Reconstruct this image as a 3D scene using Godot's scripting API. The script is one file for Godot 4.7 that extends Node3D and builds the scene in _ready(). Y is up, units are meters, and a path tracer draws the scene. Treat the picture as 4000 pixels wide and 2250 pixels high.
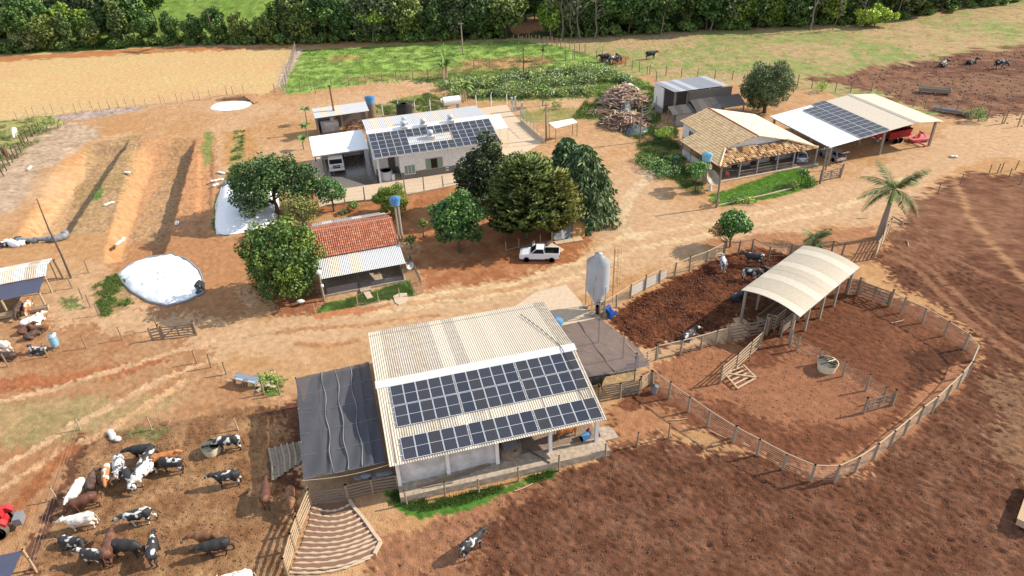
extends Node3D
# A dairy farm seen from the air: milking barn, dairy house, sheds, corrals and cattle. Metres, y up.

class G:
	# collects triangles of one mesh; points are given counter-clockwise seen from outside
	var v := PackedVector3Array()
	var n := PackedVector3Array()
	var uv := PackedVector2Array()
	var c := PackedColorArray()
	var ix := PackedInt32Array()
	var col := Color(1, 1, 1)
	func pt(p: Vector3, nn: Vector3, t: Vector2) -> int:
		v.append(p); n.append(nn); uv.append(t); c.append(col)
		return v.size() - 1
	func tri(a: Vector3, b: Vector3, d: Vector3) -> void:
		var nn := (b - a).cross(d - a).normalized()
		var i := pt(a, nn, Vector2(a.x, a.z)); pt(b, nn, Vector2(b.x, b.z)); pt(d, nn, Vector2(d.x, d.z))
		ix.append_array([i, i + 2, i + 1])
	func quad(a: Vector3, b: Vector3, d: Vector3, e: Vector3) -> void:
		var nn := (b - a).cross(e - a).normalized()
		var w := a.distance_to(b); var h := a.distance_to(e)
		var o := Vector2(a.x + a.z, a.y)
		var i := pt(a, nn, o); pt(b, nn, o + Vector2(w, 0)); pt(d, nn, o + Vector2(w, h)); pt(e, nn, o + Vector2(0, h))
		ix.append_array([i, i + 2, i + 1, i, i + 3, i + 2])
	func box(ce: Vector3, s: Vector3, b := Basis()) -> void:
		var x := b.x * s.x / 2; var y := b.y * s.y / 2; var z := b.z * s.z / 2
		quad(ce - x - y + z, ce + x - y + z, ce + x + y + z, ce - x + y + z)
		quad(ce + x - y - z, ce - x - y - z, ce - x + y - z, ce + x + y - z)
		quad(ce + x - y + z, ce + x - y - z, ce + x + y - z, ce + x + y + z)
		quad(ce - x - y - z, ce - x - y + z, ce - x + y + z, ce - x + y - z)
		quad(ce - x + y + z, ce + x + y + z, ce + x + y - z, ce - x + y - z)
		quad(ce - x - y - z, ce + x - y - z, ce + x - y + z, ce - x - y + z)
	func beam(a: Vector3, b: Vector3, w: float, h: float) -> void:
		var d := b - a
		var x := d.normalized()
		var z := x.cross(Vector3.UP)
		z = Vector3(0, 0, 1) if z.length() < .01 else z.normalized()
		box((a + b) / 2, Vector3(d.length(), h, w), Basis(x, z.cross(x), z))
	func tube(p: Array, r: Array, sides := 6, caps := true) -> void:
		var first := v.size()
		var along := 0.0
		for i in p.size():
			var d: Vector3 = (p[mini(i + 1, p.size() - 1)] - p[maxi(i - 1, 0)]).normalized()
			var x := d.cross(Vector3(.3, .1, .95)).normalized() if absf(d.y) > .9 else d.cross(Vector3.UP).normalized()
			var y := x.cross(d)
			if i: along += p[i].distance_to(p[i - 1])
			for k in sides + 1:
				var a := TAU * k / sides
				var o := x * cos(a) + y * sin(a)
				pt(p[i] + o * r[i], o, Vector2(k * r[i] * TAU / sides, along))
		for i in p.size() - 1:
			for k in sides:
				var q := first + i * (sides + 1) + k
				ix.append_array([q, q + 1, q + sides + 2, q, q + sides + 2, q + sides + 1])
		if caps:
			for e in [0, p.size() - 1]:
				var q: int = first + e * (sides + 1)
				var d: Vector3 = (p[1] - p[0]).normalized() * -1 if e == 0 else (p[-1] - p[-2]).normalized()
				var ce := pt(p[e], d, Vector2())
				for k in sides:
					var w1 := pt(v[q + k], d, Vector2(v[q + k].x, v[q + k].z)); var w2 := pt(v[q + k + 1], d, Vector2(v[q + k + 1].x, v[q + k + 1].z))
					ix.append_array([ce, w2, w1] if e else [ce, w1, w2])
	func cyl(base: Vector3, r0: float, r1: float, h: float, sides := 12) -> void:
		tube([base, base + Vector3(0, h, 0)], [r0, r1], sides)
	func ball(ce: Vector3, r: Vector3, sides := 10, rings := 6) -> void:
		var f := v.size()
		for i in rings + 1:
			var t := PI * i / rings
			for k in sides + 1:
				var a := TAU * k / sides
				var o := Vector3(sin(t) * cos(a), cos(t), sin(t) * sin(a))
				pt(ce + o * r, (o / r).normalized(), Vector2(a, t))
		for i in rings:
			for k in sides:
				var q := f + i * (sides + 1) + k
				ix.append_array([q, q + sides + 1, q + 1, q + 1, q + sides + 1, q + sides + 2])
	func poly(p: Array, y0: float, y1: float) -> void:
		# an upright prism over a ground outline
		var o := PackedVector2Array()
		for q in p: o.append(Vector2(q.x, q.z))
		if Geometry2D.is_polygon_clockwise(o):
			o.reverse()
		var t := Geometry2D.triangulate_polygon(o)
		var f := v.size()
		for q in o: pt(Vector3(q.x, y1, q.y), Vector3.UP, q)
		for i in range(0, t.size(), 3):
			var a := o[t[i]]; var b := o[t[i + 1]]; var d := o[t[i + 2]]
			ix.append_array([f + t[i], f + t[i + 2], f + t[i + 1]] if (b - a).cross(d - a) < 0 else [f + t[i], f + t[i + 1], f + t[i + 2]])
		if y1 > y0:
			for i in o.size():
				var a := o[i]; var b := o[(i + 1) % o.size()]
				quad(Vector3(b.x, y0, b.y), Vector3(a.x, y0, a.y), Vector3(a.x, y1, a.y), Vector3(b.x, y1, b.y))
	func extrude(p: Array, w: float, top := 1.0) -> void:
		# a side outline in x and y (counter-clockwise seen from +z) drawn out across z, narrowed towards its upper edge by top
		var o := PackedVector2Array()
		var lo := 1e9; var hi := -1e9
		for q in p:
			o.append(q); lo = minf(lo, q.y); hi = maxf(hi, q.y)
		var half := func(q: Vector2) -> float: return w / 2 * lerpf(1.0, top, (q.y - lo) / (hi - lo))
		var t := Geometry2D.triangulate_polygon(o)
		for i in range(0, t.size(), 3):
			var a := o[t[i]]; var b := o[t[i + 1]]; var d := o[t[i + 2]]
			if (b - a).cross(d - a) < 0:
				var e := b; b = d; d = e
			tri(Vector3(a.x, a.y, half.call(a)), Vector3(b.x, b.y, half.call(b)), Vector3(d.x, d.y, half.call(d)))
			tri(Vector3(a.x, a.y, -half.call(a)), Vector3(d.x, d.y, -half.call(d)), Vector3(b.x, b.y, -half.call(b)))
		for i in o.size():
			var a := o[i]; var b := o[(i + 1) % o.size()]
			quad(Vector3(a.x, a.y, half.call(a)), Vector3(a.x, a.y, -half.call(a)), Vector3(b.x, b.y, -half.call(b)), Vector3(b.x, b.y, half.call(b)))
	func into(m: ArrayMesh, mat: Material) -> ArrayMesh:
		var a := []
		a.resize(Mesh.ARRAY_MAX)
		if mat is BaseMaterial3D and mat.vertex_color_use_as_albedo:
			for i in c.size(): c[i] = Color(pow(c[i].r, .4545), pow(c[i].g, .4545), pow(c[i].b, .4545))
		a[Mesh.ARRAY_VERTEX] = v; a[Mesh.ARRAY_NORMAL] = n; a[Mesh.ARRAY_TEX_UV] = uv; a[Mesh.ARRAY_COLOR] = c; a[Mesh.ARRAY_INDEX] = ix
		m.add_surface_from_arrays(Mesh.PRIMITIVE_TRIANGLES, a)
		m.surface_set_material(m.get_surface_count() - 1, mat)
		return m
	func mesh(mat: Material) -> ArrayMesh:
		return into(ArrayMesh.new(), mat)

var rng := RandomNumberGenerator.new()
var taken := {}
var M := {}
var TX := {}

func r(a: float, b: float) -> float:
	return rng.randf_range(a, b)

func lin(x: float, y: float, z: float, a := 1.0) -> Color:
	return Color(x, y, z, a).linear_to_srgb()

func numbered(called: String) -> String:
	var k: int = taken.get(called, 0)
	taken[called] = k + 1
	return called if k == 0 else "%s_%03d" % [called, k]

func tag(o: Node, label: String, category: String, group := "", kind := "") -> void:
	if label: o.set_meta("label", label)
	if category: o.set_meta("category", category)
	if group: o.set_meta("group", group)
	if kind: o.set_meta("kind", kind)

func thing(called: String, label: String, category: String, at := Vector3.ZERO, turn := 0.0, group := "") -> Node3D:
	var o := Node3D.new()
	o.name = numbered(called)
	add_child(o)
	o.position = at
	o.rotation.y = turn
	tag(o, label, category, group)
	return o

func put(called: String, m: Mesh, parent: Node, at := Vector3.ZERO, turn := 0.0, label := "") -> MeshInstance3D:
	var o := MeshInstance3D.new()
	o.name = called if parent != self else numbered(called)
	o.mesh = m
	parent.add_child(o, true)
	o.position = at
	o.rotation.y = turn
	if label: o.set_meta("label", label)
	return o

func obj(called: String, g: G, mat: Material, parent: Node) -> MeshInstance3D:
	return put(called, g.mesh(mat), parent)

func struct(called: String, g: G, mat: Material) -> MeshInstance3D:
	var o := obj(called, g, mat, self)
	o.set_meta("kind", "structure")
	return o

func copy(o: Node3D, label: String, at: Vector3, turn := 0.0) -> Node3D:
	var d: Node3D = o.duplicate()
	d.name = numbered(String(o.name).rstrip("0123456789").trim_suffix("_"))
	add_child(d)
	d.position = at
	d.rotation.y = turn
	d.set_meta("label", label)
	return d

func noise_tex(freq: float, lo: float, hi: float, size := 512, octaves := 4, normal := false, seed := 1, kind := FastNoiseLite.TYPE_SIMPLEX_SMOOTH, strength := 6.0) -> NoiseTexture2D:
	var f := FastNoiseLite.new()
	f.noise_type = kind; f.frequency = freq; f.fractal_octaves = octaves; f.seed = seed
	var t := NoiseTexture2D.new()
	t.width = size; t.height = size; t.seamless = true; t.noise = f
	if normal:
		t.as_normal_map = true; t.bump_strength = strength
	else:
		var g := Gradient.new()
		g.colors = PackedColorArray([Color(lo, lo, lo), Color(hi, hi, hi)])
		t.color_ramp = g
	return t

func mat(called: String, col: Color, rough := .85, metal := 0.0, tex := "", scale := 1.0, opts := {}) -> StandardMaterial3D:
	var m := StandardMaterial3D.new()
	m.resource_name = called
	m.albedo_color = col
	m.roughness = rough
	m.metallic = metal
	if tex:
		m.albedo_texture = TX[tex]
		m.uv1_triplanar = true
		m.uv1_scale = Vector3.ONE * scale
	for k in opts: m.set(k, opts[k])
	M[called] = m
	return m

func make_materials() -> void:
	TX.grain = noise_tex(.05, .76, 1.0, 512, 5)
	TX.stain = noise_tex(.012, .74, 1.0, 512, 5, false, 7)
	TX.soft = noise_tex(.02, .9, 1.0, 512, 4, false, 9)
	TX.speck = noise_tex(.09, .6, 1.0, 512, 3, false, 4)
	mat("white_wall", lin(.76, .74, .71), .9, 0, "soft", .2)
	mat("old_white_wall", lin(.62, .61, .6), .9, 0, "stain", .12)
	mat("grey_wall", lin(.19, .165, .16), .9, 0, "soft", .3)
	mat("concrete", lin(.46, .37, .28), .92, 0, "stain", .3)
	mat("dirty_concrete", lin(.27, .2, .145), .95, 0, "stain", .45)
	mat("pale_concrete", lin(.5, .385, .27), .92, 0, "soft", .2)
	mat("fibre_cement", lin(.56, .485, .385), .88, 0, "soft", .35)
	mat("fibre_cement_pale", lin(.6, .52, .42), .88, 0, "soft", .3)
	mat("fibre_cement_dull", lin(.52, .445, .35), .88, 0, "stain", .3)
	mat("fibre_cement_worn", lin(.54, .48, .4), .88, 0, "stain", .5)
	mat("weathered_fibre", lin(.17, .15, .135), .92, 0, "speck", .5)
	mat("weathered_fibre_pale", lin(.24, .21, .19), .92, 0, "speck", .6)
	mat("zinc", lin(.6, .6, .6), .5, .3, "soft", .4)
	mat("zinc_grey", lin(.36, .36, .38), .55, .3, "soft", .4)
	mat("white_sheet", lin(.8, .8, .79), .45, 0, "soft", .25)
	mat("ridge_white", lin(.54, .54, .53), .5, 0, "soft", .5)
	mat("beige_sheet", lin(.4, .345, .265), .6, 0, "soft", .25)
	mat("cream_sheet", lin(.5, .44, .35), .6, 0, "soft", .3)
	mat("galvanised", lin(.5, .56, .63), .42, .35, "soft", .8)
	mat("steel", lin(.35, .36, .38), .5, .6)
	mat("rust", lin(.3, .15, .07), .8, .2, "grain", 2.0)
	mat("post_wood", lin(.33, .24, .15), .95, 0, "grain", 1.5)
	mat("pale_wood", lin(.52, .38, .25), .9, 0, "grain", 1.3)
	mat("grey_wood", lin(.25, .2, .16), .95, 0, "grain", 1.2)
	mat("dark_wood", lin(.1, .065, .045), .95, 0, "grain", 1.2)
	mat("log_bark", lin(.4, .26, .18), .95, 0, "grain", 1.1)
	mat("log_pale", lin(.6, .43, .32), .9, 0, "grain", 1.1)
	mat("log_dark", lin(.2, .12, .085), .95, 0, "grain", 1.1)
	mat("conc_post", lin(.34, .29, .23), .95, 0, "grain", 1.0)
	mat("wire", lin(.3, .27, .24), .6, .5)
	mat("rope", lin(.42, .33, .24), .9)
	mat("white_paint", lin(.75, .75, .75), .35, 0, "soft", .7)
	mat("car_white", lin(.62, .64, .68), .25, 0, "", 1.0, {"clearcoat_enabled": true, "clearcoat": .8})
	mat("car_silver", lin(.36, .38, .43), .3, .5, "", 1.0, {"clearcoat_enabled": true, "clearcoat": .8})
	mat("black_plastic", lin(.015, .015, .017), .6)
	mat("rubber", lin(.03, .028, .026), .9)
	mat("dusty_rubber", lin(.13, .105, .085), .95, 0, "grain", 2.0)
	mat("window_glass", lin(.012, .015, .018), .08)
	mat("headlight", lin(.5, .53, .56), .15)
	mat("tail_red", lin(.35, .02, .02), .3)
	mat("red_paint", lin(.5, .025, .03), .45, 0, "soft", .6)
	mat("pink_paint", lin(.58, .14, .14), .5, 0, "soft", .8)
	mat("dark_red", lin(.16, .012, .016), .6)
	mat("blue_tank", lin(.09, .27, .52), .45, 0, "soft", .6)
	mat("blue_light", lin(.2, .48, .66), .5, 0, "soft", .6)
	mat("blue_deep", lin(.015, .1, .42), .5)
	mat("cream_plastic", lin(.62, .55, .4), .7, 0, "soft", .9)
	mat("water", lin(.2, .24, .18), .05)
	mat("dark_water", lin(.02, .022, .02), .05)
	mat("tarp_white", lin(.78, .79, .8), .55, 0, "soft", .3)
	mat("tarp_grey", lin(.2, .205, .22), .6, 0, "soft", .6)
	mat("tarp_black", lin(.025, .026, .03), .45, 0, "soft", .6)
	mat("tarp_dark_blue", lin(.055, .06, .1), .55, 0, "soft", .6)
	mat("tarp_green", lin(.06, .09, .09), .5, 0, "speck", .5)
	mat("sack", lin(.7, .69, .66), .8, 0, "grain", 2.0)
	mat("ramp_dirt", lin(.24, .125, .08), .97, 0, "grain", .6)
	mat("red_earth", lin(.38, .2, .1), .97, 0, "grain", .8)
	mat("tile_red", lin(.56, .19, .1), .85, 0, "speck", .8)
	mat("tile_red_pale", lin(.64, .28, .17), .85, 0, "speck", .9)
	mat("tile_red_dark", lin(.46, .14, .075), .85, 0, "speck", .9)
	mat("tile_cream", lin(.74, .61, .46), .85, 0, "grain", .9)
	mat("tile_cream_pale", lin(.8, .69, .54), .85, 0, "grain", 1.0)
	mat("tile_straw", lin(.8, .57, .31), .85, 0, "grain", .9)
	mat("tile_straw_pale", lin(.84, .65, .41), .85, 0, "grain", 1.0)
	mat("tile_straw_dark", lin(.7, .45, .22), .85, 0, "grain", 1.0)
	mat("tile_orange", lin(.66, .36, .14), .85, 0, "speck", .7)
	mat("tile_sooty", lin(.17, .08, .045), .9, 0, "speck", .7)
	mat("green_shutter", lin(.2, .29, .22), .7, 0, "soft", 1.0)
	mat("door_grey", lin(.1, .09, .085), .7, 0, "soft", 1.0)
	mat("plank", lin(.55, .43, .3), .9, 0, "grain", 1.0)
	mat("bark", lin(.13, .095, .07), .95, 0, "grain", 1.4)
	mat("pale_bark", lin(.22, .185, .155), .95, 0, "grain", 1.4)
	mat("palm_trunk", lin(.33, .26, .22), .9, 0, "grain", .9)
	mat("crownshaft", lin(.11, .2, .03), .6, 0, "soft", 1.2)
	mat("dark_hair", lin(.012, .01, .009), .8)
	mat("horn", lin(.3, .26, .2), .7)
	for k in ["leaf", "coat", "frond"]:
		mat(k, Color.WHITE, .62 if k != "coat" else .7, 0, "", 1.0, {"vertex_color_use_as_albedo": true, "vertex_color_is_srgb": true})
	M.leaf.backlight_enabled = true
	M.leaf.backlight = lin(.1, .14, .03)
	M.frond.backlight_enabled = true
	M.frond.backlight = lin(.06, .1, .02)
	for d in [["net_dark", lin(.075, .08, .098), .86], ["net_thin", lin(.085, .08, .1), .72]]:
		mat(d[0], Color(d[1].r, d[1].g, d[1].b, d[2]), .9, 0, "grain", .8, {"transparency": BaseMaterial3D.TRANSPARENCY_ALPHA})
	# the face of a solar panel: dark cells between thin pale bars
	var im := Image.create(96, 192, false, Image.FORMAT_RGB8)
	im.fill(Color(.135, .14, .17))
	for k in 6:
		im.fill_rect(Rect2i(k * 16, 0, 1, 192), Color(.42, .43, .46))
		for j in 3: im.fill_rect(Rect2i(k * 16 + 4 + j * 4, 0, 1, 192), Color(.2, .205, .235))
	for k in 24: im.fill_rect(Rect2i(0, k * 8, 96, 1), Color(.28, .29, .325))
	TX.cells = ImageTexture.create_from_image(im)
	for k in 3: mat("panel_cells_" + ["plain", "dusty", "clean"][k], [Color(1, 1, 1), Color(1, .96, .9), Color(.88, .9, .96)][k], [.18, .3, .13][k], 0, "", 1.0, {"albedo_texture": TX.cells})
	mat("panel_frame", lin(.62, .64, .67), .4, .4)


# ---------- the land ----------
var zones := []
var nz := {}

func zone(p: Array, col: Color, soft: float, rough := 0.0, fleck := .12, col2 := Color(-1, 0, 0)) -> void:
	var o := PackedVector2Array()
	for i in range(0, p.size(), 2): o.append(Vector2(p[i], p[i + 1]))
	var b := Rect2(o[0], Vector2.ZERO)
	for q in o: b = b.expand(q)
	zones.append({"o": o, "b": b.grow(soft * 2.2), "c": col, "s": soft, "r": rough, "f": fleck, "c2": col2 if col2.r >= 0 else col})

func track(p: Array, w: float, col: Color) -> void:
	# a worn strip along a line
	for i in range(0, p.size() - 2, 2):
		var a := Vector2(p[i], p[i + 1]); var b := Vector2(p[i + 2], p[i + 3])
		var d := (b - a).normalized()
		var s := d.orthogonal() * w
		a -= d * w * .5; b += d * w * .5
		zone([a.x + s.x, a.y + s.y, b.x + s.x, b.y + s.y, b.x - s.x, b.y - s.y, a.x - s.x, a.y - s.y], col, .3, .02, .25)

func fnl(freq: float, octaves: int, sd: int) -> FastNoiseLite:
	var f := FastNoiseLite.new()
	f.noise_type = FastNoiseLite.TYPE_SIMPLEX_SMOOTH
	f.frequency = freq; f.fractal_octaves = octaves; f.seed = sd
	return f

# each trench: left bank top, foot of the left bank and top of the right wall, near end then far end, and its depth
var trenches := []

func trench_depth(x: float, z: float) -> float:
	var d := 0.0
	for t in trenches:
		var a: Vector3 = t[4]; var b: Vector3 = t[5]
		var ax: Vector3 = b - a
		var k := ((x - a.x) * ax.x + (z - a.z) * ax.z) / ax.length_squared()
		if k < -.08 or k > 1.08: continue
		var l: Vector3 = t[0].lerp(t[1], k)
		var f: Vector3 = t[2].lerp(t[3], k)
		var w: Vector3 = a.lerp(b, k)
		var p := Vector3(x, 0, z)
		var across: Vector3 = (w - l)
		var wide := across.length()
		var s := (p - l).dot(across) / wide
		if s < -.2 or s > wide + .2: continue
		var fs := (f - l).dot(across) / wide
		var wob: float = nz.warp.get_noise_2d(x * 2.2, z * 2.2) * .22
		var v: float = smoothstep(0.0, fs, s + wob) * (1.0 - smoothstep(wide - .55, wide + .05, s + wob))
		v *= smoothstep(-.06, .02, k) * (1.0 - smoothstep(.9, 1.05, k))
		d = maxf(d, v * float(t[6]))
	return d

func far_hill(x: float, z: float) -> float:
	var y := 40.0 * smoothstep(-235.0, -520.0, z) + 12.0 * smoothstep(-238.0, -300.0, z)
	y += 25.0 * smoothstep(230.0, 520.0, absf(x))
	return y

func make_ground() -> void:
	nz.warp = fnl(.16, 3, 3); nz.fine = fnl(1.7, 2, 5); nz.big = fnl(.035, 3, 8); nz.clod = fnl(1.5, 2, 11); nz.streak = fnl(.5, 2, 14); nz.mid = fnl(.33, 3, 21)
	nz.pit = fnl(2.3, 1, 33)
	var tan := Color(.4, .225, .105)
	var pale := Color(.46, .295, .17)
	var red := Color(.29, .115, .05)
	var brown := Color(.115, .048, .027)
	var brown_lit := Color(.205, .1, .056)
	var dung := Color(.068, .021, .0095)
	var green := Color(.2, .31, .065)
	var weed := Color(.1, .16, .035)
	var field := Color(.5, .36, .17)
	var straw := Color(.4, .3, .19)
	# left to right, far to near; colours of the soil and what grows on it
	zone([-120.58, -126.87, -94.07, -123.74, -81.66, -124.37, -77.12, -121.74, -75.58, -109.34, -73.87, -96.67, -83.15, -78.83], Color(.34, .3, .12), .8, .02, .2, Color(.24, .27, .08))
	zone([-142.77, -167.08, -117.6, -170.87, -82.8, -172.33, -48.35, -167.61, -44.55, -164.17, -44.15, -152.61, -43.36, -137.27, -45.12, -131.06, -53.11, -132.81, -66.96, -128.26, -81.42, -123.92, -89.24, -122.76, -108.6, -120.37], field, .4, .02, .05, Color(.5, .32, .16))
	zone([-141.42, -165.23, -116.69, -169.33, -82.48, -171.55, -48.35, -167.61, -47.9, -165.75, -80.75, -167.33, -113.62, -164.11, -137.51, -159.88], Color(.38, .17, .07), 1.2)
	zone([-48.26, -167.24, -44.55, -164.17, -44.15, -152.61, -42.8, -137.2, -44.17, -135.34, -45.48, -144, -46.99, -159.44], Color(.4, .31, .24), .6, .05, .3)
	zone([-44.83, -164.21, -14.77, -165.51, 3.35, -165.5, 14.44, -157.66, 18.79, -150.39, 22.84, -138.53, 27.14, -128.3, 16.29, -123.15, 2.18, -122.71, -6.36, -126.07, -11.94, -134.84, -20.56, -137.05, -31.59, -134.18, -40.64, -130.96, -42.39, -134.36, -44.15, -152.61], green, .5, .03, .25, Color(.26, .36, .09))
	zone([-31.17, -140.37, -24.33, -142.15, -12.54, -144.44, -6.98, -147.16, -1.24, -149.35, -2.06, -144.09, -10.65, -139.14, -14.45, -137.79, -27.93, -134.95], Color(.33, .26, .1), 1.6, .02, .2, Color(.2, .24, .06))
	zone([-38.26, -156.15, -31.63, -157.76, -30.55, -153.72, -36.74, -152.76], Color(.38, .25, .1), .9)
	zone([-7.07, -150.22, 5.46, -150.83, 11.11, -148.12, 8.31, -142.59, -4.44, -142.14, -10.02, -142.37], Color(.36, .22, .1), 1.2, .02, .25)
	zone([-15.83, -135.88, -11.51, -140.63, 2.73, -142.82, 17.03, -142.19, 24.26, -132.97, 27.01, -127.59, 15.47, -122.13, 2.84, -121.31, -5.59, -124.15], weed, 1.0, .05, .4, Color(.18, .18, .06))
	zone([3.34, -165.13, 39.91, -166.95, 81.31, -167.68, 102.47, -173.07, 172.81, -210.88, 96.97, -108.28, 67.3, -106.16, 51.79, -123.8, 44.99, -124.71, 27.83, -131.96, 22.64, -137.18, 18.61, -148.84, 13.55, -157.46], Color(.4, .27, .15), .8, .04, .12, Color(.2, .25, .075))
	zone([20.31, -149.21, 25.88, -147.74, 24.25, -142.58, 19.63, -143.85], red, .8)
	zone([53.72, -127.15, 63.63, -130.07, 76.34, -134.94, 90.59, -140.02, 126.82, -148.66, 80.8, -79.65, 76.52, -98.43, 69.48, -104.44, 66.69, -112.46, 61.36, -121.37], Color(.12, .055, .035), 2.2, .07, .35, Color(.2, .1, .06))
	zone([62.02, -122.9, 81.49, -126.3, 101.19, -123.55, 93.99, -113.14, 69.28, -116.32], Color(.19, .1, .06), 2.0, .06, .3)
	# bare banks and verges
	zone([-82.18, -124.01, -66.76, -127.78, -64.68, -126.64, -71.78, -121.52, -77.79, -121], Color(.36, .28, .24), .5, .06, .35)
	zone([-79.74, -113.34, -77.49, -121.79, -69.05, -117.21, -67.23, -111.95, -68.57, -99.78, -65.54, -86.14, -67.08, -81.71, -76.79, -97.67], Color(.4, .29, .2), 1.0, .05, .3)
	zone([-67.12, -111.05, -62.31, -114.15, -60.04, -111.15, -54.23, -77.43, -59.87, -77.91], Color(.46, .285, .15), .7, .03, .12)
	zone([-66.47, -108.36, -60.51, -113.02, -57.33, -110.85, -49.4, -77.03, -56.79, -77.65], Color(.36, .23, .125), .5, .04, .3, Color(.3, .2, .09))
	zone([-59.36, -111.08, -51.94, -111.15, -47.65, -94.79, -42.61, -76.46, -48.67, -75.96], Color(.44, .24, .12), .5, .03, .15)
	zone([-53.93, -109.59, -50.59, -110.1, -44.69, -89.15, -40.67, -73.35, -46.31, -72.86, -48.06, -80.06], Color(.37, .23, .125), .5, .04, .3, Color(.33, .19, .09))
	zone([-50.92, -110.14, -47.22, -110.62, -42.44, -97.14, -35.89, -75.89, -41.95, -75.4], Color(.42, .215, .105), .5, .04, .2)
	zone([-46.5, -112.36, -41.64, -113.67, -36.75, -96.56, -41.54, -97.04], Color(.4, .22, .09), 1.0, .04, .15)
	zone([-47.64, -76.88, -39.31, -76.69, -31.4, -74.52, -28.3, -66.99, -27.47, -58.51, -35.38, -58.37, -43.36, -67.31], Color(.36, .18, .085), 1.3, .03, .1)
	# the farm road and yards, paler where driven
	zone([-30.9, -54.76, -23.23, -57.53, -9.59, -59.01, .06, -60.5, 8.61, -67.54, 10.4, -74.99, 15.12, -87.28, 18.13, -92.42, 19.87, -84.28, 20.69, -74.1, 36.16, -80.34, 45.4, -84.32, 58.13, -94.11, 71.21, -104.23, 98.6, -110.48, 81.46, -87.3, 66.35, -88.87, 59.44, -86.17, 49.6, -79.09, 42.06, -72.25, 32.83, -71.08, 22.89, -68.16, 14.1, -63.72, 4.29, -56.97, 3.67, -53.7, -13.88, -53.01, -21.9, -52.32, -26.69, -51.16, -30.21, -52.86], pale, 1.0, .02, .06)
	zone([-.53, -77.52, 7.76, -77.33, 9.02, -71.16, 6.26, -65.99, .13, -63.18, -9.41, -61.57, -11.32, -72.85], red, 1.2, .03, .12, Color(.36, .17, .08))
	zone([-26.93, -88.75, -5.73, -86.72, -1.99, -78.19, -10.21, -70.87, -18.6, -77.51, -25.31, -81.37], red, .9, .03, .12, Color(.35, .16, .07))
	zone([-32.64, -78.72, -24.58, -78.02, -19.38, -57.94, -23.82, -58.26, -28.7, -65.37], Color(.26, .11, .055), 1.0, .03, .12)
	zone([-19.81, -59.02, -10.17, -60.87, -9.28, -60.07, -15.38, -57.66, -19.24, -57.25], Color(.4, .17, .08), .4)
	zone([21.37, -69.2, 32.05, -70.18, 42.5, -72.21, 39.68, -65.05, 34.6, -62.14, 29.23, -65.89, 24.57, -66.26], Color(.33, .165, .085), 1.0, .03, .1)
	# lower left: worn pasture
	zone([-63.65, -58.95, -51.97, -59.53, -38.56, -56.57, -29.89, -54.07, -26.22, -49.71, -18.81, -45.55, -18.45, -44.06, -28.35, -43.21, -35.14, -41.78, -32.48, -29.09, -42.12, -29.52], Color(.38, .22, .115), 1.2, .04, .12, Color(.31, .155, .075))
	zone([-46.14, -46.17, -40.38, -46.84, -30.15, -47, -27.92, -45.59, -35.36, -42.24, -41.2, -41.24], Color(.36, .24, .12), 1.2, .03, .15, Color(.26, .2, .09))
	zone([-48.15, -49.42, -39.18, -49.96, -32.26, -52.4, -31.42, -51.17, -38.26, -48.81, -46.79, -47.22], Color(.31, .12, .055), .7, .05, .15)
	zone([-35.41, -42.02, -28.44, -43.45, -18.58, -45.29, -15.54, -34.2, -14.99, -27.42, -31.71, -28.16], Color(.21, .105, .05), .8, .05, .22, Color(.28, .16, .08))
	zone([-35.2, -42.23, -34.24, -41.91, -33.37, -34.21, -31.51, -28.72, -32.3, -28.76, -34.05, -33.9], Color(.13, .06, .035), .5, .07, .2)
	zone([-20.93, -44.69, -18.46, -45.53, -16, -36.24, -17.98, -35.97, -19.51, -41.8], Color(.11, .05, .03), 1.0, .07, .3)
	# lower right: trampled paddock
	zone([-10.48, -27.49, -9.24, -29.48, -8.86, -31.66, -5.82, -32.84, 2.66, -35.27, 6.8, -38.18, 10.55, -38.81, 17.79, -37.58, 22, -34.63, 27.23, -36.66, 37.03, -44.18, 40.7, -48.24, 41.58, -53.67, 39.13, -59.47, 38.89, -64.26, 44.71, -71.03, 52.54, -79.98, 58.91, -84.27, 84.46, -84.31, 33.85, -19.97, -11.8, -21.79], brown, 1.2, .1, .3, Color(.14, .066, .039))
	zone([-9.24, -29.48, -8.88, -31.82, -5.83, -33.02, 2.68, -35.46, 3.17, -34.51, -3.02, -31.37, -3.5, -29.21, -.47, -26.22, -10.35, -26.66], Color(.27, .13, .07), 1.5, .06, .2)
	zone([42.11, -68.41, 51.96, -78.87, 58.74, -83.02, 68.21, -83.35, 55.6, -63.77, 48.82, -59.5, 49.12, -64.29, 42.22, -60, 40.53, -64.13], Color(.15, .068, .038), 1.5, .07, .25, Color(.2, .1, .058))
	zone([37.83, -42.17, 44.71, -46.86, 36.76, -30.41, 34.98, -33.95], Color(.19, .105, .06), 2.0, .08, .25)
	zone([7.4, -42.55, 11.85, -47.31, 14.49, -49.95, 20.62, -51.32, 25.23, -54.16, 34.68, -61.34, 37.32, -57.76, 40.88, -53.07, 40.7, -48.24, 37.03, -44.18, 27.23, -36.66, 21.93, -34.45, 17.79, -37.58, 14.22, -40.11, 6.8, -38.18], Color(.17, .069, .036), .7, .06, .25, Color(.125, .049, .026))
	zone([12.11, -48.67, 20.71, -51.62, 21.51, -49.49, 18.64, -46.89, 17.5, -42.9, 14.6, -41.66, 12.22, -45.71], Color(.27, .12, .06), .9, .04, .15)
	zone([25.14, -50.72, 26.63, -48.02, 30.03, -42.63, 29.18, -40.81, 21.31, -39.06, 17.42, -41.5, 17.87, -45.36, 20.66, -46.76], Color(.25, .112, .06), 1.1, .03, .12)
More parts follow.
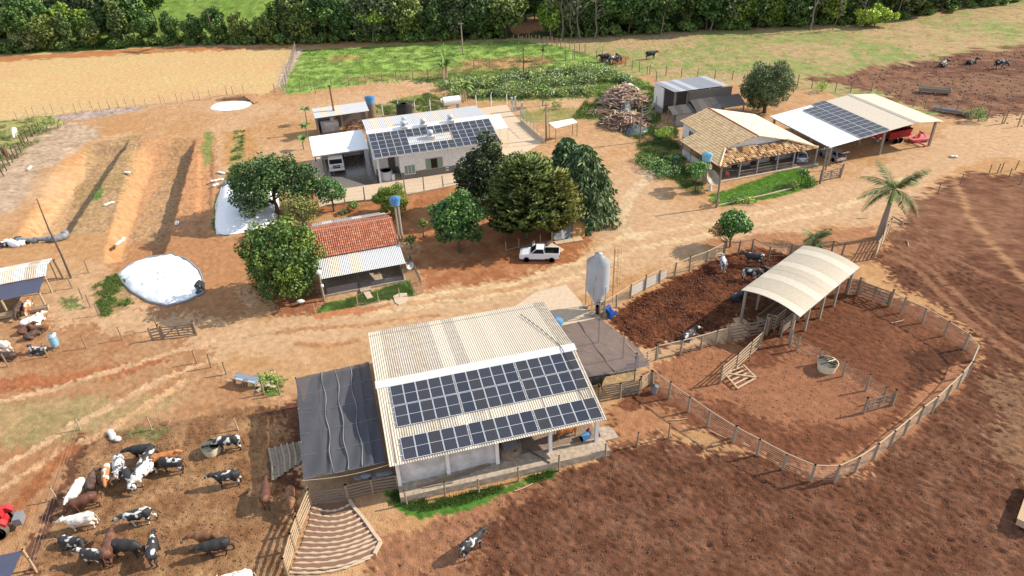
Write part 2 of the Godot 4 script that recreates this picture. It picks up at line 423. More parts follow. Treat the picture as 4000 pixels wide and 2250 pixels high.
	zone([13.28, -44.37, 18.98, -41.41, 24.48, -39.31, 29.48, -40.8, 36.89, -45.74, 37.03, -44.18, 27.23, -36.66, 22.15, -35, 17.92, -37.99, 13.87, -41.25], Color(.15, .06, .032), 1.2, .07, .25)
	zone([34.4, -47.52, 39.6, -50.06, 39.41, -47.2, 35.43, -44.28, 31.51, -43.03], Color(.085, .035, .02), 1.0, .07, .3)
	zone([33.65, -43.39, 37.05, -45.73, 39.26, -46.94, 36.98, -44.08, 27.29, -36.66, 21.97, -34.41, 19.15, -36.31, 22.44, -35.75, 27.2, -37.89], Color(.31, .145, .075), .5, .04, .15)
	zone([7.22, -38.99, 10.41, -39.67, 14.06, -39.46, 11, -42.81, 7.79, -43], Color(.33, .16, .08), .8, .03, .12)
	zone([9.33, -55.26, 13.35, -59.52, 18.08, -62.61, 23.29, -66.36, 27.09, -67.37, 30.13, -65.38, 29.34, -62.55, 25.44, -58.27, 23.39, -58.06, 22.09, -55.04, 18.83, -52.8, 15.53, -51.36, 12.9, -50.05, 11.03, -50.64, 9.94, -52.96], dung, .6, .1, .45, Color(.13, .045, .02))
	zone([23.54, -59.88, 29.9, -64.14, 31.88, -61.56, 26.34, -54.08, 21.7, -52.48], Color(.1, .04, .022), .8, .06, .25)
	zone([7.37, -44.73, 6.99, -47.08, 10.83, -47.38, 11.55, -45.75, 10.66, -44.53], Color(.36, .25, .14), .6, .03, .2)
	# plants on the ground
	zone([-45.49, -66.23, -43.36, -67.31, -40.33, -63.85, -39.3, -60.05, -41.31, -59.13, -43.74, -62.57], weed, .9, .03, .4, Color(.3, .2, .1))
	zone([-47.65, -62.85, -45.89, -63.1, -44.32, -60.76, -45.96, -60.38], Color(.16, .17, .06), .8, .02, .3)
	zone([-32.17, -42.29, -29.49, -42.82, -27.9, -42.05, -28.43, -40.97, -31.11, -41.34], Color(.17, .15, .06), .7, .03, .3)
	zone([-23.15, -48.96, -20.5, -48.25, -19.75, -46.37, -21, -46.19, -23.54, -47.9], weed, .4, .03, .4)
	zone([-9.93, -34.63, -8.54, -34.93, -8.4, -33.67, -4.49, -34, -.22, -35.23, 2.73, -36.21, 2.68, -35.46, -.81, -34.53, -3.61, -33.08, -6.92, -32.73, -9.25, -33.71], Color(.07, .16, .025), .4, .04, .3)
	zone([-19.62, -58.52, -19.25, -59.63, -10.78, -63.69, -9.92, -60.86, -13.31, -59.85, -15.59, -58.94, -19.44, -58.23], Color(.06, .13, .025), .25, .02, .3, Color(.11, .18, .04))
	zone([25.47, -81.34, 28.23, -82.51, 36.6, -87.52, 39.49, -88.85, 40.25, -84.19, 39.46, -82.41, 32.86, -79.49, 26.05, -77.87], Color(.1, .23, .025), .2, .02, .15)
	zone([20.84, -104.73, 26.64, -105.83, 25.21, -96.1, 25.46, -83.75, 23.88, -81.49, 21.93, -86.61, 18.13, -92.42], Color(.09, .14, .03), .7, .03, .4, Color(.25, .13, .06))
	zone([10.96, -111.35, 14.78, -122.22, 18.68, -125.13, 27.71, -127.5, 24.91, -109.7, 22.65, -104.53, 19.66, -101.47, 14.8, -110.89], Color(.13, .18, .045), .8, .03, .35, Color(.3, .18, .09))
	zone([2.71, -117.3, 11.55, -117.66, 12.24, -111.2, 8.17, -108.87, 3.17, -111.31], Color(.35, .25, .12), .9, .02, .2, Color(.2, .2, .06))
	zone([-23.67, -121.58, -13.8, -129.38, -9.71, -121.58, -12.25, -118.09, -22.35, -117.27], Color(.27, .22, .08), 1.2, .02, .3, Color(.15, .19, .05))
	zone([-44.46, -112.13, -42.77, -111.94, -39.95, -101.43, -38.69, -95.31, -35.65, -75.87, -37.22, -79.12, -38.8, -88.59, -40.34, -96.92], Color(.19, .2, .06), .5, .03, .4, Color(.34, .24, .11))
	zone([-58.46, -91.75, -57.52, -93.68, -55.67, -90.19, -55.37, -87.02, -56.52, -87.74], weed, .4, .03, .3)
	zone([-49.9, -112.75, -48.19, -112.56, -44.39, -100.34, -44.55, -97.35], Color(.22, .22, .07), .4, .03, .3)
	zone([-159.61, -190.09, -122.37, -178.96, -81.91, -174.81, -50.63, -171.29, 3.41, -167.35, 40.08, -167.7, 81.96, -169.19, 179.29, -219.64, 291.74, -371.76, -581.57, -766.74], Color(.05, .075, .02), 1.5, .1, .4, Color(.07, .075, .03))
	zone([-151.32, -192.93, -98.66, -182.19, -78.79, -176.6, -62.66, -173.99, -57.1, -176.17, -58.23, -201.96, -116.62, -476.06, -538.7, -708.15], Color(.12, .2, .03), 1.5, .05, .3, Color(.17, .24, .05))
	zone([-135.18, -169.34, -117.83, -171.26, -94.67, -171.63, -78.26, -172.72, -79.5, -175.94, -102.55, -178.11, -142.07, -179.4], Color(.08, .15, .03), .6, .04, .4)
	zone([1.84, -181.77, 10.12, -189.31, 10.21, -174.02, 2.54, -169.4], Color(.33, .16, .08), .8)
	for tr in [[[39.77, -65.73, 41.87, -62.54, 42.15, -57.19, 42.15, -52.02, 42.72, -48.11, 44.19, -45.02], .35, brown_lit], [[41.21, -66.49, 43.19, -63.51, 43.7, -58.24, 43.75, -53.19, 44.24, -49.16, 45.85, -46.51], .35, brown_lit], [[43.82, -68.26, 46.67, -64.49, 48.48, -60.29, 51.6, -56.36], .3, brown_lit], [[57.44, -82.52, 54.2, -73.22, 52.63, -66.62, 51.58, -60.05, 51.6, -56.36], .45, Color(.3, .16, .085)], [[-40.43, -37.9, -37.52, -41.47, -34.73, -45.01, -30.89, -48.9, -25.66, -52.57], .4, pale], [[-39.24, -35.94, -35.95, -39.68, -32.7, -43.46, -28.89, -48.23], .4, Color(.46, .28, .15)], [[-45.44, -46.13, -38.62, -48.83, -32, -52.68, -26.24, -54.45, -15.27, -56.97], .35, pale], [[-22.58, -54.97, -18.87, -55.49, -12.79, -56, -7.46, -57.11], .3, Color(.38, .2, .1)], [[-20.62, -53.15, -17.18, -52.74, -14.68, -53.37], .35, Color(.38, .2, .1)], [[-36.5, -32.33, -36.06, -36.52, -35.01, -40.9], .5, red], [[-15.61, -59.08, .52, -62.21, 7.13, -65.93, 12.64, -70.86, 24.38, -73.78, 38.21, -77.87], .5, Color(.52, .36, .21)], [[-13.79, -57.55, 2.11, -60.72, 9.12, -64.52, 15.01, -68.81, 25.67, -71.68, 39.25, -75.6, 53.46, -84.81], .5, Color(.52, .36, .21)], [[19.81, -89.47, 15.2, -81.12, 13.23, -74.75, 14.44, -70.71], .8, Color(.52, .37, .23)]]:
		track(tr[0], tr[1], tr[2])
	trenches = [
		[Vector3(-60.63, 0, -76.89), Vector3(-69.46, 0, -111.19), Vector3(-58.61, 0, -76.98), Vector3(-64.65, 0, -107.2), Vector3(-54.28, 0, -77.89), Vector3(-60.54, 0, -109.33), 1.55],
		[Vector3(-47.13, 0, -72.87), Vector3(-58.58, 0, -109.99), Vector3(-46.19, 0, -74.71), Vector3(-55.17, 0, -107.88), Vector3(-40.4, 0, -73.27), Vector3(-49.64, 0, -108.57), 1.7],
		[Vector3(-37.91, 0, -76.5), Vector3(-47.51, 0, -104.54), Vector3(-37.41, 0, -76.46), Vector3(-46.87, 0, -104.47), Vector3(-36.29, 0, -76.37), Vector3(-45.11, 0, -104.28), .22],
	]
	var xs := PackedFloat32Array(); var zs := PackedFloat32Array()
	for s in [[-620.0, -170.0, 15.0], [-170.0, -85.0, 1.4], [-85.0, -64.0, .5], [-64.0, 48.0, .2], [48.0, 85.0, .5], [85.0, 170.0, 1.4], [170.0, 620.0, 15.0]]:
		var k := int(round((s[1] - s[0]) / s[2]))
		for i in k: xs.append(s[0] + (s[1] - s[0]) * i / k)
	for s in [[120.0, -26.0, 8.0], [-26.0, -62.0, .2], [-62.0, -74.0, .28], [-74.0, -112.0, .34], [-112.0, -172.0, .8], [-172.0, -250.0, 2.5], [-250.0, -640.0, 15.0]]:
		var k := int(round((s[0] - s[1]) / s[2]))
		for i in k: zs.append(s[0] + (s[1] - s[0]) * i / k)
	var nx := xs.size(); var nzz := zs.size()
	var v := PackedVector3Array(); var c := PackedColorArray(); var uv := PackedVector2Array(); var uv2 := PackedVector2Array()
	v.resize(nx * nzz); c.resize(nx * nzz); uv.resize(nx * nzz); uv2.resize(nx * nzz)
	for j in nzz:
		var z := zs[j]
		# which zones can touch this row
		var row := []
		for q in zones:
			if z >= q.b.position.y and z <= q.b.end.y: row.append(q)
		for i in nx:
			var x := xs[i]
			var w1: float = nz.warp.get_noise_2d(x, z)
			var w2: float = nz.warp.get_noise_2d(x + 300.0, z - 90.0)
			var f1: float = nz.fine.get_noise_2d(x, z)
			var f2: float = nz.fine.get_noise_2d(x - 70.0, z + 40.0)
			var big: float = nz.big.get_noise_2d(x, z)
			var mid: float = nz.mid.get_noise_2d(x, z)
			var col: Color = tan.lerp(pale, clampf(.4 + big * 1.3 + mid * .5, 0, 1))
			var rough := .02
			var fl := .08
			for q in row:
				var s: float = q.s
				var px := x + (w1 * 1.5 + f1 * 1.1) * s
				var pz := z + (w2 * 1.5 + f2 * 1.1) * s
				if px < q.b.position.x or px > q.b.end.x: continue
				if Geometry2D.is_point_in_polygon(Vector2(px, pz), q.o):
					col = q.c.lerp(q.c2, clampf(.42 + big * .9 + mid * 1.1 + w1 * .4, 0, 1))
					rough = q.r; fl = q.f
			var st: float = nz.streak.get_noise_2d(x * .35, z * 1.6)
			var k: float = 1.0 + fl * (f1 * 1.1 + f2 * .7 + mid * .7 + st * .6)
			k = maxf(k, .3) * 1.75
			c[j * nx + i] = Color(pow(minf(col.r * k, 1), .4545), pow(minf(col.g * k, 1), .4545), pow(minf(col.b * k, 1), .4545))
			var y: float = rough * (nz.clod.get_noise_2d(x, z) * 1.1 + .9 * f1 - .9 * maxf(0, nz.pit.get_noise_2d(x, z) + .35)) + .012 * w1
			if x < -20.0 and z > -112.0 and z < -52.0: y -= trench_depth(x, z)
			y += far_hill(x, z)
			v[j * nx + i] = Vector3(x, y, z)
			uv[j * nx + i] = Vector2(x, z) / 5.0
			uv2[j * nx + i] = Vector2(x + z * .3, z - x * .3) / 21.0
	var n := PackedVector3Array(); n.resize(nx * nzz)
	var ix := PackedInt32Array(); ix.resize((nx - 1) * (nzz - 1) * 6)
	var at := 0
	for j in nzz:
		for i in nx:
			var a := v[j * nx + mini(i + 1, nx - 1)] - v[j * nx + maxi(i - 1, 0)]
			var b := v[mini(j + 1, nzz - 1) * nx + i] - v[maxi(j - 1, 0) * nx + i]
			n[j * nx + i] = a.cross(b).normalized()
			if i < nx - 1 and j < nzz - 1:
				var q := j * nx + i
				ix[at] = q; ix[at + 1] = q + nx; ix[at + 2] = q + 1; ix[at + 3] = q + 1; ix[at + 4] = q + nx; ix[at + 5] = q + nx + 1
				at += 6
	var ar := []
	ar.resize(Mesh.ARRAY_MAX)
	ar[Mesh.ARRAY_VERTEX] = v; ar[Mesh.ARRAY_NORMAL] = n; ar[Mesh.ARRAY_TEX_UV] = uv; ar[Mesh.ARRAY_TEX_UV2] = uv2; ar[Mesh.ARRAY_COLOR] = c; ar[Mesh.ARRAY_INDEX] = ix
	var m := ArrayMesh.new()
	m.add_surface_from_arrays(Mesh.PRIMITIVE_TRIANGLES, ar)
	var soil := StandardMaterial3D.new()
	soil.resource_name = "soil"
	soil.vertex_color_use_as_albedo = true
	soil.vertex_color_is_srgb = true
	soil.roughness = .97
	soil.metallic_specular = .2
	soil.albedo_texture = noise_tex(.05, .58, 1.0, 1024, 5, false, 31)
	soil.detail_enabled = true
	soil.detail_blend_mode = BaseMaterial3D.BLEND_MODE_MUL
	soil.detail_uv_layer = BaseMaterial3D.DETAIL_UV_2
	soil.detail_albedo = noise_tex(.02, .84, 1.0, 1024, 5, false, 37)
	soil.normal_enabled = true
	soil.normal_texture = noise_tex(.03, 0, 1, 1024, 4, true, 41, FastNoiseLite.TYPE_SIMPLEX_SMOOTH, 9.0)
	soil.normal_scale = .7
	m.surface_set_material(0, soil)
	var o := put("ground", m, self)
	o.set_meta("kind", "structure")


# ---------- plants ----------
func rdir() -> Vector3:
	var y := r(-1, 1)
	var a := r(0, TAU)
	var s := sqrt(1 - y * y)
	return Vector3(s * cos(a), y, s * sin(a))

func leaf(g: G, p: Vector3, ax: Vector3, side: Vector3, l: float, w: float, out: Vector3, col: Color) -> void:
	var nn := (side.cross(ax).normalized() + out * .9).normalized()
	if nn.dot(out) < 0: nn = -nn
	var flip := side.cross(ax).dot(nn) > 0
	g.col = col
	var i := g.pt(p, nn, Vector2())
	g.pt(p + ax * l * .45 + side * w, nn, Vector2()); g.pt(p + ax * l, nn, Vector2()); g.pt(p + ax * l * .45 - side * w, nn, Vector2())
	g.ix.append_array([i, i + 2, i + 1, i, i + 3, i + 2] if flip else [i, i + 1, i + 2, i, i + 2, i + 3])

# leaves spread through clumps [centre, radius, tint]; droop bends them down, hug keeps them near the clump's skin
func foliage(blobs: Array, count: int, size: float, wide: float, droop: float, ca: Color, cb: Color, hug := .3) -> G:
	var g := G.new()
	var total := 0.0
	for b in blobs: total += b[1] * b[1]
	for b in blobs:
		var k := int(count * b[1] * b[1] / total)
		var ce: Vector3 = b[0]
		var rad: float = b[1]
		var near := []
		for o in blobs:
			if o[0] != ce and o[0].distance_to(ce) < rad + o[1]: near.append(o)
		for i in k:
			var d := rdir()
			var p: Vector3 = ce + d * rad * Vector3(1, .85, 1) * pow(rng.randf(), hug)
			var hidden := false
			for o in near:
				if o[0].distance_squared_to(p) < o[1] * o[1] * .42:
					hidden = true
					break
			if hidden: continue
			var ax := (rdir() + d * .7 + Vector3(0, -droop, 0)).normalized()
			var side := ax.cross(rdir()).normalized()
			var t := clampf(b[2] + r(-.3, .3), 0, 1)
			var s := size * r(.7, 1.3)
			leaf(g, p, ax, side, s * 1.2, s * wide * 1.45, d, ca.lerp(cb, t) * (r(.85, 1.15) * 1.7))
	return g

# clumps over the skin of an egg-shaped crown, fewer and smaller towards the bottom
func clumps(ce: Vector3, rad: Vector3, count: int, r0: float, r1: float, low := -.55) -> Array:
	var b := []
	for i in count:
		var d := rdir()
		while d.y < low: d = rdir()
		var s := r(r0, r1)
		var k := r(.55, 1.0) if i % 4 else r(.1, .5)
		b.append([ce + d * (rad - Vector3.ONE * s * .6) * k, s, r(.1, .9)])
	return b

func trunk_mesh(h: float, r0: float, blobs: Array, limbs: int, mat_name: String, lean := Vector3.ZERO) -> ArrayMesh:
	var g := G.new()
	var pts := []; var rs := []
	for i in 6:
		var t := i / 5.0
		pts.append(Vector3(r(-.06, .06) * h * t, h * t - .15, r(-.06, .06) * h * t) + lean * t * t)
		rs.append(r0 * (1.25 if i == 0 else 1.0) * lerpf(1, .55, t))
	g.tube(pts, rs, 7)
	for i in limbs:
		var b: Array = blobs[(i * 7) % blobs.size()]
		var a: Vector3 = pts[3 + i % 3]
		var e: Vector3 = b[0]
		g.tube([a, a.lerp(e, .5) + Vector3(r(-.2, .2), r(-.3, .1), r(-.2, .2)), e], [r0 * .5, r0 * .3, r0 * .1], 5)
	return g.mesh(M[mat_name])

func tree(called: String, label: String, category: String, at: Vector3, h: float, r0: float, blobs: Array, count: int, size: float, wide: float, droop: float, ca: Color, cb: Color, limbs := 6, bark := "bark", group := "", hug := .3) -> Node3D:
	var t := thing(called, label, category, at, 0, group)
	put("trunk", trunk_mesh(h, r0, blobs, limbs, bark), t)
	var c := obj("crown", foliage(blobs, count, size, wide, droop, ca, cb, hug), M.leaf, t)
	c.set_meta("kind", "stuff")
	return t

func shrub(label: String, at: Vector3, rad: float, h: float, ca: Color, cb: Color, count := 500, size := .14, called := "shrub", category := "shrub", group := "") -> Node3D:
	var b := clumps(Vector3(0, h * .5, 0), Vector3(rad, h * .5, rad), 12, rad * .3, rad * .5, -.8)
	return tree(called, label, category, at, h * .5, .04 + rad * .03, b, count, size, .35, .1, ca, cb, 4, "bark", group)

# a conifer whose sprays sweep up (cypress) or hang down (cedar)
func conifer(called: String, label: String, at: Vector3, h: float, rad: float, n: int, sweep: float, hang: float, ca: Color, cb: Color, bark := "bark", base := .12, taper := .75) -> void:
	var t := thing(called, label, "conifer", at)
	var g := G.new()
	g.tube([Vector3(0, -.2, 0), Vector3(.05, h * .5, 0), Vector3(0, h * .97, .05)], [h * .03, h * .018, .02], 7)
	var f := G.new()
	for i in n:
		var k := float(i) / n
		var y := h * lerpf(base, .97, k)
		var reach := rad * pow(1.0 - k, taper) * r(.72, 1.1) + .25
		var a := i * 2.399 + r(-.3, .3)
		var out := Vector3(cos(a), 0, sin(a))
		var tint := r(0, 1)
		var seg := maxi(4, int(reach * 3.2))
		var last := Vector3(0, y, 0)
		var tip := Vector3(0, y, 0) + out * reach + Vector3(0, reach * (sweep - hang * .75), 0)
		if i % 3 == 0: g.tube([last, (last + tip) / 2 + Vector3(0, reach * .06, 0), tip], [.06, .035, .012], 4, false)
		for s in range(1, seg + 1):
			var u := float(s) / seg
			var p := Vector3(0, y, 0) + out * reach * u + Vector3(0, reach * (sweep * u - hang * u * u * .75), 0)
			for q in 7:
				var sid := out.cross(Vector3.UP) * (1 if q % 2 else -1)
				var ax := (out * r(.2, .8) + sid * r(.2, .9) + Vector3(0, sweep * r(.4, 1.2) - hang * r(.7, 1.8), 0)).normalized()
				var l := r(.35, .65) * (1.25 - u * .4) * (1 + hang * .35)
				leaf(f, p + sid * r(0, .25) * reach * .3 * (1.1 - u), ax, ax.cross(rdir()).normalized(), l * 1.15, l * .19, (out * .6 + Vector3(0, .5, 0)).normalized(), ca.lerp(cb, clampf(tint + r(-.3, .3), 0, 1)) * (r(.85, 1.15) * 1.7))
			last = p
	obj("trunk", g, M[bark], t)
	var c := obj("crown", f, M.leaf, t)
	c.set_meta("kind", "stuff")

# one feathered palm leaf along +x, arching down
func frond_mesh(l: float, arch: float, leaflet: float, ca: Color, cb: Color) -> ArrayMesh:
	var g := G.new()
	var pts := []; var rs := []
	for i in 9:
		var t := i / 8.0
		pts.append(Vector3(l * t * (1 - .12 * t * arch), l * (.42 * t - (.42 + arch * .42) * t * t), 0))
		rs.append(.045 * (1 - t) + .008)
	g.col = ca.lerp(Color(.2, .22, .05), .5)
	g.tube(pts, rs, 4)
	for i in 58:
		var t := .1 + .9 * i / 58.0
		var k := t * 8
		var a: Vector3 = pts[int(k)]
		var b: Vector3 = pts[mini(int(k) + 1, 8)]
		var p := a.lerp(b, k - int(k))
		var d := (b - a).normalized() if int(k) < 8 else Vector3(1, -1, 0).normalized()
		for s in [-1, 1]:
			var side := Vector3(0, 0, s)
			var ax := (side * .8 + d * .55 + Vector3(0, r(-.75, -.1), 0)).normalized()
			var ll := leaflet * sin(PI * clampf(t * .86 + .1, 0, 1)) * r(.85, 1.1) + .12
			leaf(g, p, ax, d, ll, .02 + ll * .017, Vector3(0, 1, 0), ca.lerp(cb, clampf(t * .5 + r(-.2, .5), 0, 1)))
	return g.mesh(M.frond)

func palm(label: String, at: Vector3, h: float, lean: Vector3, r0: float, fronds: int, l: float, leaflet: float, royal: bool) -> void:
	var t := thing("palm_tree", label, "palm", at)
	var g := G.new()
	var top := Vector3(0, h, 0) + lean
	g.tube([Vector3(0, -.2, 0), top * .18, top * .45, top * .72], [r0 * 1.25, r0 * 1.1, r0 * .95, r0 * .7], 10)
	obj("trunk", g, M.palm_trunk if royal else M.bark, t)
	if royal:
		var s := G.new()
		s.tube([top * .72, top * .85, top], [r0 * .75, r0 * .66, r0 * .4], 10)
		obj("crownshaft", s, M.crownshaft, t)
	var kinds := []
	for k in 4: kinds.append(frond_mesh(l, .15 + k * .3, leaflet, Color(.045, .095, .018), Color(.12, .17, .03)))
	for i in fronds:
		var k := i % 4
		var o := put("frond", kinds[k], t, top, i * TAU / fronds * 1.0 + r(-.2, .2))
		o.rotation.z = [.75, .3, .12, -.15][k] + r(-.1, .1)

func big_leaf(l: float, w: float, arch: float, ca: Color) -> ArrayMesh:
	var g := G.new()
	g.col = ca
	var a := Vector3.ZERO
	for i in 8:
		var t := (i + 1) / 8.0
		var b := Vector3(l * t * (1 - .25 * t * arch), l * (.75 * t - (.5 + arch * .5) * t * t), 0)
		var w0 := w * sin(PI * minf(1, i / 8.0 + .06)); var w1 := w * sin(PI * minf(1, t * .97 + .02))
		g.col = ca * r(.85, 1.15)
		for s in [-1.0, 1.0]:
			var c0 := a + Vector3(0, w0 * .3, w0 * s); var c1 := b + Vector3(0, w1 * .3 - .03, w1 * s)
			if s > 0: g.quad(a, c0, c1, b)
			else: g.quad(a, b, c1, c0)
		a = b
	return g.mesh(M.frond)

func banana(label: String, at: Vector3, h: float, stems: int) -> void:
	var t := thing("banana_plant", label, "banana plant", at)
	for s in stems:
		var b := Vector3(r(-.9, .9), 0, r(-.9, .9)) if s else Vector3.ZERO
		var hh := h * r(.7, 1.0)
		var g := G.new()
		g.tube([b, b + Vector3(.05, hh * .6, 0)], [.16, .1], 7)
		obj("stem", g, M.pale_wood, t)
		for i in 7:
			var o := put("leaf", big_leaf(hh * r(.5, .65), .3, r(.3, 1.1), Color(.09, .19, .03).lerp(Color(.2, .25, .05), rng.randf())), t, b + Vector3(.05, hh * .58, 0), i * .95 + r(-.3, .3))
			o.rotation.z = r(.1, .7)

func small_tree(label: String, at: Vector3, h: float, rad: float, ca: Color, cb: Color, count := 900, called := "young_tree") -> void:
	tree(called, label, "tree", at, h * .55, .05 + h * .012, clumps(Vector3(0, h * .72, 0), Vector3(rad, h * .3, rad), 14, rad * .28, rad * .45), count, .2, .33, .3, ca, cb, 6)

func make_trees() -> void:
	# the great mango in front of the cottage, then the trees round it
	rng.seed = 21
	var b := clumps(Vector3(0, 4.5, 0), Vector3(4.1, 4.5, 4.0), 150, .65, 1.05, -.85)
	for q in b: q[2] = r(0, 1)
	tree("mango_tree", "large round mango tree with glossy leaves beside the red tiled cottage", "tree", Vector3(-23.05, 0, -61.77), 2.6, .32, b, 26000, .27, .26, .8, Color(.022, .055, .012), Color(.095, .145, .022), 10, "bark", "", .2)
	b = clumps(Vector3(0, 4.6, 0), Vector3(5.4, 3.5, 4.6), 100, .75, 1.2, -.6) + clumps(Vector3(4.4, 3.6, -.6), Vector3(2.8, 2.8, 2.4), 34, .6, .95, -.6) + clumps(Vector3(-1.6, 3.0, 2.6), Vector3(2.6, 2.2, 2.2), 24, .6, .95, -.6)
	tree("broad_tree", "broad dark green tree between the white silage heap and the truck carport", "tree", Vector3(-29.3, 0, -80.86), 2.6, .3, b, 30000, .26, .27, .6, Color(.022, .052, .016), Color(.065, .115, .03), 9)
	b = clumps(Vector3(0, 3.0, 0), Vector3(2.5, 1.9, 2.2), 40, .45, .75)
	tree("thin_tree", "thin olive tree showing its twigs before the white silage heap", "tree", Vector3(-24.72, 0, -75.68), 2.0, .14, b, 3600, .2, .24, .2, Color(.07, .085, .02), Color(.15, .16, .045), 16, "bark", "", .5)
	b = clumps(Vector3(0, 2.6, 0), Vector3(1.9, 2.1, 1.8), 34, .5, .8)
	tree("round_tree", "small dark rounded tree at the lower end of the wet truck yard", "tree", Vector3(-22.17, 0, -80.94), 1.8, .16, b, 5000, .2, .27, .5, Color(.03, .08, .02), Color(.07, .15, .035), 6)
	b = clumps(Vector3(0, 2.2, 0), Vector3(2.3, 2.15, 2.2), 70, .4, .65, -.9)
	tree("round_bush", "bright lime green ball shaped bush behind the red tiled cottage", "bush", Vector3(-14.66, 0, -79.35), .9, .1, b, 20000, .15, .25, .1, Color(.08, .12, .014), Color(.16, .21, .03), 8)
	shrub("loose leafy shrub left of the lime green ball bush", Vector3(-19.63, 0, -80.71), .8, 1.6, Color(.06, .12, .025), Color(.13, .19, .04), 800)
	shrub("low grey leaved plant behind the cottage's back roof", Vector3(-20.68, 0, -79.88), .6, .7, Color(.05, .1, .04), Color(.1, .15, .06), 300)
	# the cluster in the middle
	b = clumps(Vector3(0, 5.2, 0), Vector3(3.9, 4.9, 3.6), 100, .75, 1.2, -.85)
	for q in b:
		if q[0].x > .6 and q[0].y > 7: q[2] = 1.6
	tree("dark_tree", "tall nearly black rounded tree hiding the right end of the dairy", "tree", Vector3(-2.65, 0, -79.41), 3.0, .3, b, 26000, .26, .3, .4, Color(.012, .022, .01), Color(.04, .055, .016), 8)
	conifer("cypress", "tall olive green cypress in the middle of the tree group", Vector3(1.87, 0, -71.86), 9.4, 4.4, 460, .75, .1, Color(.04, .066, .016), Color(.11, .135, .03), "bark", .06, .42)
	conifer("cypress", "golden tipped cypress nearest the black tarpaulin shelter", Vector3(5.14, 0, -71.89), 8.0, 3.1, 320, .75, .08, Color(.055, .068, .014), Color(.15, .145, .032), "bark", .06, .48)
	conifer("cypress", "small olive cypress low in front of the dark rounded tree", Vector3(-.22, 0, -71.72), 5.4, 1.9, 180, .75, .06, Color(.045, .068, .014), Color(.12, .14, .032), "bark", .1, .6)
	conifer("cedar", "largest dark cedar with hanging branches beside the sandy road", Vector3(8.89, 0, -76.44), 9.6, 4.5, 330, .3, .8, Color(.03, .058, .02), Color(.09, .13, .05), "bark", .14, .55)
	conifer("cedar", "cedar with drooping fronds by the electric meter pole", Vector3(7.6, 0, -83.07), 8.0, 3.4, 230, .3, .7, Color(.03, .065, .022), Color(.095, .15, .05), "bark", .14, .6)
	b = clumps(Vector3(0, 4.3, 0), Vector3(3.2, 3.3, 3.0), 70, .6, 1.0, -.75)
	tree("leafy_tree", "broad leaved bright green tree left of the cypress group", "tree", Vector3(-5.76, 0, -69.19), 2.2, .2, b, 17000, .27, .3, .5, Color(.025, .07, .02), Color(.085, .155, .035), 8)
	# right side
	b = clumps(Vector3(0, 2.9, 0), Vector3(2.0, 1.6, 1.8), 34, .45, .75, -.6)
	var tw := clumps(Vector3(-1.6, 2.1, .1), Vector3(.9, 1.0, .9), 10, .35, .5)
	tree("mango_tree", "young mango tree with red stems at the corner of the dung paddock", "tree", Vector3(24.39, 0, -67.91), 1.6, .12, b, 5200, .25, .27, .7, Color(.03, .085, .02), Color(.09, .17, .04), 8)
	tree("dry_shrub", "half dry reddish shrub leaning left from the young mango's foot", "shrub", Vector3(24.04, 0, -67.88), 1.0, .07, tw, 700, .18, .25, .4, Color(.16, .12, .035), Color(.25, .13, .05), 8)
	b = clumps(Vector3(0, 4.6, 0), Vector3(4.4, 4.3, 3.9), 110, .7, 1.15, -.95)
	tree("round_conifer", "big round grey green conifer behind the white machinery shed", "conifer", Vector3(42.1, 0, -110.83), 2.6, .35, b, 34000, .32, .13, .3, Color(.035, .055, .022), Color(.09, .115, .045), 10)
	palm("tall royal palm with a grey trunk beside the wooden corner fence", Vector3(41.31, 0, -68.53), 5.9, Vector3(.15, 0, 0), .34, 13, 3.9, 1.05, true)
	palm("stumpy young palm behind the arched shelter roof", Vector3(32.89, 0, -66.08), 1.6, Vector3(.1, 0, 0), .16, 9, 2.0, .6, false)
	banana("banana clump at the corner of the green field", Vector3(-11.49, 0, -137.25), 5.0, 4)
	banana("banana clump in the scrub nearest the dairy's concrete posts", Vector3(-6.86, 0, -122.75), 4.6, 4)
	banana("banana plant alone on the bare rise of the green field", Vector3(8.36, 0, -147.92), 4.0, 2)
	for q in [["papaya tree at the left side of the boiler shed's roof", Vector3(-33.02, 0, -114.34), 3.0], ["papaya tree by the crooked white branch at the carport", Vector3(-31.43, 0, -107.54), 2.6], ["low papaya beside the back corner of the truck carport", Vector3(-30.98, 0, -102.77), 2.0]]:
		var t := thing("papaya_tree", q[0], "papaya tree", q[1])
		var g := G.new()
		g.tube([Vector3(0, -.1, 0), Vector3(.05, q[2] * .75, 0)], [.1, .06], 6)
		obj("trunk", g, M.pale_bark, t)
		for i in 12:
			var o := put("leaf", big_leaf(1.2, .36, r(.2, .9), Color(.06, .14, .03).lerp(Color(.14, .22, .05), rng.randf())), t, Vector3(.05, q[2] * .74, 0), i * 2.4)
			o.rotation.z = r(-.1, .6)
	small_tree("slim young tree with a pale stem by the driveway gate", Vector3(6.55, 0, -118.65), 4.2, 1.0, Color(.05, .12, .03), Color(.12, .2, .05), 700)
	small_tree("round leaved small tree below the blue tank of the verandah house", Vector3(24.05, 0, -82.59), 3.9, 1.5, Color(.05, .13, .03), Color(.13, .22, .06), 1700)
	small_tree("tall sapling in the red yard right of the cottage", Vector3(-10.1, 0, -73.05), 2.4, .6, Color(.05, .09, .02), Color(.13, .15, .04), 260)
	small_tree("short sapling in the red yard nearest the cottage porch", Vector3(-11.31, 0, -70.55), 1.5, .8, Color(.05, .1, .02), Color(.12, .16, .04), 320)
	small_tree("leafy rose tree inside the lawn near the farm gate", Vector3(37.89, 0, -83.1), 2.4, .9, Color(.06, .13, .03), Color(.12, .2, .05), 700)
	shrub("dark shrub at the foot of the wooden farm gate", Vector3(38.96, 0, -82.84), .9, 1.2, Color(.05, .1, .02), Color(.1, .17, .03), 600)
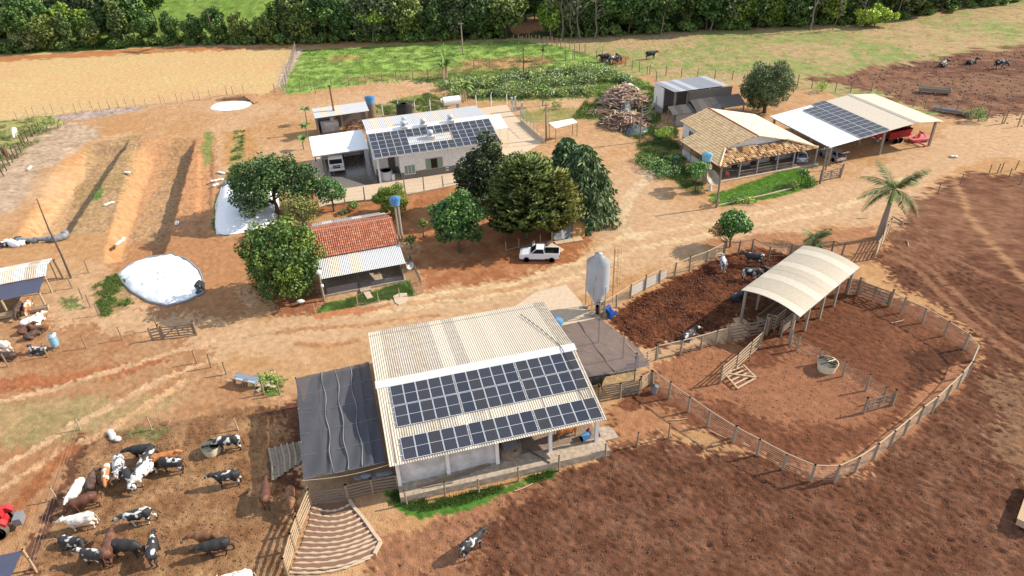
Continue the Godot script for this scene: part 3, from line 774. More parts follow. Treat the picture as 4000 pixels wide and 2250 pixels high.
	shrub("dry brownish shrub at the lawn's lower corner", Vector3(36.53, 0, -82.16), .9, .9, Color(.12, .13, .04), Color(.2, .17, .06), 500)
	shrub("yellow green citrus bush beside the log pile's grey shed", Vector3(23.82, 0, -101.01), 1.5, 2.3, Color(.12, .2, .03), Color(.2, .28, .05), 1300)
	shrub("pale low bush right of the concrete meter pole", Vector3(8.47, 0, -116.85), 1.2, 1.4, Color(.08, .15, .03), Color(.15, .2, .05), 600)
	shrub("yellow green shrub on the fence behind the machinery shed", Vector3(55.08, 0, -120.09), 1.3, 2.2, Color(.14, .21, .03), Color(.24, .3, .05), 700)
	shrub("compact green bush on the sand right of the machinery shed", Vector3(72.3, 0, -102.99), 1.5, 2.2, Color(.05, .12, .02), Color(.12, .2, .04), 1000)
	shrub("low yellow weed beside the small trough on the right fence", Vector3(71.95, 0, -105.75), 1.0, 1.0, Color(.2, .19, .06), Color(.28, .24, .08), 400)
	shrub("tall upright grass clump at the left pasture's corner", Vector3(-77.39, 0, -116.34), 1.6, 3.0, Color(.12, .18, .04), Color(.22, .25, .08), 900)
	shrub("second grass clump right of the tall upright clump", Vector3(-75.95, 0, -117.13), 1.2, 1.8, Color(.13, .18, .05), Color(.24, .24, .09), 600)
	shrub("dark clump of weeds on the left pasture's fence", Vector3(-78, 0, -114.99), 1.0, 1.8, Color(.09, .14, .04), Color(.18, .2, .07), 500)
	shrub("green bush beside the farm field's power pole, leftmost", Vector3(-12.71, 0, -154.23), 2.2, 2.6, Color(.06, .14, .03), Color(.14, .24, .05), 700)
	shrub("low green mound right beside the field's power pole", Vector3(-10.56, 0, -153.9), 2.2, 1.2, Color(.06, .14, .03), Color(.14, .24, .05), 400)
	shrub("green weeds along the shaded front of the verandah house's garden", Vector3(19.43, 0, -93.27), 1.6, 1.0, Color(.06, .13, .03), Color(.14, .2, .05), 900)
	shrub("creeping squash leaves at the edge of the sandy slope", Vector3(20.55, 0, -90.33), 2.3, .9, Color(.05, .12, .03), Color(.13, .2, .06), 1500, .2)
	shrub("garden plants at the lower corner of the squash bed", Vector3(21.55, 0, -87.87), 1.9, 1.1, Color(.04, .1, .03), Color(.11, .18, .06), 1200, .18)
	shrub("shaded garden shrubs beside the verandah's low wall", Vector3(23.2, 0, -91.81), 1.6, 1.2, Color(.04, .09, .02), Color(.1, .17, .04), 700)
	shrub("small plant at the roadside foot of the lawn fence", Vector3(28.18, 0, -78.72), .7, .8, Color(.08, .13, .03), Color(.16, .2, .05), 300)
	shrub("spreading plant on the outer side of the lawn kerb", Vector3(29.75, 0, -78.57), .9, .8, Color(.1, .16, .03), Color(.2, .24, .05), 400)
	shrub("weed at the foot of the wooden power pole on the road", Vector3(25.38, 0, -78.41), .8, 1.2, Color(.09, .15, .03), Color(.17, .22, .05), 400)
	shrub("weed patch around the split feed trough", Vector3(-21.45, 0, -47.44), 1.4, .5, Color(.1, .16, .03), Color(.2, .24, .07), 700)
	# scrub on the mound behind the dairy: single bushes
	rng.seed = 5
	var k := 0
	var where := ["behind the dairy's concrete posts", "on the scrub mound's near left foot", "along the scrub mound's far crest", "across the middle of the scrub mound", "along the scrub mound's near foot", "above the log pile on the mound"]
	var rows := -1
	for row in [[1110, 225, 1300, 215, 7], [1130, 240, 1310, 243, 7], [1300, 200, 1480, 180, 7], [1310, 222, 1540, 205, 9], [1310, 242, 1500, 236, 8], [1500, 190, 1590, 215, 5]]:
		rows += 1
		for i in row[4]:
			var t: float = (i + r(.1, .9)) / row[4]
			var p := scrub_at(lerpf(row[0], row[2], t), lerpf(row[1], row[3], t) + r(-4, 4))
			var big := r(1.0, 2.6)
			shrub("%s %s bush from the left %s" % [["first", "second", "third", "fourth", "fifth", "sixth", "seventh", "eighth", "ninth"][i], ["grey green", "yellow green", "dark green"][k % 3], where[rows]], p, big, big * r(.7, 1.1), [Color(.1, .14, .06), Color(.13, .17, .045), Color(.07, .11, .04)][k % 3], [Color(.2, .24, .12), Color(.23, .27, .1), Color(.15, .2, .08)][k % 3], 520, .26, "scrub_bush", "bush", "bushes on the scrub mound")
			k += 1

func scrub_at(qx: float, qy: float) -> Vector3:
	# the mound's outline runs between these corners
	var a := Vector3(-16.42, 0, -142.72); var b := Vector3(28.65, 0, -136.33); var c := Vector3(-14.88, 0, -124.88); var d := Vector3(25.52, 0, -119.75)
	var u := (qx - 1060) / 580.0
	var v := (qy - 180) / 70.0
	return a.lerp(b, u).lerp(c.lerp(d, u), v)

func make_forest() -> void:
	rng.seed = 77
	var kinds := []
	# crowns: [name, words, height, radius, mesh of trunk, mesh of crown]
	for s in [["broad dark", Color(.018, .04, .012), Color(.06, .1, .022), 11.0, 4.2], ["sunlit olive", Color(.05, .08, .018), Color(.14, .17, .04), 10.0, 3.8], ["bright green", Color(.05, .1, .014), Color(.17, .23, .03), 9.0, 3.4], ["grey green", Color(.05, .075, .03), Color(.13, .16, .07), 12.0, 3.6], ["deep green", Color(.02, .055, .014), Color(.08, .14, .03), 13.0, 4.6], ["slender", Color(.03, .06, .018), Color(.1, .14, .04), 13.0, 2.6]]:
		for var_k in 2:
			var b := clumps(Vector3(0, s[3] * .56, 0), Vector3(s[4], s[3] * .46, s[4]), 60, s[4] * .2, s[4] * .36, -.9)
			kinds.append([s[0], trunk_mesh(s[3] * .5, .22, b, 7, "bark"), foliage(b, 8500, .6, .3, .3, s[1], s[2]).mesh(M.leaf), s[3]])
	var front := [["the tan field", -20.0], ["the field seam", 730.0], ["the green field", 790.0], ["the green field's right half", 1080.0], ["the red clearing", 1290.0], ["the dry pasture's left part", 1420.0], ["the dry pasture", 1750.0], ["the rising pasture", 2150.0]]
	var seen := {}
	for row in 4:
		var x := -60.0
		while x < 2680.0:
			var p := wood(x, row * r(5.5, 8.5) + r(.5, 2.5))
			var gap := x > 330 and x < 670 and row > 0
			var clear := x > 1275 and x < 1385 and row < 2
			if not clear and not gap:
				var place := ""
				for f in front:
					if x >= f[1]: place = f[0]
				var kk: int = rng.randi() % 12
				if x > 1380: kk = [0, 1, 6, 7, 8, 9, 10, 11, 10, 11, 4, 5][kk]
				var h: float = r(.75, 1.15) * (.62 if x > 330 and x < 670 else 1.0) * (.8 if row == 0 and x < 300 else 1.0)
				var depth: String = ["front row", "second row", "third row", "back row"][row]
				var key := "%s tree from the left, %s, behind %s" % [kinds[kk][0], depth, place]
				seen[key] = seen.get(key, 0) + 1
				var t := thing("forest_tree", ["first ", "second ", "third ", "fourth ", "fifth ", "sixth ", "seventh ", "eighth "][mini(seen[key] - 1, 7)] + key, "tree", p, r(0, TAU), "trees of the forest edge")
				t.scale = Vector3(h * r(.9, 1.1), h, h * r(.9, 1.1))
				put("trunk", kinds[kk][1], t)
				put("crown", kinds[kk][2], t).set_meta("kind", "stuff")
			x += r(44, 74) * (.8 if x > 1380 else 1.0)
	# undergrowth along the edge, one mass
	var mm := MultiMesh.new()
	mm.transform_format = MultiMesh.TRANSFORM_3D
	mm.mesh = foliage(clumps(Vector3(0, .5, 0), Vector3(1.0, .7, 1.0), 8, .3, .5), 420, .3, .3, .2, Color(.04, .08, .02), Color(.12, .18, .04)).mesh(M.leaf)
	var tr := []
	for i in 420:
		var x := r(-60, 2650)
		if x > 1270 and x < 1390: continue
		tr.append(Transform3D(Basis(Vector3.UP, r(0, TAU)).scaled(Vector3.ONE * r(.6, 1.9)), wood(x, r(-.6, 6.0))))
	mm.instance_count = tr.size()
	for i in tr.size(): mm.set_instance_transform(i, tr[i])
	var u := MultiMeshInstance3D.new()
	u.name = "undergrowth"
	u.multimesh = mm
	add_child(u)
	tag(u, "low green undergrowth along the foot of the forest", "undergrowth", "", "stuff")
	# bare trees standing out against the dark wood
	var bare := [["tall bare forked tree left of the red clearing's fence", Vector3(13.53, 0, -164.75), 15.0], ["bare grey tree with a reddish top in the dark wood", Vector3(17.7, 0, -163.61), 13.0], ["thin bare tree right of the reddish topped one", Vector3(20.83, 0, -163.55), 13.0], ["leaning grey trunk at the wood's edge in mid pasture", Vector3(47.86, 0, -167.05), 13.0], ["bare spreading tree above the rising pasture", Vector3(69.33, 0, -163.37), 13.0], ["short broken pale snag on the rising pasture's edge", Vector3(74.12, 0, -163.03), 6.0], ["pale dead tree beside the yellow green bush", Vector3(80.32, 0, -163.4), 8.0], ["straight pale trunk below the olive crowns", Vector3(36.07, 0, -165.21), 11.0], ["slim pale trunk left of the bare forked tree", Vector3(11.08, 0, -165.15), 10.0], ["white stemmed tree beside the second bare tree", Vector3(15.53, 0, -164.42), 10.0]]
	for q in bare:
		var t := thing("bare_tree", q[0], "tree", q[1])
		var g := G.new()
		var h: float = q[2]
		var pts := [Vector3(0, -.2, 0)]; var rs := [h * .018]
		for i in 6:
			pts.append(pts[-1] + Vector3(r(-.5, .5), h / 6.0, r(-.4, .4))); rs.append(h * .018 * (1 - (i + 1) / 6.5))
		g.tube(pts, rs, 6)
		for i in 22:
			var a: Vector3 = pts[2 + i % 5].lerp(pts[mini(3 + i % 5, 6)], rng.randf())
			var d := Vector3(r(-1, 1), r(.3, 1.0), r(-1, 1)).normalized() * h * r(.1, .24)
			g.tube([a, a + d * .5 + Vector3(0, .2, 0), a + d], [.08, .05, .015], 4, false)
			for k in 3: g.tube([a + d * .6, a + d * .6 + (d + rdir() * d.length() * .8) * .5], [.03, .008], 3, false)
		obj("trunk", g, M.pale_bark, t)
	b_palm_in_wood()
	var bb := clumps(Vector3(0, 2.2, 0), Vector3(5.0, 2.6, 3.0), 40, .7, 1.1, -.7)
	tree("wide_bush", "wide yellow green bush on the wood's edge above the rising pasture", "bush", Vector3(84.58, 0, -164.9), 1.5, .15, bb, 5000, .36, .3, .3, Color(.12, .2, .02), Color(.28, .34, .04), 6)
	bb = clumps(Vector3(0, 6.4, 0), Vector3(2.6, 1.2, 2.2), 14, .6, .9, -.3)
	tree("flat_topped_tree", "slim tree with a bright flat top right of the wide bush", "tree", Vector3(91.26, 0, -168.45), 6.0, .12, bb, 1700, .36, .3, .3, Color(.12, .2, .02), Color(.26, .33, .04), 6, "pale_bark")
	bb = clumps(Vector3(0, 5.6, 0), Vector3(3.2, 1.6, 2.6), 16, .7, 1.0, -.3)
	tree("flat_topped_tree", "bright tiered tree leaning out of the dark wood over the green field", "tree", Vector3(-29.36, 0, -167.13), 5.2, .12, bb, 1900, .36, .3, .3, Color(.1, .19, .02), Color(.24, .32, .04), 6, "pale_bark")
	bb = clumps(Vector3(0, 3.6, 0), Vector3(3.4, 3.0, 3.0), 40, .7, 1.0, -.7)
	tree("round_tree", "round tree with a dry grey side standing before the left wood", "tree", Vector3(-111.18, 0, -172.75), 2.0, .2, bb, 4600, .36, .3, .3, Color(.07, .1, .035), Color(.2, .22, .1), 8)

func b_palm_in_wood() -> void:
	palm("slender wild palm rising out of the left wood", Vector3(-67.51, 0, -171.85), 11.5, Vector3(.2, 0, 0), .14, 11, 3.4, .8, false)

func wood(x: float, back: float) -> Vector3:
	# stations along the foot of the wood from left to right, and how far back from it
	var keys := [-100, 0, 250, 430, 720, 1100, 1300, 1500, 1700, 2000, 2150, 2350, 2580, 2750]
	var at := [Vector3(-127.42, 0, -171.65), Vector3(-118.52, 0, -172.43), Vector3(-95.41, 0, -173.21), Vector3(-78.72, 0, -173.92), Vector3(-50.34, 0, -170.13), Vector3(-14.87, 0, -166.99), Vector3(3.4, 0, -166.98), Vector3(21.43, 0, -165.12), Vector3(39.91, 0, -166.95), Vector3(67.03, 0, -166.19), Vector3(81.31, 0, -167.68), Vector3(102.47, 0, -173.07), Vector3(131.84, 0, -185.2), Vector3(160.25, 0, -201.17)]
	for i in keys.size() - 1:
		if x <= keys[i + 1]: return at[i].lerp(at[i + 1], (x - keys[i]) / float(keys[i + 1] - keys[i])) - Vector3(0, 0, back)
	return at[-1] - Vector3(0, 0, back)

func grass(called: String, label: String, outline: Array, count: int, h: float, w: float, ca: Color, cb: Color, sd: int, lift := 0.0) -> void:
	rng.seed = sd
	var g := G.new()
	for i in 9:
		var d := Vector3(r(-1, 1), 0, r(-1, 1)).normalized()
		var p := Vector3(r(-w, w), 0, r(-w, w))
		var ax := (Vector3.UP + d * r(.2, .9)).normalized()
		leaf(g, p, ax, ax.cross(d).normalized(), h * r(.7, 1.3), h * .13, (Vector3.UP + d * .3).normalized(), ca.lerp(cb, rng.randf()))
	var o := PackedVector2Array()
	for i in range(0, outline.size(), 2): o.append(Vector2(outline[i], outline[i + 1]))
	var bb := Rect2(o[0], Vector2.ZERO)
	for q in o: bb = bb.expand(q)
	var tr := []
	var tries := 0
	while tr.size() < count and tries < count * 8:
		tries += 1
		var q := Vector2(r(bb.position.x, bb.end.x), r(bb.position.y, bb.end.y))
		if not Geometry2D.is_point_in_polygon(q, o): continue
		if nz.warp.get_noise_2d(q.x * 1.7, q.y * 1.7) < lift: continue
		tr.append(Transform3D(Basis(Vector3.UP, r(0, TAU)).scaled(Vector3.ONE * r(.6, 1.4)), Vector3(q.x, 0, q.y)))
	var mm := MultiMesh.new()
	mm.transform_format = MultiMesh.TRANSFORM_3D
	mm.mesh = g.mesh(M.leaf)
	mm.instance_count = tr.size()
	for i in tr.size(): mm.set_instance_transform(i, tr[i])
	var u := MultiMeshInstance3D.new()
	u.name = numbered(called)
	u.multimesh = mm
	add_child(u)
	tag(u, label, "grass" if called.contains("grass") else "weeds", "", "stuff")

func make_grass() -> void:
	var ga := Color(.075, .13, .022); var gb := Color(.14, .2, .05)
	grass("lawn_grass", "bright mown lawn in front of the tiled verandah house", [25.47, -81.34, 28.23, -82.51, 36.6, -87.52, 39.49, -88.85, 40.25, -84.19, 39.46, -82.41, 32.86, -79.49, 26.05, -77.87], 5200, .07, .22, ga, gb, 1, -1)
	grass("lawn_grass", "patchy lawn between the cottage porch and the farm road", [-19.62, -58.52, -19.25, -59.63, -10.76, -63.53, -9.93, -61.01, -13.31, -59.85, -15.59, -58.94, -19.44, -58.23], 3600, .06, .2, Color(.07, .13, .03), Color(.14, .2, .05), 2, -.2)
	grass("field_grass", "bright green grass of the fenced field before the wood", [-44.67, -163.49, -14.72, -164.78, 3.33, -164.76, 14.38, -156.99, 18.72, -149.77, 22.76, -137.99, 27.14, -128.3, 16.35, -123.6, 2.19, -123.16, -6.37, -126.53, -11.97, -135.35, -20.62, -137.58, -31.69, -134.69, -40.67, -131.68, -42.27, -135.09, -43.88, -152.57], 12000, .16, .4, ga, gb, 3, -.12)
	grass("weeds", "green weeds along the foot of the milking barn's platform", [-9.21, -34.6, -8.41, -35.03, -7.86, -33.92, -4.49, -34.1, -.22, -35.35, 2.58, -36.15, 2.4, -35.66, -1.09, -34.8, -3.91, -33.62, -6.95, -33.14, -9, -33.98], 1300, .15, .2, Color(.06, .13, .02), Color(.14, .24, .05), 4, -.1)
	grass("weeds", "weed patch left of the big white silage heap", [-45.49, -66.23, -43.36, -67.31, -40.33, -63.85, -39.3, -60.05, -41.31, -59.13, -43.74, -62.57], 800, .22, .2, Color(.08, .15, .03), Color(.18, .24, .06), 5, -.05)
	grass("weeds", "rank grass between the log pile and the scrub mound", [10.96, -111.35, 14.78, -122.22, 18.68, -125.13, 27.71, -127.5, 24.91, -109.7, 22.65, -104.53, 19.66, -101.47, 14.8, -110.89], 2600, .3, .3, Color(.08, .15, .03), Color(.19, .26, .06), 6, -.05)
	grass("weeds", "garden weeds beside the tiled verandah house", [20.84, -104.73, 26.64, -105.83, 25.21, -96.1, 25.46, -83.75, 23.88, -81.49, 21.93, -86.61, 18.13, -92.42], 2200, .25, .3, Color(.05, .12, .03), Color(.14, .2, .05), 7, -.1)
	grass("pasture_grass", "thin green tufts over the dry rising pasture", [13.55, -157.46, 39.59, -165.47, 80.67, -166.18, 101.65, -171.5, 136.84, -186.73, 107.57, -141.96, 79.79, -137.26, 53.62, -128.91, 27.93, -132.47, 22.64, -137.18], 6000, .1, .35, Color(.17, .21, .07), Color(.27, .29, .12), 8, .08)
	grass("weeds", "weeds on the low bank left of the white silage heap", [-44.46, -112.13, -42.77, -111.94, -39.95, -101.43, -38.69, -95.31, -35.57, -76.37, -37.07, -79.11, -38.8, -88.59, -40.34, -96.92], 700, .25, .25, Color(.09, .16, .03), Color(.2, .25, .06), 9, 0)
	grass("weeds", "weeds behind the dairy's concrete posts", [-23.67, -121.58, -13.71, -128.18, -9.71, -121.58, -12.25, -118.09, -22.35, -117.27], 900, .25, .3, Color(.1, .16, .04), Color(.2, .25, .07), 10, 0)
	grass("weeds", "rough tufts of the left pasture corner", [-90.46, -121.27, -81.42, -123.92, -76.9, -121.31, -75.78, -109.71, -74.31, -97.42, -75.3, -93.36], 1400, .22, .3, Color(.16, .2, .07), Color(.28, .28, .11), 11, 0)


# ---------- cattle ----------
# bones: joint, joint, radius, radius, squash across
func field_mesh(bones: Array, cell: float) -> Array:
	var lo := Vector3.ONE * 1e9; var hi := -lo
	for b in bones:
		for e in [[b[0], b[2]], [b[1], b[3]]]:
			lo = lo.min(e[0] - Vector3.ONE * (e[1] + .1)); hi = hi.max(e[0] + Vector3.ONE * (e[1] + .1))
	var nx := int((hi.x - lo.x) / cell) + 2; var ny := int((hi.y - lo.y) / cell) + 2; var nzz := int((hi.z - lo.z) / cell) + 2
	var sum := PackedFloat32Array(); sum.resize(nx * ny * nzz)
	var k := 26.0
	for b in bones:
		var a: Vector3 = b[0]; var e: Vector3 = b[1]
		var ra: float = b[2]; var rb: float = b[3]
		var sq: float = b[4] if b.size() > 4 else 1.0
		var ab := e - a
		var l2 := maxf(ab.length_squared(), 1e-6)
		var m := maxf(ra, rb) + .16
		var mn := a.min(e) - Vector3.ONE * m - lo; var mx := a.max(e) + Vector3.ONE * m - lo
		for i in range(maxi(0, int(mn.x / cell)), mini(nx, int(mx.x / cell) + 1)):
			for j in range(maxi(0, int(mn.y / cell)), mini(ny, int(mx.y / cell) + 1)):
				for q in range(maxi(0, int(mn.z / cell)), mini(nzz, int(mx.z / cell) + 1)):
					var p := lo + Vector3(i, j, q) * cell
					var t := clampf((p - a).dot(ab) / l2, 0, 1)
					var d := p - a - ab * t
					d.z /= sq
					sum[(i * ny + j) * nzz + q] += exp(-k * (d.length() - lerpf(ra, rb, t)))
	var id := {}
	var v := PackedVector3Array()
	var s := PackedFloat32Array(); s.resize(8)
	for i in nx - 1:
		for j in ny - 1:
			for q in nzz - 1:
				var inside := 0
				for c in 8:
					s[c] = sum[((i + (c & 1)) * ny + j + ((c >> 1) & 1)) * nzz + q + (c >> 2)] - 1.0
					if s[c] > 0: inside += 1
				if inside == 0 or inside == 8: continue
				var acc := Vector3.ZERO; var cnt := 0
				for c in 8:
					for ax in [1, 2, 4]:
						if c & ax: continue
						var c2: int = c | ax
						if (s[c] > 0) != (s[c2] > 0):
							# distances, so that the crossing is even
							var d1 := -log(maxf(s[c] + 1.0, 1e-6)); var d2 := -log(maxf(s[c2] + 1.0, 1e-6))
							var t := clampf(d1 / (d1 - d2), 0, 1)
							acc += Vector3((c & 1), (c >> 1) & 1, c >> 2).lerp(Vector3((c2 & 1), (c2 >> 1) & 1, c2 >> 2), t)
							cnt += 1
				id[(i * ny + j) * nzz + q] = v.size()
				v.append(lo + (Vector3(i, j, q) + acc / cnt) * cell)
	var ix := PackedInt32Array()
	var st := [ny * nzz, nzz, 1]
	for key in id:
		var w: int = key
		for ax in 3:
			var u: int = st[(ax + 1) % 3]; var t: int = st[(ax + 2) % 3]
			if not (id.has(w - u) and id.has(w - t) and id.has(w - u - t)): continue
			var a := sum[w] > 1.0; var b := sum[w + st[ax]] > 1.0
			if a == b: continue
			var c0: int = id[w]; var c1: int = id[w - u]; var c2: int = id[w - u - t]; var c3: int = id[w - t]
			if a: ix.append_array([c0, c2, c1, c0, c3, c2])
			else: ix.append_array([c0, c1, c2, c0, c2, c3])
	var n := PackedVector3Array(); n.resize(v.size())
	for i in range(0, ix.size(), 3):
		var f := (v[ix[i + 2]] - v[ix[i]]).cross(v[ix[i + 1]] - v[ix[i]])
		for c in 3: n[ix[i + c]] += f
	for i in n.size(): n[i] = n[i].normalized()
	return [v, n, ix]

var cow_shapes := []
var cow_parts := {}

func legs(b: Array, f: float, h: float) -> void:
	# a pair of front and a pair of hind legs; f and h step them forward and back
	for s in [-1.0, 1.0]:
		var z: float = .17 * s
		var x: float = f * s
		b.append([Vector3(.52, .95, z), Vector3(.5 + x * .5, .52, z), .15, .075])
		b.append([Vector3(.5 + x * .5, .52, z), Vector3(.5 + x * .85, .14, z), .065, .045])
		b.append([Vector3(.5 + x * .85, .12, z), Vector3(.54 + x, .04, z), .05, .06])
		var y: float = -h * s
		b.append([Vector3(-.68, 1.0, z * .9), Vector3(-.58 + y * .3, .68, z), .2, .12])
		b.append([Vector3(-.58 + y * .3, .68, z), Vector3(-.84 + y * .7, .5, z), .11, .065])
		b.append([Vector3(-.84 + y * .7, .5, z), Vector3(-.8 + y, .13, z), .06, .045])
		b.append([Vector3(-.8 + y, .12, z), Vector3(-.76 + y, .04, z), .05, .06])

func trunk_bones(y: float) -> Array:
	return [[Vector3(-.66, y + .03, 0), Vector3(-.1, y - .04, 0), .33, .41, .9], [Vector3(-.1, y - .04, 0), Vector3(.5, y, 0), .41, .35, .85], [Vector3(-.56, y + .27, -.19), Vector3(-.6, y + .27, -.2), .08, .08], [Vector3(-.56, y + .27, .19), Vector3(-.6, y + .27, .2), .08, .08], [Vector3(-.82, y + .12, 0), Vector3(-.5, y + .12, 0), .17, .2, 1.25], [Vector3(.55, y + .1, 0), Vector3(.45, y - .2, 0), .24, .2, .8]]

func make_cow_shapes() -> void:
	# standing, grazing, walking, lying, looking round
	for k in 5:
		var y := 1.02 if k != 3 else .38
		var b := trunk_bones(y)
		var hb := Vector3(1.0, y + .24, 0)
		var dir := Vector3(.42, -.2, 0)
		if k == 1: hb = Vector3(1.12, .74, .05); dir = Vector3(.26, -.36, 0)
		if k == 2: hb = Vector3(1.08, y + .1, -.05); dir = Vector3(.42, -.18, 0)
		if k == 3: hb = Vector3(.92, .8, .18); dir = Vector3(.28, -.16, .28)
		if k == 4: hb = Vector3(.94, y + .24, .24); dir = Vector3(.2, -.18, .34)
		b.append([Vector3(.58, y + .08, 0), hb, .27, .15, .8])
		b.append([hb, hb + dir * .55, .14, .115])
		b.append([hb + dir * .5, hb + dir * 1.1, .105, .085])
		if k != 3:
			legs(b, [.05, .1, .22, 0, -.06][k], [.06, -.08, .24, 0, .08][k])
			b.append([Vector3(-.5, y - .38, -.06), Vector3(-.42, y - .38, .06), .15, .14])
		else:
			for s in [-1.0, 1.0]:
				b.append([Vector3(.5, .3, .2 * s), Vector3(.78, .12, .3 * s), .13, .07])
				b.append([Vector3(.78, .1, .3 * s), Vector3(.5, .06, .36 * s), .06, .05])
				b.append([Vector3(-.6, .32, .22 * s), Vector3(-.25, .14, .42 * s), .19, .1])
				b.append([Vector3(-.25, .1, .42 * s), Vector3(-.55, .06, .5 * s), .07, .055])
		cow_shapes.append([field_mesh(b, .05), hb, dir])
	for c in [["dark", Color(.012, .011, .011)], ["white", Color(.5, .45, .38)], ["brown", Color(.11, .04, .018)]]:
		var g := G.new()
		g.col = c[1]
		g.tube([Vector3.ZERO, Vector3(-.14, -.12, 0), Vector3(-.18, -.5, .02), Vector3(-.16, -.75, .03)], [.035, .028, .02, .045], 5)
		cow_parts["tail_" + c[0]] = g.mesh(M.coat)
		g = G.new()
		g.col = c[1]
		g.ball(Vector3(0, 0, .1), Vector3(.035, .055, .11), 6, 4)
		cow_parts["ear_" + c[0]] = g.mesh(M.coat)

# main colour, patch colour, how much is patched, patch size, speckle
var coats := {
	"black": [Color(.016, .015, .016), Color(.5, .48, .45), .0, 1.6, 0.0, "dark"],
	"black and white": [Color(.02, .019, .021), Color(.56, .54, .51), .33, 1.5, 0.0, "dark"],
	"mostly black": [Color(.02, .019, .021), Color(.56, .54, .51), .13, 1.7, 0.0, "dark"],
	"mostly white": [Color(.62, .6, .57), Color(.02, .02, .022), .25, 1.6, 0.0, "white"],
	"white": [Color(.64, .6, .54), Color(.3, .28, .26), .06, 2.0, .0, "white"],
	"speckled grey": [Color(.5, .49, .5), Color(.05, .05, .06), .36, 2.4, .45, "white"],
	"orange": [Color(.36, .13, .035), Color(.4, .2, .08), .1, 1.5, 0.0, "brown"],
	"orange and white": [Color(.36, .14, .045), Color(.6, .54, .47), .35, 1.3, 0.0, "brown"],
	"brown": [Color(.085, .03, .016), Color(.13, .055, .03), .25, 1.4, 0.0, "brown"],
	"tan brown": [Color(.15, .062, .022), Color(.2, .1, .05), .25, 1.4, 0.0, "brown"],
	"dark brown": [Color(.05, .025, .017), Color(.09, .05, .035), .2, 1.4, 0.0, "dark"],
}
var cow_no := 0

func cow(label: String, pose: int, coat: String, rump: Vector3, withers: Vector3, size := 1.0, white_face := false, lift := 0.0, group := "") -> void:
	cow_no += 1
	rng.seed = 900 + cow_no
	var mid := (rump + withers) / 2
	mid.y = lift
	var d := withers - rump
	var t := thing("cow", label, "cow", mid, atan2(-d.z, d.x), group)
	t.scale = Vector3.ONE * size
	var sh: Array = cow_shapes[pose]
	var a: Array = coats[coat]
	var f := fnl(a[3], 2, 40 + cow_no)
	var f2 := fnl(9.0, 1, 80 + cow_no)
	var v: PackedVector3Array = sh[0][0]
	var c := PackedColorArray(); c.resize(v.size())
	var uv := PackedVector2Array(); uv.resize(v.size())
	var hb: Vector3 = sh[1]
	var dir: Vector3 = sh[2]
	var bound := lerpf(.62, -.62, a[2]) if a[2] > 0 else 2.0
	var legs_white: bool = a[2] >= .2 and a[5] == "dark"
	for i in v.size():
		var p := v[i]
		var s: float = f.get_noise_3d(p.x, p.y, p.z * 1.3) * 1.25 + f2.get_noise_3d(p.x, p.y, p.z) * (.1 + a[4])
		if p.y < .75 and pose != 3 and legs_white: s += .2
		var col: Color = a[0].lerp(a[1], smoothstep(bound - .06, bound + .06, s))
		if white_face and p.distance_to(hb + dir * .35) < .13: col = Color(.6, .57, .53)
		if p.distance_to(hb + dir * 1.15) < .1: col = Color(.03, .022, .02) if a[5] != "brown" else Color(.1, .05, .04)
		if p.y < .07 and pose != 3: col = Color(.03, .025, .02)
		col = col * (1.0 + .12 * f2.get_noise_3d(p.x * 2, p.y * 2, p.z * 2))
		c[i] = Color(pow(col.r, .4545), pow(col.g, .4545), pow(col.b, .4545))
	var ar := []
	ar.resize(Mesh.ARRAY_MAX)
	ar[Mesh.ARRAY_VERTEX] = v; ar[Mesh.ARRAY_NORMAL] = sh[0][1]; ar[Mesh.ARRAY_INDEX] = sh[0][2]; ar[Mesh.ARRAY_COLOR] = c; ar[Mesh.ARRAY_TEX_UV] = uv
	var m := ArrayMesh.new()
	m.add_surface_from_arrays(Mesh.PRIMITIVE_TRIANGLES, ar)
	m.surface_set_material(0, M.coat)
	put("body", m, t)
	var y := 1.02 if pose != 3 else .38
	var tail := put("tail", cow_parts["tail_" + a[5]], t, Vector3(-.96, y + .22, 0))
	if pose == 3: tail.rotation = Vector3(.9, 0, -.7)
	if pose == 2: tail.rotation.z = -.5
	var yaw := atan2(-dir.z, dir.x)
	for s in [0.0, PI]:
		put("ear", cow_parts["ear_" + a[5]], t, hb + Vector3(-.02, .06, 0) + Vector3(0, 0, .08 if s == 0.0 else -.08).rotated(Vector3.UP, yaw), yaw + s)

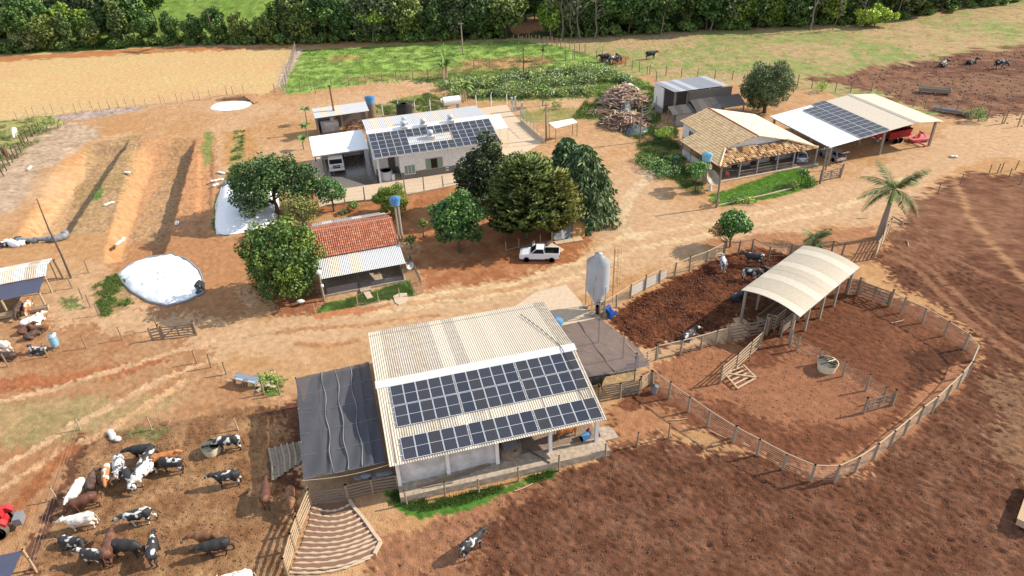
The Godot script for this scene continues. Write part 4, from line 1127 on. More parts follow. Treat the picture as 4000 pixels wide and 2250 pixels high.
func make_cattle() -> void:
	make_cow_shapes()
	var g := "cattle in the lower left yard"
	cow("black cow with a white forehead walking left at the top of the herd", 2, "black", Vector3(-28.03, 1.2, -39.18), Vector3(-29.45, 1.2, -39.1), 1.0, true, 0, g)
	cow("black and white cow drinking from the round trough", 1, "black and white", Vector3(-21.69, 1.2, -39.78), Vector3(-23.06, 1.2, -39.7), 1.0, false, 0, g)
	cow("bright orange cow facing right behind the black and white one", 0, "orange", Vector3(-27.27, 1.2, -38.15), Vector3(-26.23, 1.2, -38.49), .95, false, 0, g)
	cow("mostly black cow with white shoulder patch below the orange cow", 1, "mostly black", Vector3(-25.34, 1.2, -37.65), Vector3(-26.72, 1.2, -37.82), 1.0, false, 0, g)
	cow("black cow standing nose down in the middle of the herd", 0, "mostly black", Vector3(-27.89, 1.2, -38.55), Vector3(-28.01, 1.2, -37.49), 1.05, false, 0, g)
	cow("white cow with a black head in the herd's centre", 1, "mostly white", Vector3(-27.54, 1.2, -37.27), Vector3(-27.92, 1.2, -36.31), 1.05, false, 0, g)
	cow("speckled grey cow seen head on beside the black and white calf", 0, "speckled grey", Vector3(-30.03, 1.2, -38.15), Vector3(-29.58, 1.2, -36.98), 1.05, true, 0, g)
	cow("narrow black and white cow squeezed between two white ones", 1, "black and white", Vector3(-29.1, 1.2, -37), Vector3(-28.2, 1.2, -36.04), .95, true, 0, g)
	cow("orange and white cow with a white face, head on", 0, "orange and white", Vector3(-30.53, 1.2, -37.28), Vector3(-30.16, 1.2, -36.34), .95, true, 0, g)
	cow("dark brown young cow looking back beside the orange and white one", 4, "dark brown", Vector3(-31.04, 1.2, -35.72), Vector3(-31.36, 1.2, -36.69), .9, false, 0, g)
	cow("white cow with grey back nose to nose with the brown cow", 0, "white", Vector3(-31.84, 1.2, -35.95), Vector3(-31.89, 1.2, -34.75), 1.0, false, 0, g)
	cow("brown cow leaning left below the white cow by the wire fence", 1, "brown", Vector3(-30.49, 1.2, -34.59), Vector3(-31.35, 1.2, -34.09), 1.0, false, 0, g)
	cow("all white cow standing alone near the left wire fence", 0, "white", Vector3(-29.75, 1.2, -32.84), Vector3(-30.91, 1.2, -32.6), 1.0, false, 0, g)
	cow("black and white cow with a long white tail in mid yard", 2, "black and white", Vector3(-25.86, 1.2, -33.03), Vector3(-27, 1.2, -32.79), 1.0, false, 0, g)
	cow("black cow with a white nose lying at the yard's lower left", 3, "mostly black", Vector3(-30.77, .5, -31.42), Vector3(-29.9, .5, -31.29), 1.0, true, 0, g)
	cow("dark chestnut cow seen from behind with its head turned up", 0, "brown", Vector3(-27.09, 1.2, -29.92), Vector3(-27.29, 1.2, -30.87), 1.1, false, 0, g)
	cow("broad black cow facing right beside the chestnut one", 1, "black", Vector3(-26.58, 1.2, -30.4), Vector3(-25.62, 1.2, -30.32), 1.05, true, 0, g)
	cow("long black cow with a white head facing away up the yard", 0, "mostly black", Vector3(-24.11, 1.2, -29.63), Vector3(-24.4, 1.2, -30.65), 1.0, true, 0, g)
	cow("small black and white heifer at the bottom of the lower group", 0, "black and white", Vector3(-27.55, 1.2, -29.72), Vector3(-28.68, 1.2, -29.96), .95, false, 0, g)
	cow("tan brown cow walking left above the all black one", 2, "tan brown", Vector3(-20.3, 1.2, -30.93), Vector3(-21.59, 1.2, -30.88), .98, false, 0, g)
	cow("all black cow walking left at the yard's lower right", 2, "black", Vector3(-19.62, 1.2, -30.27), Vector3(-20.72, 1.2, -30.01), 1.0, false, 0, g)
	cow("black cow with white hindquarters standing alone right of the herd", 0, "mostly black", Vector3(-20.67, 1.2, -36.22), Vector3(-22, 1.2, -36.05), 1.0, false, 0, g)
	cow("white cow cut off by the bottom edge of the picture", 0, "white", Vector3(-17.57, 1.2, -27.64), Vector3(-18.4, 1.2, -27.46), 1.05, false, 0, g)
	cow("chestnut cow facing the small ribbed slab in the net's shade", 0, "brown", Vector3(-17.91, 1.2, -33.95), Vector3(-18.1, 1.2, -34.95), 1.0, false, 0, g)
	cow("orange brown cow coming down out of the net's shadow", 1, "tan brown", Vector3(-16.2, 1.2, -34.31), Vector3(-15.9, 1.2, -33.36), 1.0, false, 0, g)
	cow("lean black cow with a long shadow alone in the lower paddock", 0, "mostly black", Vector3(-3.59, 1.2, -29.27), Vector3(-2.95, 1.2, -29.9), 1.0, false)
	g = "cattle by the left shed"
	cow("white headed cow eating from the trough under the left shed", 1, "orange and white", Vector3(-49.43, 1.2, -60.9), Vector3(-49.11, 1.2, -59.88), .95, true, 0, g)
	cow("dark cow at the trough under the left shed's tarpaulin", 1, "dark brown", Vector3(-50.11, 1.2, -60.4), Vector3(-49.9, 1.2, -59.41), .9, false, 0, g)
	cow("white calf lying left of its twin below the left shed", 3, "white", Vector3(-48.35, .4, -58.19), Vector3(-48.03, .4, -58.6), .9, false, 0, g)
	cow("white calf lying right of its twin below the left shed", 3, "white", Vector3(-47.48, .4, -57.96), Vector3(-47.4, .4, -58.64), .95, false, 0, g)
	cow("chocolate calf lying below the two white calves, leftmost", 3, "brown", Vector3(-47.93, .4, -56.66), Vector3(-47.61, .4, -57.21), .85, false, 0, g)
	cow("brown calf stretched out right of the chocolate calf", 3, "tan brown", Vector3(-46.14, .4, -57.03), Vector3(-46.81, .4, -56.91), .85, false, 0, g)
	cow("dark brown calf lying in front of the stretched brown calf", 3, "dark brown", Vector3(-46.81, .4, -55.69), Vector3(-46.38, .4, -56.31), .85, false, 0, g)
	cow("cream cow half out of the picture at the left edge", 0, "white", Vector3(-47.45, 1.2, -53.42), Vector3(-48.55, 1.2, -53.65), 1.0, false, 0, g)
	cow("dark calf lying at the left edge by a wooden post", 3, "dark brown", Vector3(-46.71, .4, -52.6), Vector3(-47.57, .4, -52.65), 1.0, false, 0, g)
	cow("black and white calf lying beside the blue barrel", 3, "black and white", Vector3(-44.15, .4, -53.33), Vector3(-44.93, .4, -53.31), .95, false, 0, g)
	g = "cattle in the dung paddock"
	cow("speckled cow facing away at the paddock's top corner", 0, "speckled grey", Vector3(22.24, 1.2, -62.67), Vector3(22.41, 1.2, -64.1), .95, false, 0, g)
	cow("large black cow standing in profile before the paddock's back fence", 0, "mostly black", Vector3(26.43, 1.2, -63.77), Vector3(25.09, 1.2, -64.2), 1.05, false, 0, g)
	cow("white rumped black cow grazing beside the arched shelter", 1, "black and white", Vector3(24.16, 1.2, -61.12), Vector3(25.22, 1.2, -60.94), 1.0, true, 0, g)
	cow("black cow half hidden behind the arched roof's far edge", 3, "black", Vector3(27.46, .5, -62.36), Vector3(26.96, .5, -62.19), 1.0, false, 0, g)
	cow("black cow in the shade under the arched roof's left corner", 3, "mostly black", Vector3(21.97, .5, -57.41), Vector3(22.49, .5, -57.75), 1.0, false, 0, g)
	cow("black and white cow resting against the paddock's cable fence", 3, "mostly black", Vector3(15.56, .5, -51.22), Vector3(16.48, .5, -52.07), 1.05, false, 0, g)
	cow("black cow under the right hand shade net", 0, "black", Vector3(6.21, 1.2, -44.98), Vector3(6.99, 1.2, -45.25), 1.0, false)
	cow("tan cow standing in the open bay of the milking barn", 0, "orange", Vector3(3.5, 1.6, -39.09), Vector3(4.16, 1.6, -39.31), 1.0, false, .5)
	g = "cattle on the far pasture"
	cow("black cow standing alone on the far dry pasture", 0, "black", Vector3(29.46, 1.2, -145.1), Vector3(30.7, 1.2, -145.29), 1.15, false, 0, g)
	cow("leftmost black cow at the far pasture's feeder", 0, "black", Vector3(21.11, 1.2, -144.46), Vector3(19.98, 1.2, -144.26), 1.15, false, 0, g)
	cow("middle black and white cow at the far pasture's feeder", 1, "black and white", Vector3(22.47, 1.2, -142.75), Vector3(21.4, 1.2, -142.17), 1.15, false, 0, g)
	cow("rightmost dark cow at the far pasture's feeder", 0, "mostly black", Vector3(23.44, 1.2, -142.61), Vector3(23.07, 1.2, -144.16), 1.15, false, 0, g)
	g = "cattle on the far dark ground"
	cow("black cow lying at the left of the three on the dark ground", 3, "mostly black", Vector3(81.84, .4, -131.64), Vector3(83.55, .4, -133.09), 1.2, true, 0, g)
	cow("black cow lying in the middle of the three on the dark ground", 3, "black", Vector3(87.37, .4, -132.53), Vector3(89.12, .4, -133.3), 1.25, false, 0, g)
	cow("grey black cow grazing at the right of the dark ground", 1, "mostly black", Vector3(90.73, 1.2, -129.39), Vector3(92.51, 1.2, -129.47), 1.2, false, 0, g)
	cow("white cow grazing alone in the left pasture corner", 1, "white", Vector3(-81.25, 1.2, -113.97), Vector3(-80.68, 1.2, -112.75), 1.1, false)
	cow("brown cow grazing at the left edge below the pasture corner", 1, "brown", Vector3(-78.07, 1.2, -105.19), Vector3(-77.02, 1.2, -104.06), 1.05, false)


# ---------- roofs and buildings; each in its own frame: x along its ridge, z towards the picture's front ----------
# a strip of wavy sheeting from a (top) to b (bottom) in the frame's y and z, w wide from its left edge, its waves running down the slope
func wavy(w: float, a: Vector2, b: Vector2, pitch: float, amp: float, courses := 1) -> G:
	var g := G.new()
	var k := int(round(w / pitch)) * 6
	var dn := (b - a).normalized()
	var up := Vector2(-dn.y, dn.x)
	if up.x < 0: up = -up
	for j in courses:
		for e in 2:
			var q := a.lerp(b, float(j + e) / courses) + up * (.012 if e else 0.0) * (1 if courses > 1 else 0)
			for i in k + 1:
				var t := i * TAU / 6.0
				var x := w * i / k
				var y := amp * sin(t)
				var slope := amp * cos(t) * TAU / (w / k * 6.0)
				g.pt(Vector3(x, q.x + up.x * y, q.y + up.y * y), Vector3(-slope, up.x, up.y).normalized(), Vector2(x, q.y))
		var f := j * 2 * (k + 1)
		for i in k:
			g.ix.append_array([f + i, f + i + k + 1, f + i + 1, f + i + 1, f + i + k + 1, f + i + k + 2] if b.y < a.y else [f + i, f + i + 1, f + i + k + 1, f + i + 1, f + i + k + 2, f + i + k + 1])
	return g

# a slope of single sheets side by side, each a piece of its own
func sheet_roof(t: Node3D, x0: float, x1: float, a: Vector2, b: Vector2, pitch: float, amp: float, mats: Array, sheet := 1.06, called := "roof_sheet", lift := .0) -> void:
	var n := int(round((x1 - x0) / sheet))
	var w := (x1 - x0) / n
	var m := []
	for q in mats: m.append(wavy(w, a, b, pitch, amp).mesh(M[q]))
	for i in n: put(called, m[(i * 7 + i / 3) % m.size()], t, Vector3(x0 + w * i, (i % 2) * .004 + lift, 0))

func slab(t: Node3D, called: String, p: Array, th: float, mat_name: String) -> MeshInstance3D:
	# a thin plate between four corners, given counter-clockwise from above
	var g := G.new()
	var n: Vector3 = (p[1] - p[0]).cross(p[3] - p[0]).normalized() * th
	g.quad(p[0], p[1], p[2], p[3])
	g.quad(p[3] - n, p[2] - n, p[1] - n, p[0] - n)
	for i in 4:
		var a: Vector3 = p[i]; var b: Vector3 = p[(i + 1) % 4]
		g.quad(a - n, b - n, b, a)
	return obj(called, g, M[mat_name], t)

func wall(t: Node3D, a: Vector3, b: Vector3, h: float, mat_name: String, th := .15, called := "wall") -> MeshInstance3D:
	var g := G.new()
	g.beam(a + Vector3(0, h / 2, 0), b + Vector3(0, h / 2, 0), th, h)
	return obj(called, g, M[mat_name], t)

func post(t: Node3D, p: Vector3, h: float, w: float, mat_name: String, called := "column") -> void:
	var g := G.new()
	g.box(p + Vector3(0, h / 2, 0), Vector3(w, h, w))
	obj(called, g, M[mat_name], t)

func panel_mesh(w: float, l: float, cells: String) -> ArrayMesh:
	# lies in x (across) and z (down), face up
	var g := G.new()
	g.box(Vector3(w / 2, -.018, l / 2), Vector3(w, .036, l))
	var f := .028
	var c := G.new()
	for s in 2:
		var z0 := f + s * (l / 2 - f / 3); var z1 := l / 2 - f / 3 + s * (l / 2 - f * .66)
		var i := c.pt(Vector3(f, .002, z1), Vector3.UP, Vector2(0, .5)); c.pt(Vector3(w - f, .002, z1), Vector3.UP, Vector2(1, .5)); c.pt(Vector3(w - f, .002, z0), Vector3.UP, Vector2(1, 0)); c.pt(Vector3(f, .002, z0), Vector3.UP, Vector2(0, 0))
		c.ix.append_array([i, i + 2, i + 1, i, i + 3, i + 2])
	var m := ArrayMesh.new()
	g.into(m, M.panel_frame)
	return c.into(m, M[cells])

# panels in columns along x and rows down the slope, laid on a roof plane: y = top - slope * z
func array(label: String, home: Vector3, turn: float, top: float, slope: float, x0: float, pw: float, step: float, rows: Array, l: float, skip := [], gap_every := 0, lift := .12) -> void:
	var t := thing("solar_array", label, "solar panels", home, turn)
	var m := [panel_mesh(pw, l, "panel_cells_plain"), panel_mesh(pw, l, "panel_cells_dusty"), panel_mesh(pw, l, "panel_cells_clean")]
	for k in rows.size():
		var x: float = x0 + rows[k][2]
		for i in rows[k][1]:
			if gap_every and i and i % gap_every == 0: x += .09
			if not [k, i] in skip:
				var o := put("solar_panel", m[(i * 5 + k * 3 + i / 4) % 3], t, Vector3(x, top - slope * rows[k][0] + lift, rows[k][0]))
				o.rotation.x = atan(slope)
			x += step
		var g := G.new()
		for q in [.25, .75]:
			var z: float = rows[k][0] + l * q
			g.beam(Vector3(x0 + rows[k][2] - .25, top - slope * z + lift - .06, z), Vector3(x + .1, top - slope * z + lift - .06, z), .05, .05)
		obj("rail", g, M.panel_frame, t)

func make_barn() -> void:
	var at := Vector3(-10.6, 0, -41.16)
	var t := thing("milking_barn", "open milking barn with corrugated roof and white front wall, nearest building", "barn", at, .24)
	var fc := ["fibre_cement", "fibre_cement_pale", "fibre_cement_dull", "fibre_cement", "fibre_cement_worn"]
	sheet_roof(t, 0, 15.84, Vector2(4.84, -.05), Vector2(3.69, -8.44), .177, .026, fc)
	sheet_roof(t, 0, 15.84, Vector2(4.84, .05), Vector2(3.5, 7.4), .177, .026, fc)
	slab(t, "ridge_cap", [Vector3(-.05, 4.79, .55), Vector3(15.9, 4.79, .55), Vector3(15.9, 4.9, -.1), Vector3(-.05, 4.9, -.1)], .02, "ridge_white")
	slab(t, "ridge_cap", [Vector3(-.05, 4.905, -.095), Vector3(15.9, 4.905, -.095), Vector3(15.9, 4.86, -.3), Vector3(-.05, 4.86, -.3)], .02, "ridge_white")
	var g := G.new()
	g.box(Vector3(8, .3, -1.2), Vector3(15.4, .6, 15.4))
	obj("floor_slab", g, M.dirty_concrete, t)
	g = G.new()
	g.box(Vector3(8.2, .31, 6.95), Vector3(15.7, .62, 1.5))
	obj("platform", g, M.concrete, t)
	wall(t, Vector3(.6, .6, 6.35), Vector3(7.6, .6, 6.35), 2.1, "old_white_wall", .2)
	wall(t, Vector3(.6, .6, -1), Vector3(.6, .6, 6.24), 1.2, "old_white_wall", .18)
	wall(t, Vector3(.6, .6, -7.6), Vector3(15.4, .6, -7.6), 1.6, "old_white_wall", .18, "back_wall")
	wall(t, Vector3(7.6, .6, .5), Vector3(7.6, .6, 6.24), 2.2, "old_white_wall", .16, "inner_wall")
	for x in [.5, 4.05, 7.7, 11.75, 15.4]:
		for z in [6.5, -.2, -7.7]:
			post(t, Vector3(x, 0, z), 3.6 if z > 1 else (4.6 if z > -2 else 3.75), .26, "white_wall")
	for z in [[6.5, 3.5], [-.2, 4.68], [-7.7, 3.7]]:
		g = G.new()
		g.beam(Vector3(.1, z[1], z[0]), Vector3(15.7, z[1], z[0]), .12, .2)
		obj("purlin", g, M.grey_wood, t)
	for x in [.5, 4.05, 7.7, 11.75, 15.4]:
		g = G.new()
		g.beam(Vector3(x, 3.5, 7.2), Vector3(x, 4.7, 0), .1, .18)
		g.beam(Vector3(x, 4.7, 0), Vector3(x, 3.6, -8.2), .1, .18)
		obj("rafter", g, M.grey_wood, t)
	# the dark cable that lies over the right end of the roof
	g = G.new()
	var cz := [Vector3(13.2, 4.1, -6.5), Vector3(14.0, 4.5, -3.6), Vector3(14.6, 4.8, -1), Vector3(14.75, 4.95, .2), Vector3(14.9, 4.42, 3.0), Vector3(14.6, 4.2, 4.1), Vector3(14.75, 3.95, 5.5)]
	g.tube(cz, [.03, .03, .03, .03, .03, .03, .03], 5)
	obj("cable", g, M.black_plastic, t)
	array("upper solar array of two rows on the milking barn's roof", at, .24, 4.84, .1813, .98, .93, .957, [[.62, 15, 0], [2.55, 15, .02]], 1.89, [], 5)
	array("lower single row solar array along the milking barn's eave", at, .24, 4.84, .1813, 1.05, .93, .957, [[5.35, 15, 0]], 1.9, [], 5)
	# things in and round the barn
	var l := func(x: float, y: float, z: float) -> Vector3: return at + Vector3(x, y, z).rotated(Vector3.UP, .24)
	t = thing("round_tank", "round concrete tank half covered by a sheet under the barn's eave", "tank", l.call(8.75, .6, 5.6), .24)
	g = G.new()
	g.tube([Vector3(0, 0, 0), Vector3(0, .75, 0), Vector3(0, .78, 0), Vector3(0, .7, 0)], [1.0, 1.0, .9, .86], 22)
	obj("shell", g, M.dirty_concrete, t)
	g = G.new()
	g.cyl(Vector3(0, .6, 0), .86, .86, .04, 20)
	obj("feed", g, M.ramp_dirt, t)
	t = thing("cover_sheet", "corrugated sheet laid over the barn's round tank", "roof sheet", l.call(8.3, 1.43, 5.35), .24)
	obj("sheet", wavy(1.1, Vector2(0, -.75), Vector2(0, .85), .1, .018), M.zinc_grey, t)
	t = thing("feed_cabinet", "small pale metal hopper under the barn roof behind the round tank", "hopper", l.call(10.2, .6, 4.5), .24)
	g = G.new()
	g.extrude([Vector2(-.55, .8), Vector2(-.2, .25), Vector2(.2, .25), Vector2(.55, .8), Vector2(.55, 1.2), Vector2(-.55, 1.2)], .7)
	obj("bin", g, M.zinc_grey, t)
	g = G.new()
	for x in [-.4, .4]:
		for z in [-.3, .3]: g.beam(Vector3(x, 0, z), Vector3(x, .8, z), .05, .05)
	obj("frame", g, M.steel, t)
	t = thing("blue_drum", "blue plastic drum lying beside the barn's right corner column", "drum", l.call(14.6, .62, 6.2), .5)
	g = G.new()
	g.tube([Vector3(-.3, .3, 0), Vector3(-.27, .3, 0), Vector3(.3, .42, 0), Vector3(.33, .42, 0)], [.24, .29, .29, .24], 14)
	obj("barrel", g, M.blue_tank, t)
	t = thing("work_coat", "dark blue cloth heap with a red cap by the barn's corner column", "cloth", l.call(15.0, .62, 5.9), .3)
	g = G.new()
	g.ball(Vector3(0, .35, 0), Vector3(.24, .42, .26), 9, 6); g.ball(Vector3(-.2, .1, .1), Vector3(.25, .16, .24), 8, 5)
	obj("cloth", g, M.tarp_dark_blue, t)
	g = G.new()
	g.ball(Vector3(.06, .8, 0), Vector3(.12, .09, .12), 8, 5)
	obj("cap", g, M.red_paint, t)
	var k := 0
	for q in [[1.6, 7.1, 2.7, .02], [2.0, 7.28, 2.2, -.06], [2.9, 7.0, 3.4, .1], [4.4, 7.05, 2.8, .16], [5.2, 6.8, 2.3, .22]]:
		t = thing("board", ["longest grey board on the platform before the white wall", "short board at the edge of the barn platform", "board leaning across the platform's middle", "dark board slanting on the platform near the wall's end", "rough board nearest the wall's right end on the platform"][k], "board", l.call(q[0], .66 + k * .015, q[1]), .24 + q[3])
		g = G.new()
		g.box(Vector3(q[2] / 2, .02, 0), Vector3(q[2], .035, .14))
		obj("plank", g, M.grey_wood if k % 2 else M.post_wood, t)
		k += 1
	t = thing("broken_pole", "black pole fallen from the platform beside the round tank", "pole", l.call(10.3, .62, 6.2), -.7)
	g = G.new()
	g.tube([Vector3(-.3, .12, 0), Vector3(1.8, .06, 0)], [.06, .05], 6)
	obj("pole", g, M.dark_wood, t)
	t = thing("concrete_slab", "thin concrete slab on the dirt at the barn's right corner", "slab", Vector3.ZERO)
	g = G.new()
	g.poly([Vector3(6.46, 0, -38.95), Vector3(7.76, 0, -39.32), Vector3(7.44, 0, -40.32), Vector3(6.9, 0, -40.55), Vector3(6.27, 0, -40.39)], -.05, .1)
	obj("slab", g, M.concrete, t)

# a sheet of net between rows of points, sagging between its wires
func net_strip(a0: Vector3, a1: Vector3, b0: Vector3, b1: Vector3, sag: float, wires: int) -> G:
	var g := G.new()
	var nu := 6; var nv := wires * 6
	for i in nu + 1:
		for j in nv + 1:
			var u := float(i) / nu; var w := float(j) / nv
			var p := a0.lerp(b0, u).lerp(a1.lerp(b1, u), w)
			p.y -= absf(sin(w * wires * PI)) * sag * (.6 + .4 * sin(u * 3 + w * 9)) + sin(u * TAU + w * 13.0) * sag * .18 + sin(u * PI) * sag * .2
			g.pt(p, Vector3.UP, Vector2(u, w))
	for i in nu:
		for j in nv:
			var q := i * (nv + 1) + j
			var nn := (g.v[q + 1] - g.v[q]).cross(g.v[q + nv + 1] - g.v[q]).normalized()
			g.ix.append_array([q, q + nv + 1, q + 1, q + 1, q + nv + 1, q + nv + 2] if nn.y > 0 else [q, q + 1, q + nv + 1, q + 1, q + nv + 2, q + nv + 1])
			if nn.y < 0: nn = -nn
			g.n[q] = nn
	return g

func make_nets() -> void:
	rng.seed = 12
	# corners: left back, left front, right back, right front
	var lb := Vector3(-17.81, 3, -44.45); var lf := Vector3(-14.86, 2.7, -33.92)
	var rb := Vector3(-12.08, 3.3, -45.76); var rf := Vector3(-9.32, 3.1, -34.79)
	var t := thing("shade_net", "large dark shade net stretched left of the milking barn", "shade net")
	var cut := [0.0, .27, .36, .55, .74, .86, 1.0]
	for i in 6:
		var u0: float = cut[i]; var u1: float = cut[i + 1] + .01
		var jb := r(-.15, .15)
		obj("net_strip", net_strip(lb.lerp(rb, u0), lf.lerp(rf, u0), lb.lerp(rb, u1) + Vector3(0, .02, 0), lf.lerp(rf, u1) + Vector3(0, jb, 0), .14, 5), M.net_dark, t)
	# the gathered seams
	for u in [.36, .55, .74]:
		var g := G.new()
		var pts := []; var rs := []
		for k in 25:
			var w := k / 24.0
			pts.append(lb.lerp(rb, u).lerp(lf.lerp(rf, u), w) + Vector3(sin(w * 17 + u * 9) * .09, .03 - absf(sin(w * 5 * PI)) * .09, 0)); rs.append(.015 + .03 * absf(sin(w * 11 + u * 5)))
		g.tube(pts, rs, 5)
		obj("seam", g, M.tarp_grey, t)
	for k in 6:
		var w := k / 5.0
		var g := G.new()
		var pts := []; var rs := []
		for i in 9:
			var u := i / 8.0
			pts.append(lb.lerp(lf, w).lerp(rb.lerp(rf, w), u) + Vector3(0, .04 - sin(u * PI) * .06, 0)); rs.append(.016)
		g.tube(pts, rs, 4)
		obj("wire", g, M.tarp_grey, t)
	for k in 4:
		var g := G.new()
		var p := lb.lerp(lf, k / 3.0)
		g.tube([Vector3(p.x, -.2, p.z), p + Vector3(0, .1, 0)], [.07, .06], 6)
		obj("post", g, M.post_wood, t)
	var g := G.new()
	var wp := []; var wr := []
	var w0 := Vector3(-14.91, 2.7, -33.8); var w1 := Vector3(-8.76, 3.4, -34.34)
	for i in 13:
		wp.append(w0.lerp(w1, i / 12.0) - Vector3(0, sin(i / 12.0 * PI) * .3, 0)); wr.append(.022)
	g.tube(wp, wr, 5)
	obj("guy_wire", g, M.rope, t)
	t = thing("shade_net", "thin see through shade net right of the milking barn", "shade net")
	var p := [Vector3(3.71, 2.9, -50.26), Vector3(7.81, 2.6, -51.73), Vector3(10.27, 2.5, -46.19), Vector3(11.12, 2.4, -44.95), Vector3(5.8, 3, -43.18)]
	obj("net_strip", net_strip(p[0], p[4], p[0].lerp(p[1], .5), p[4].lerp(p[3], .4), .12, 2), M.net_thin, t)
	obj("net_strip", net_strip(p[0].lerp(p[1], .5) + Vector3(0, .02, 0), p[4].lerp(p[3], .4), p[1], p[3], .14, 2), M.net_thin, t)
	g = G.new()
	var mid: Vector3 = p[1].lerp(p[3], .55)
	g.tri(p[1], mid + (p[2] - mid) * .9 + Vector3(.3, -.05, -1.0), p[3])
	obj("net_corner", g, M.net_thin, t)
	g = G.new()
	var sp := []; var sr := []
	for i in 13:
		sp.append(p[0].lerp(p[1], .5).lerp(p[4].lerp(p[3], .4), i / 12.0) + Vector3(sin(i * 1.7) * .06, .02 - sin(i / 12.0 * PI) * .1, 0)); sr.append(.04)
	g.tube(sp, sr, 5)
	obj("seam", g, M.tarp_black, t)
	for q in [Vector3(7.73, 2.6, -51.46), Vector3(9.59, 2.5, -49.08), Vector3(10.11, 2.5, -46)]:
		g = G.new()
		g.tube([Vector3(q.x, -.2, q.z), q], [.07, .06], 6)
		obj("post", g, M.post_wood, t)
	for q in [[p[0], p[2]], [p[4].lerp(p[0], .5), p[2]], [p[4], p[3]], [p[0], p[1]]]:
		g = G.new()
		g.tube([q[0], (q[0] + q[1]) / 2 - Vector3(0, .08, 0), q[1]], [.012, .012, .012], 4)
		obj("wire", g, M.tarp_grey, t)
	t = thing("plastic_sheet", "torn pale plastic sheet hung over the board fence under the dark net", "plastic sheet", Vector3(-10.42, 1.1, -35.2), .15)
	g = G.new()
	for i in 5: g.ball(Vector3(-1.0 + i * .5, .15 + .12 * sin(i * 2.1), r(-.2, .2)), Vector3(.45, .12 + .1 * (i % 2), .3), 8, 5)
	obj("sheet", g, M.tarp_grey, t)

func window(t: Node3D, x0: float, x1: float, y0: float, y1: float, z: float, shutters: bool) -> void:
	# in a wall facing +z
	var g := G.new()
	var f := .07
	for b in [[x0, x1, y0 - f, y0], [x0, x1, y1, y1 + f], [x0 - f, x0, y0 - f, y1 + f], [x1, x1 + f, y0 - f, y1 + f]]:
		g.box(Vector3((b[0] + b[1]) / 2, (b[2] + b[3]) / 2, z + .03), Vector3(b[1] - b[0], b[3] - b[2], .1))
	var o := obj("window", g, M.pale_wood if shutters else M.white_wall, t)
	if not shutters:
		g = G.new()
		g.box(Vector3((x0 + x1) / 2, (y0 + y1) / 2, z + .01), Vector3(x1 - x0, y1 - y0, .02))
		obj("pane", g, M.green_shutter, o)
	var w := (x1 - x0) / 3.3
	for k in 2:
		g = G.new()
		var c := x0 + w / 2 if k == 0 else x1 - w / 2
		if shutters: g.box(Vector3(c, (y0 + y1) / 2, z + .05), Vector3(w, y1 - y0, .04))
		else: g.box(Vector3(lerpf(x0, x1, .33 + .34 * k), (y0 + y1) / 2, z + .035), Vector3(.05, y1 - y0, .04))
		obj("shutter" if shutters else "bar", g, M.green_shutter if shutters else M.white_wall, o)

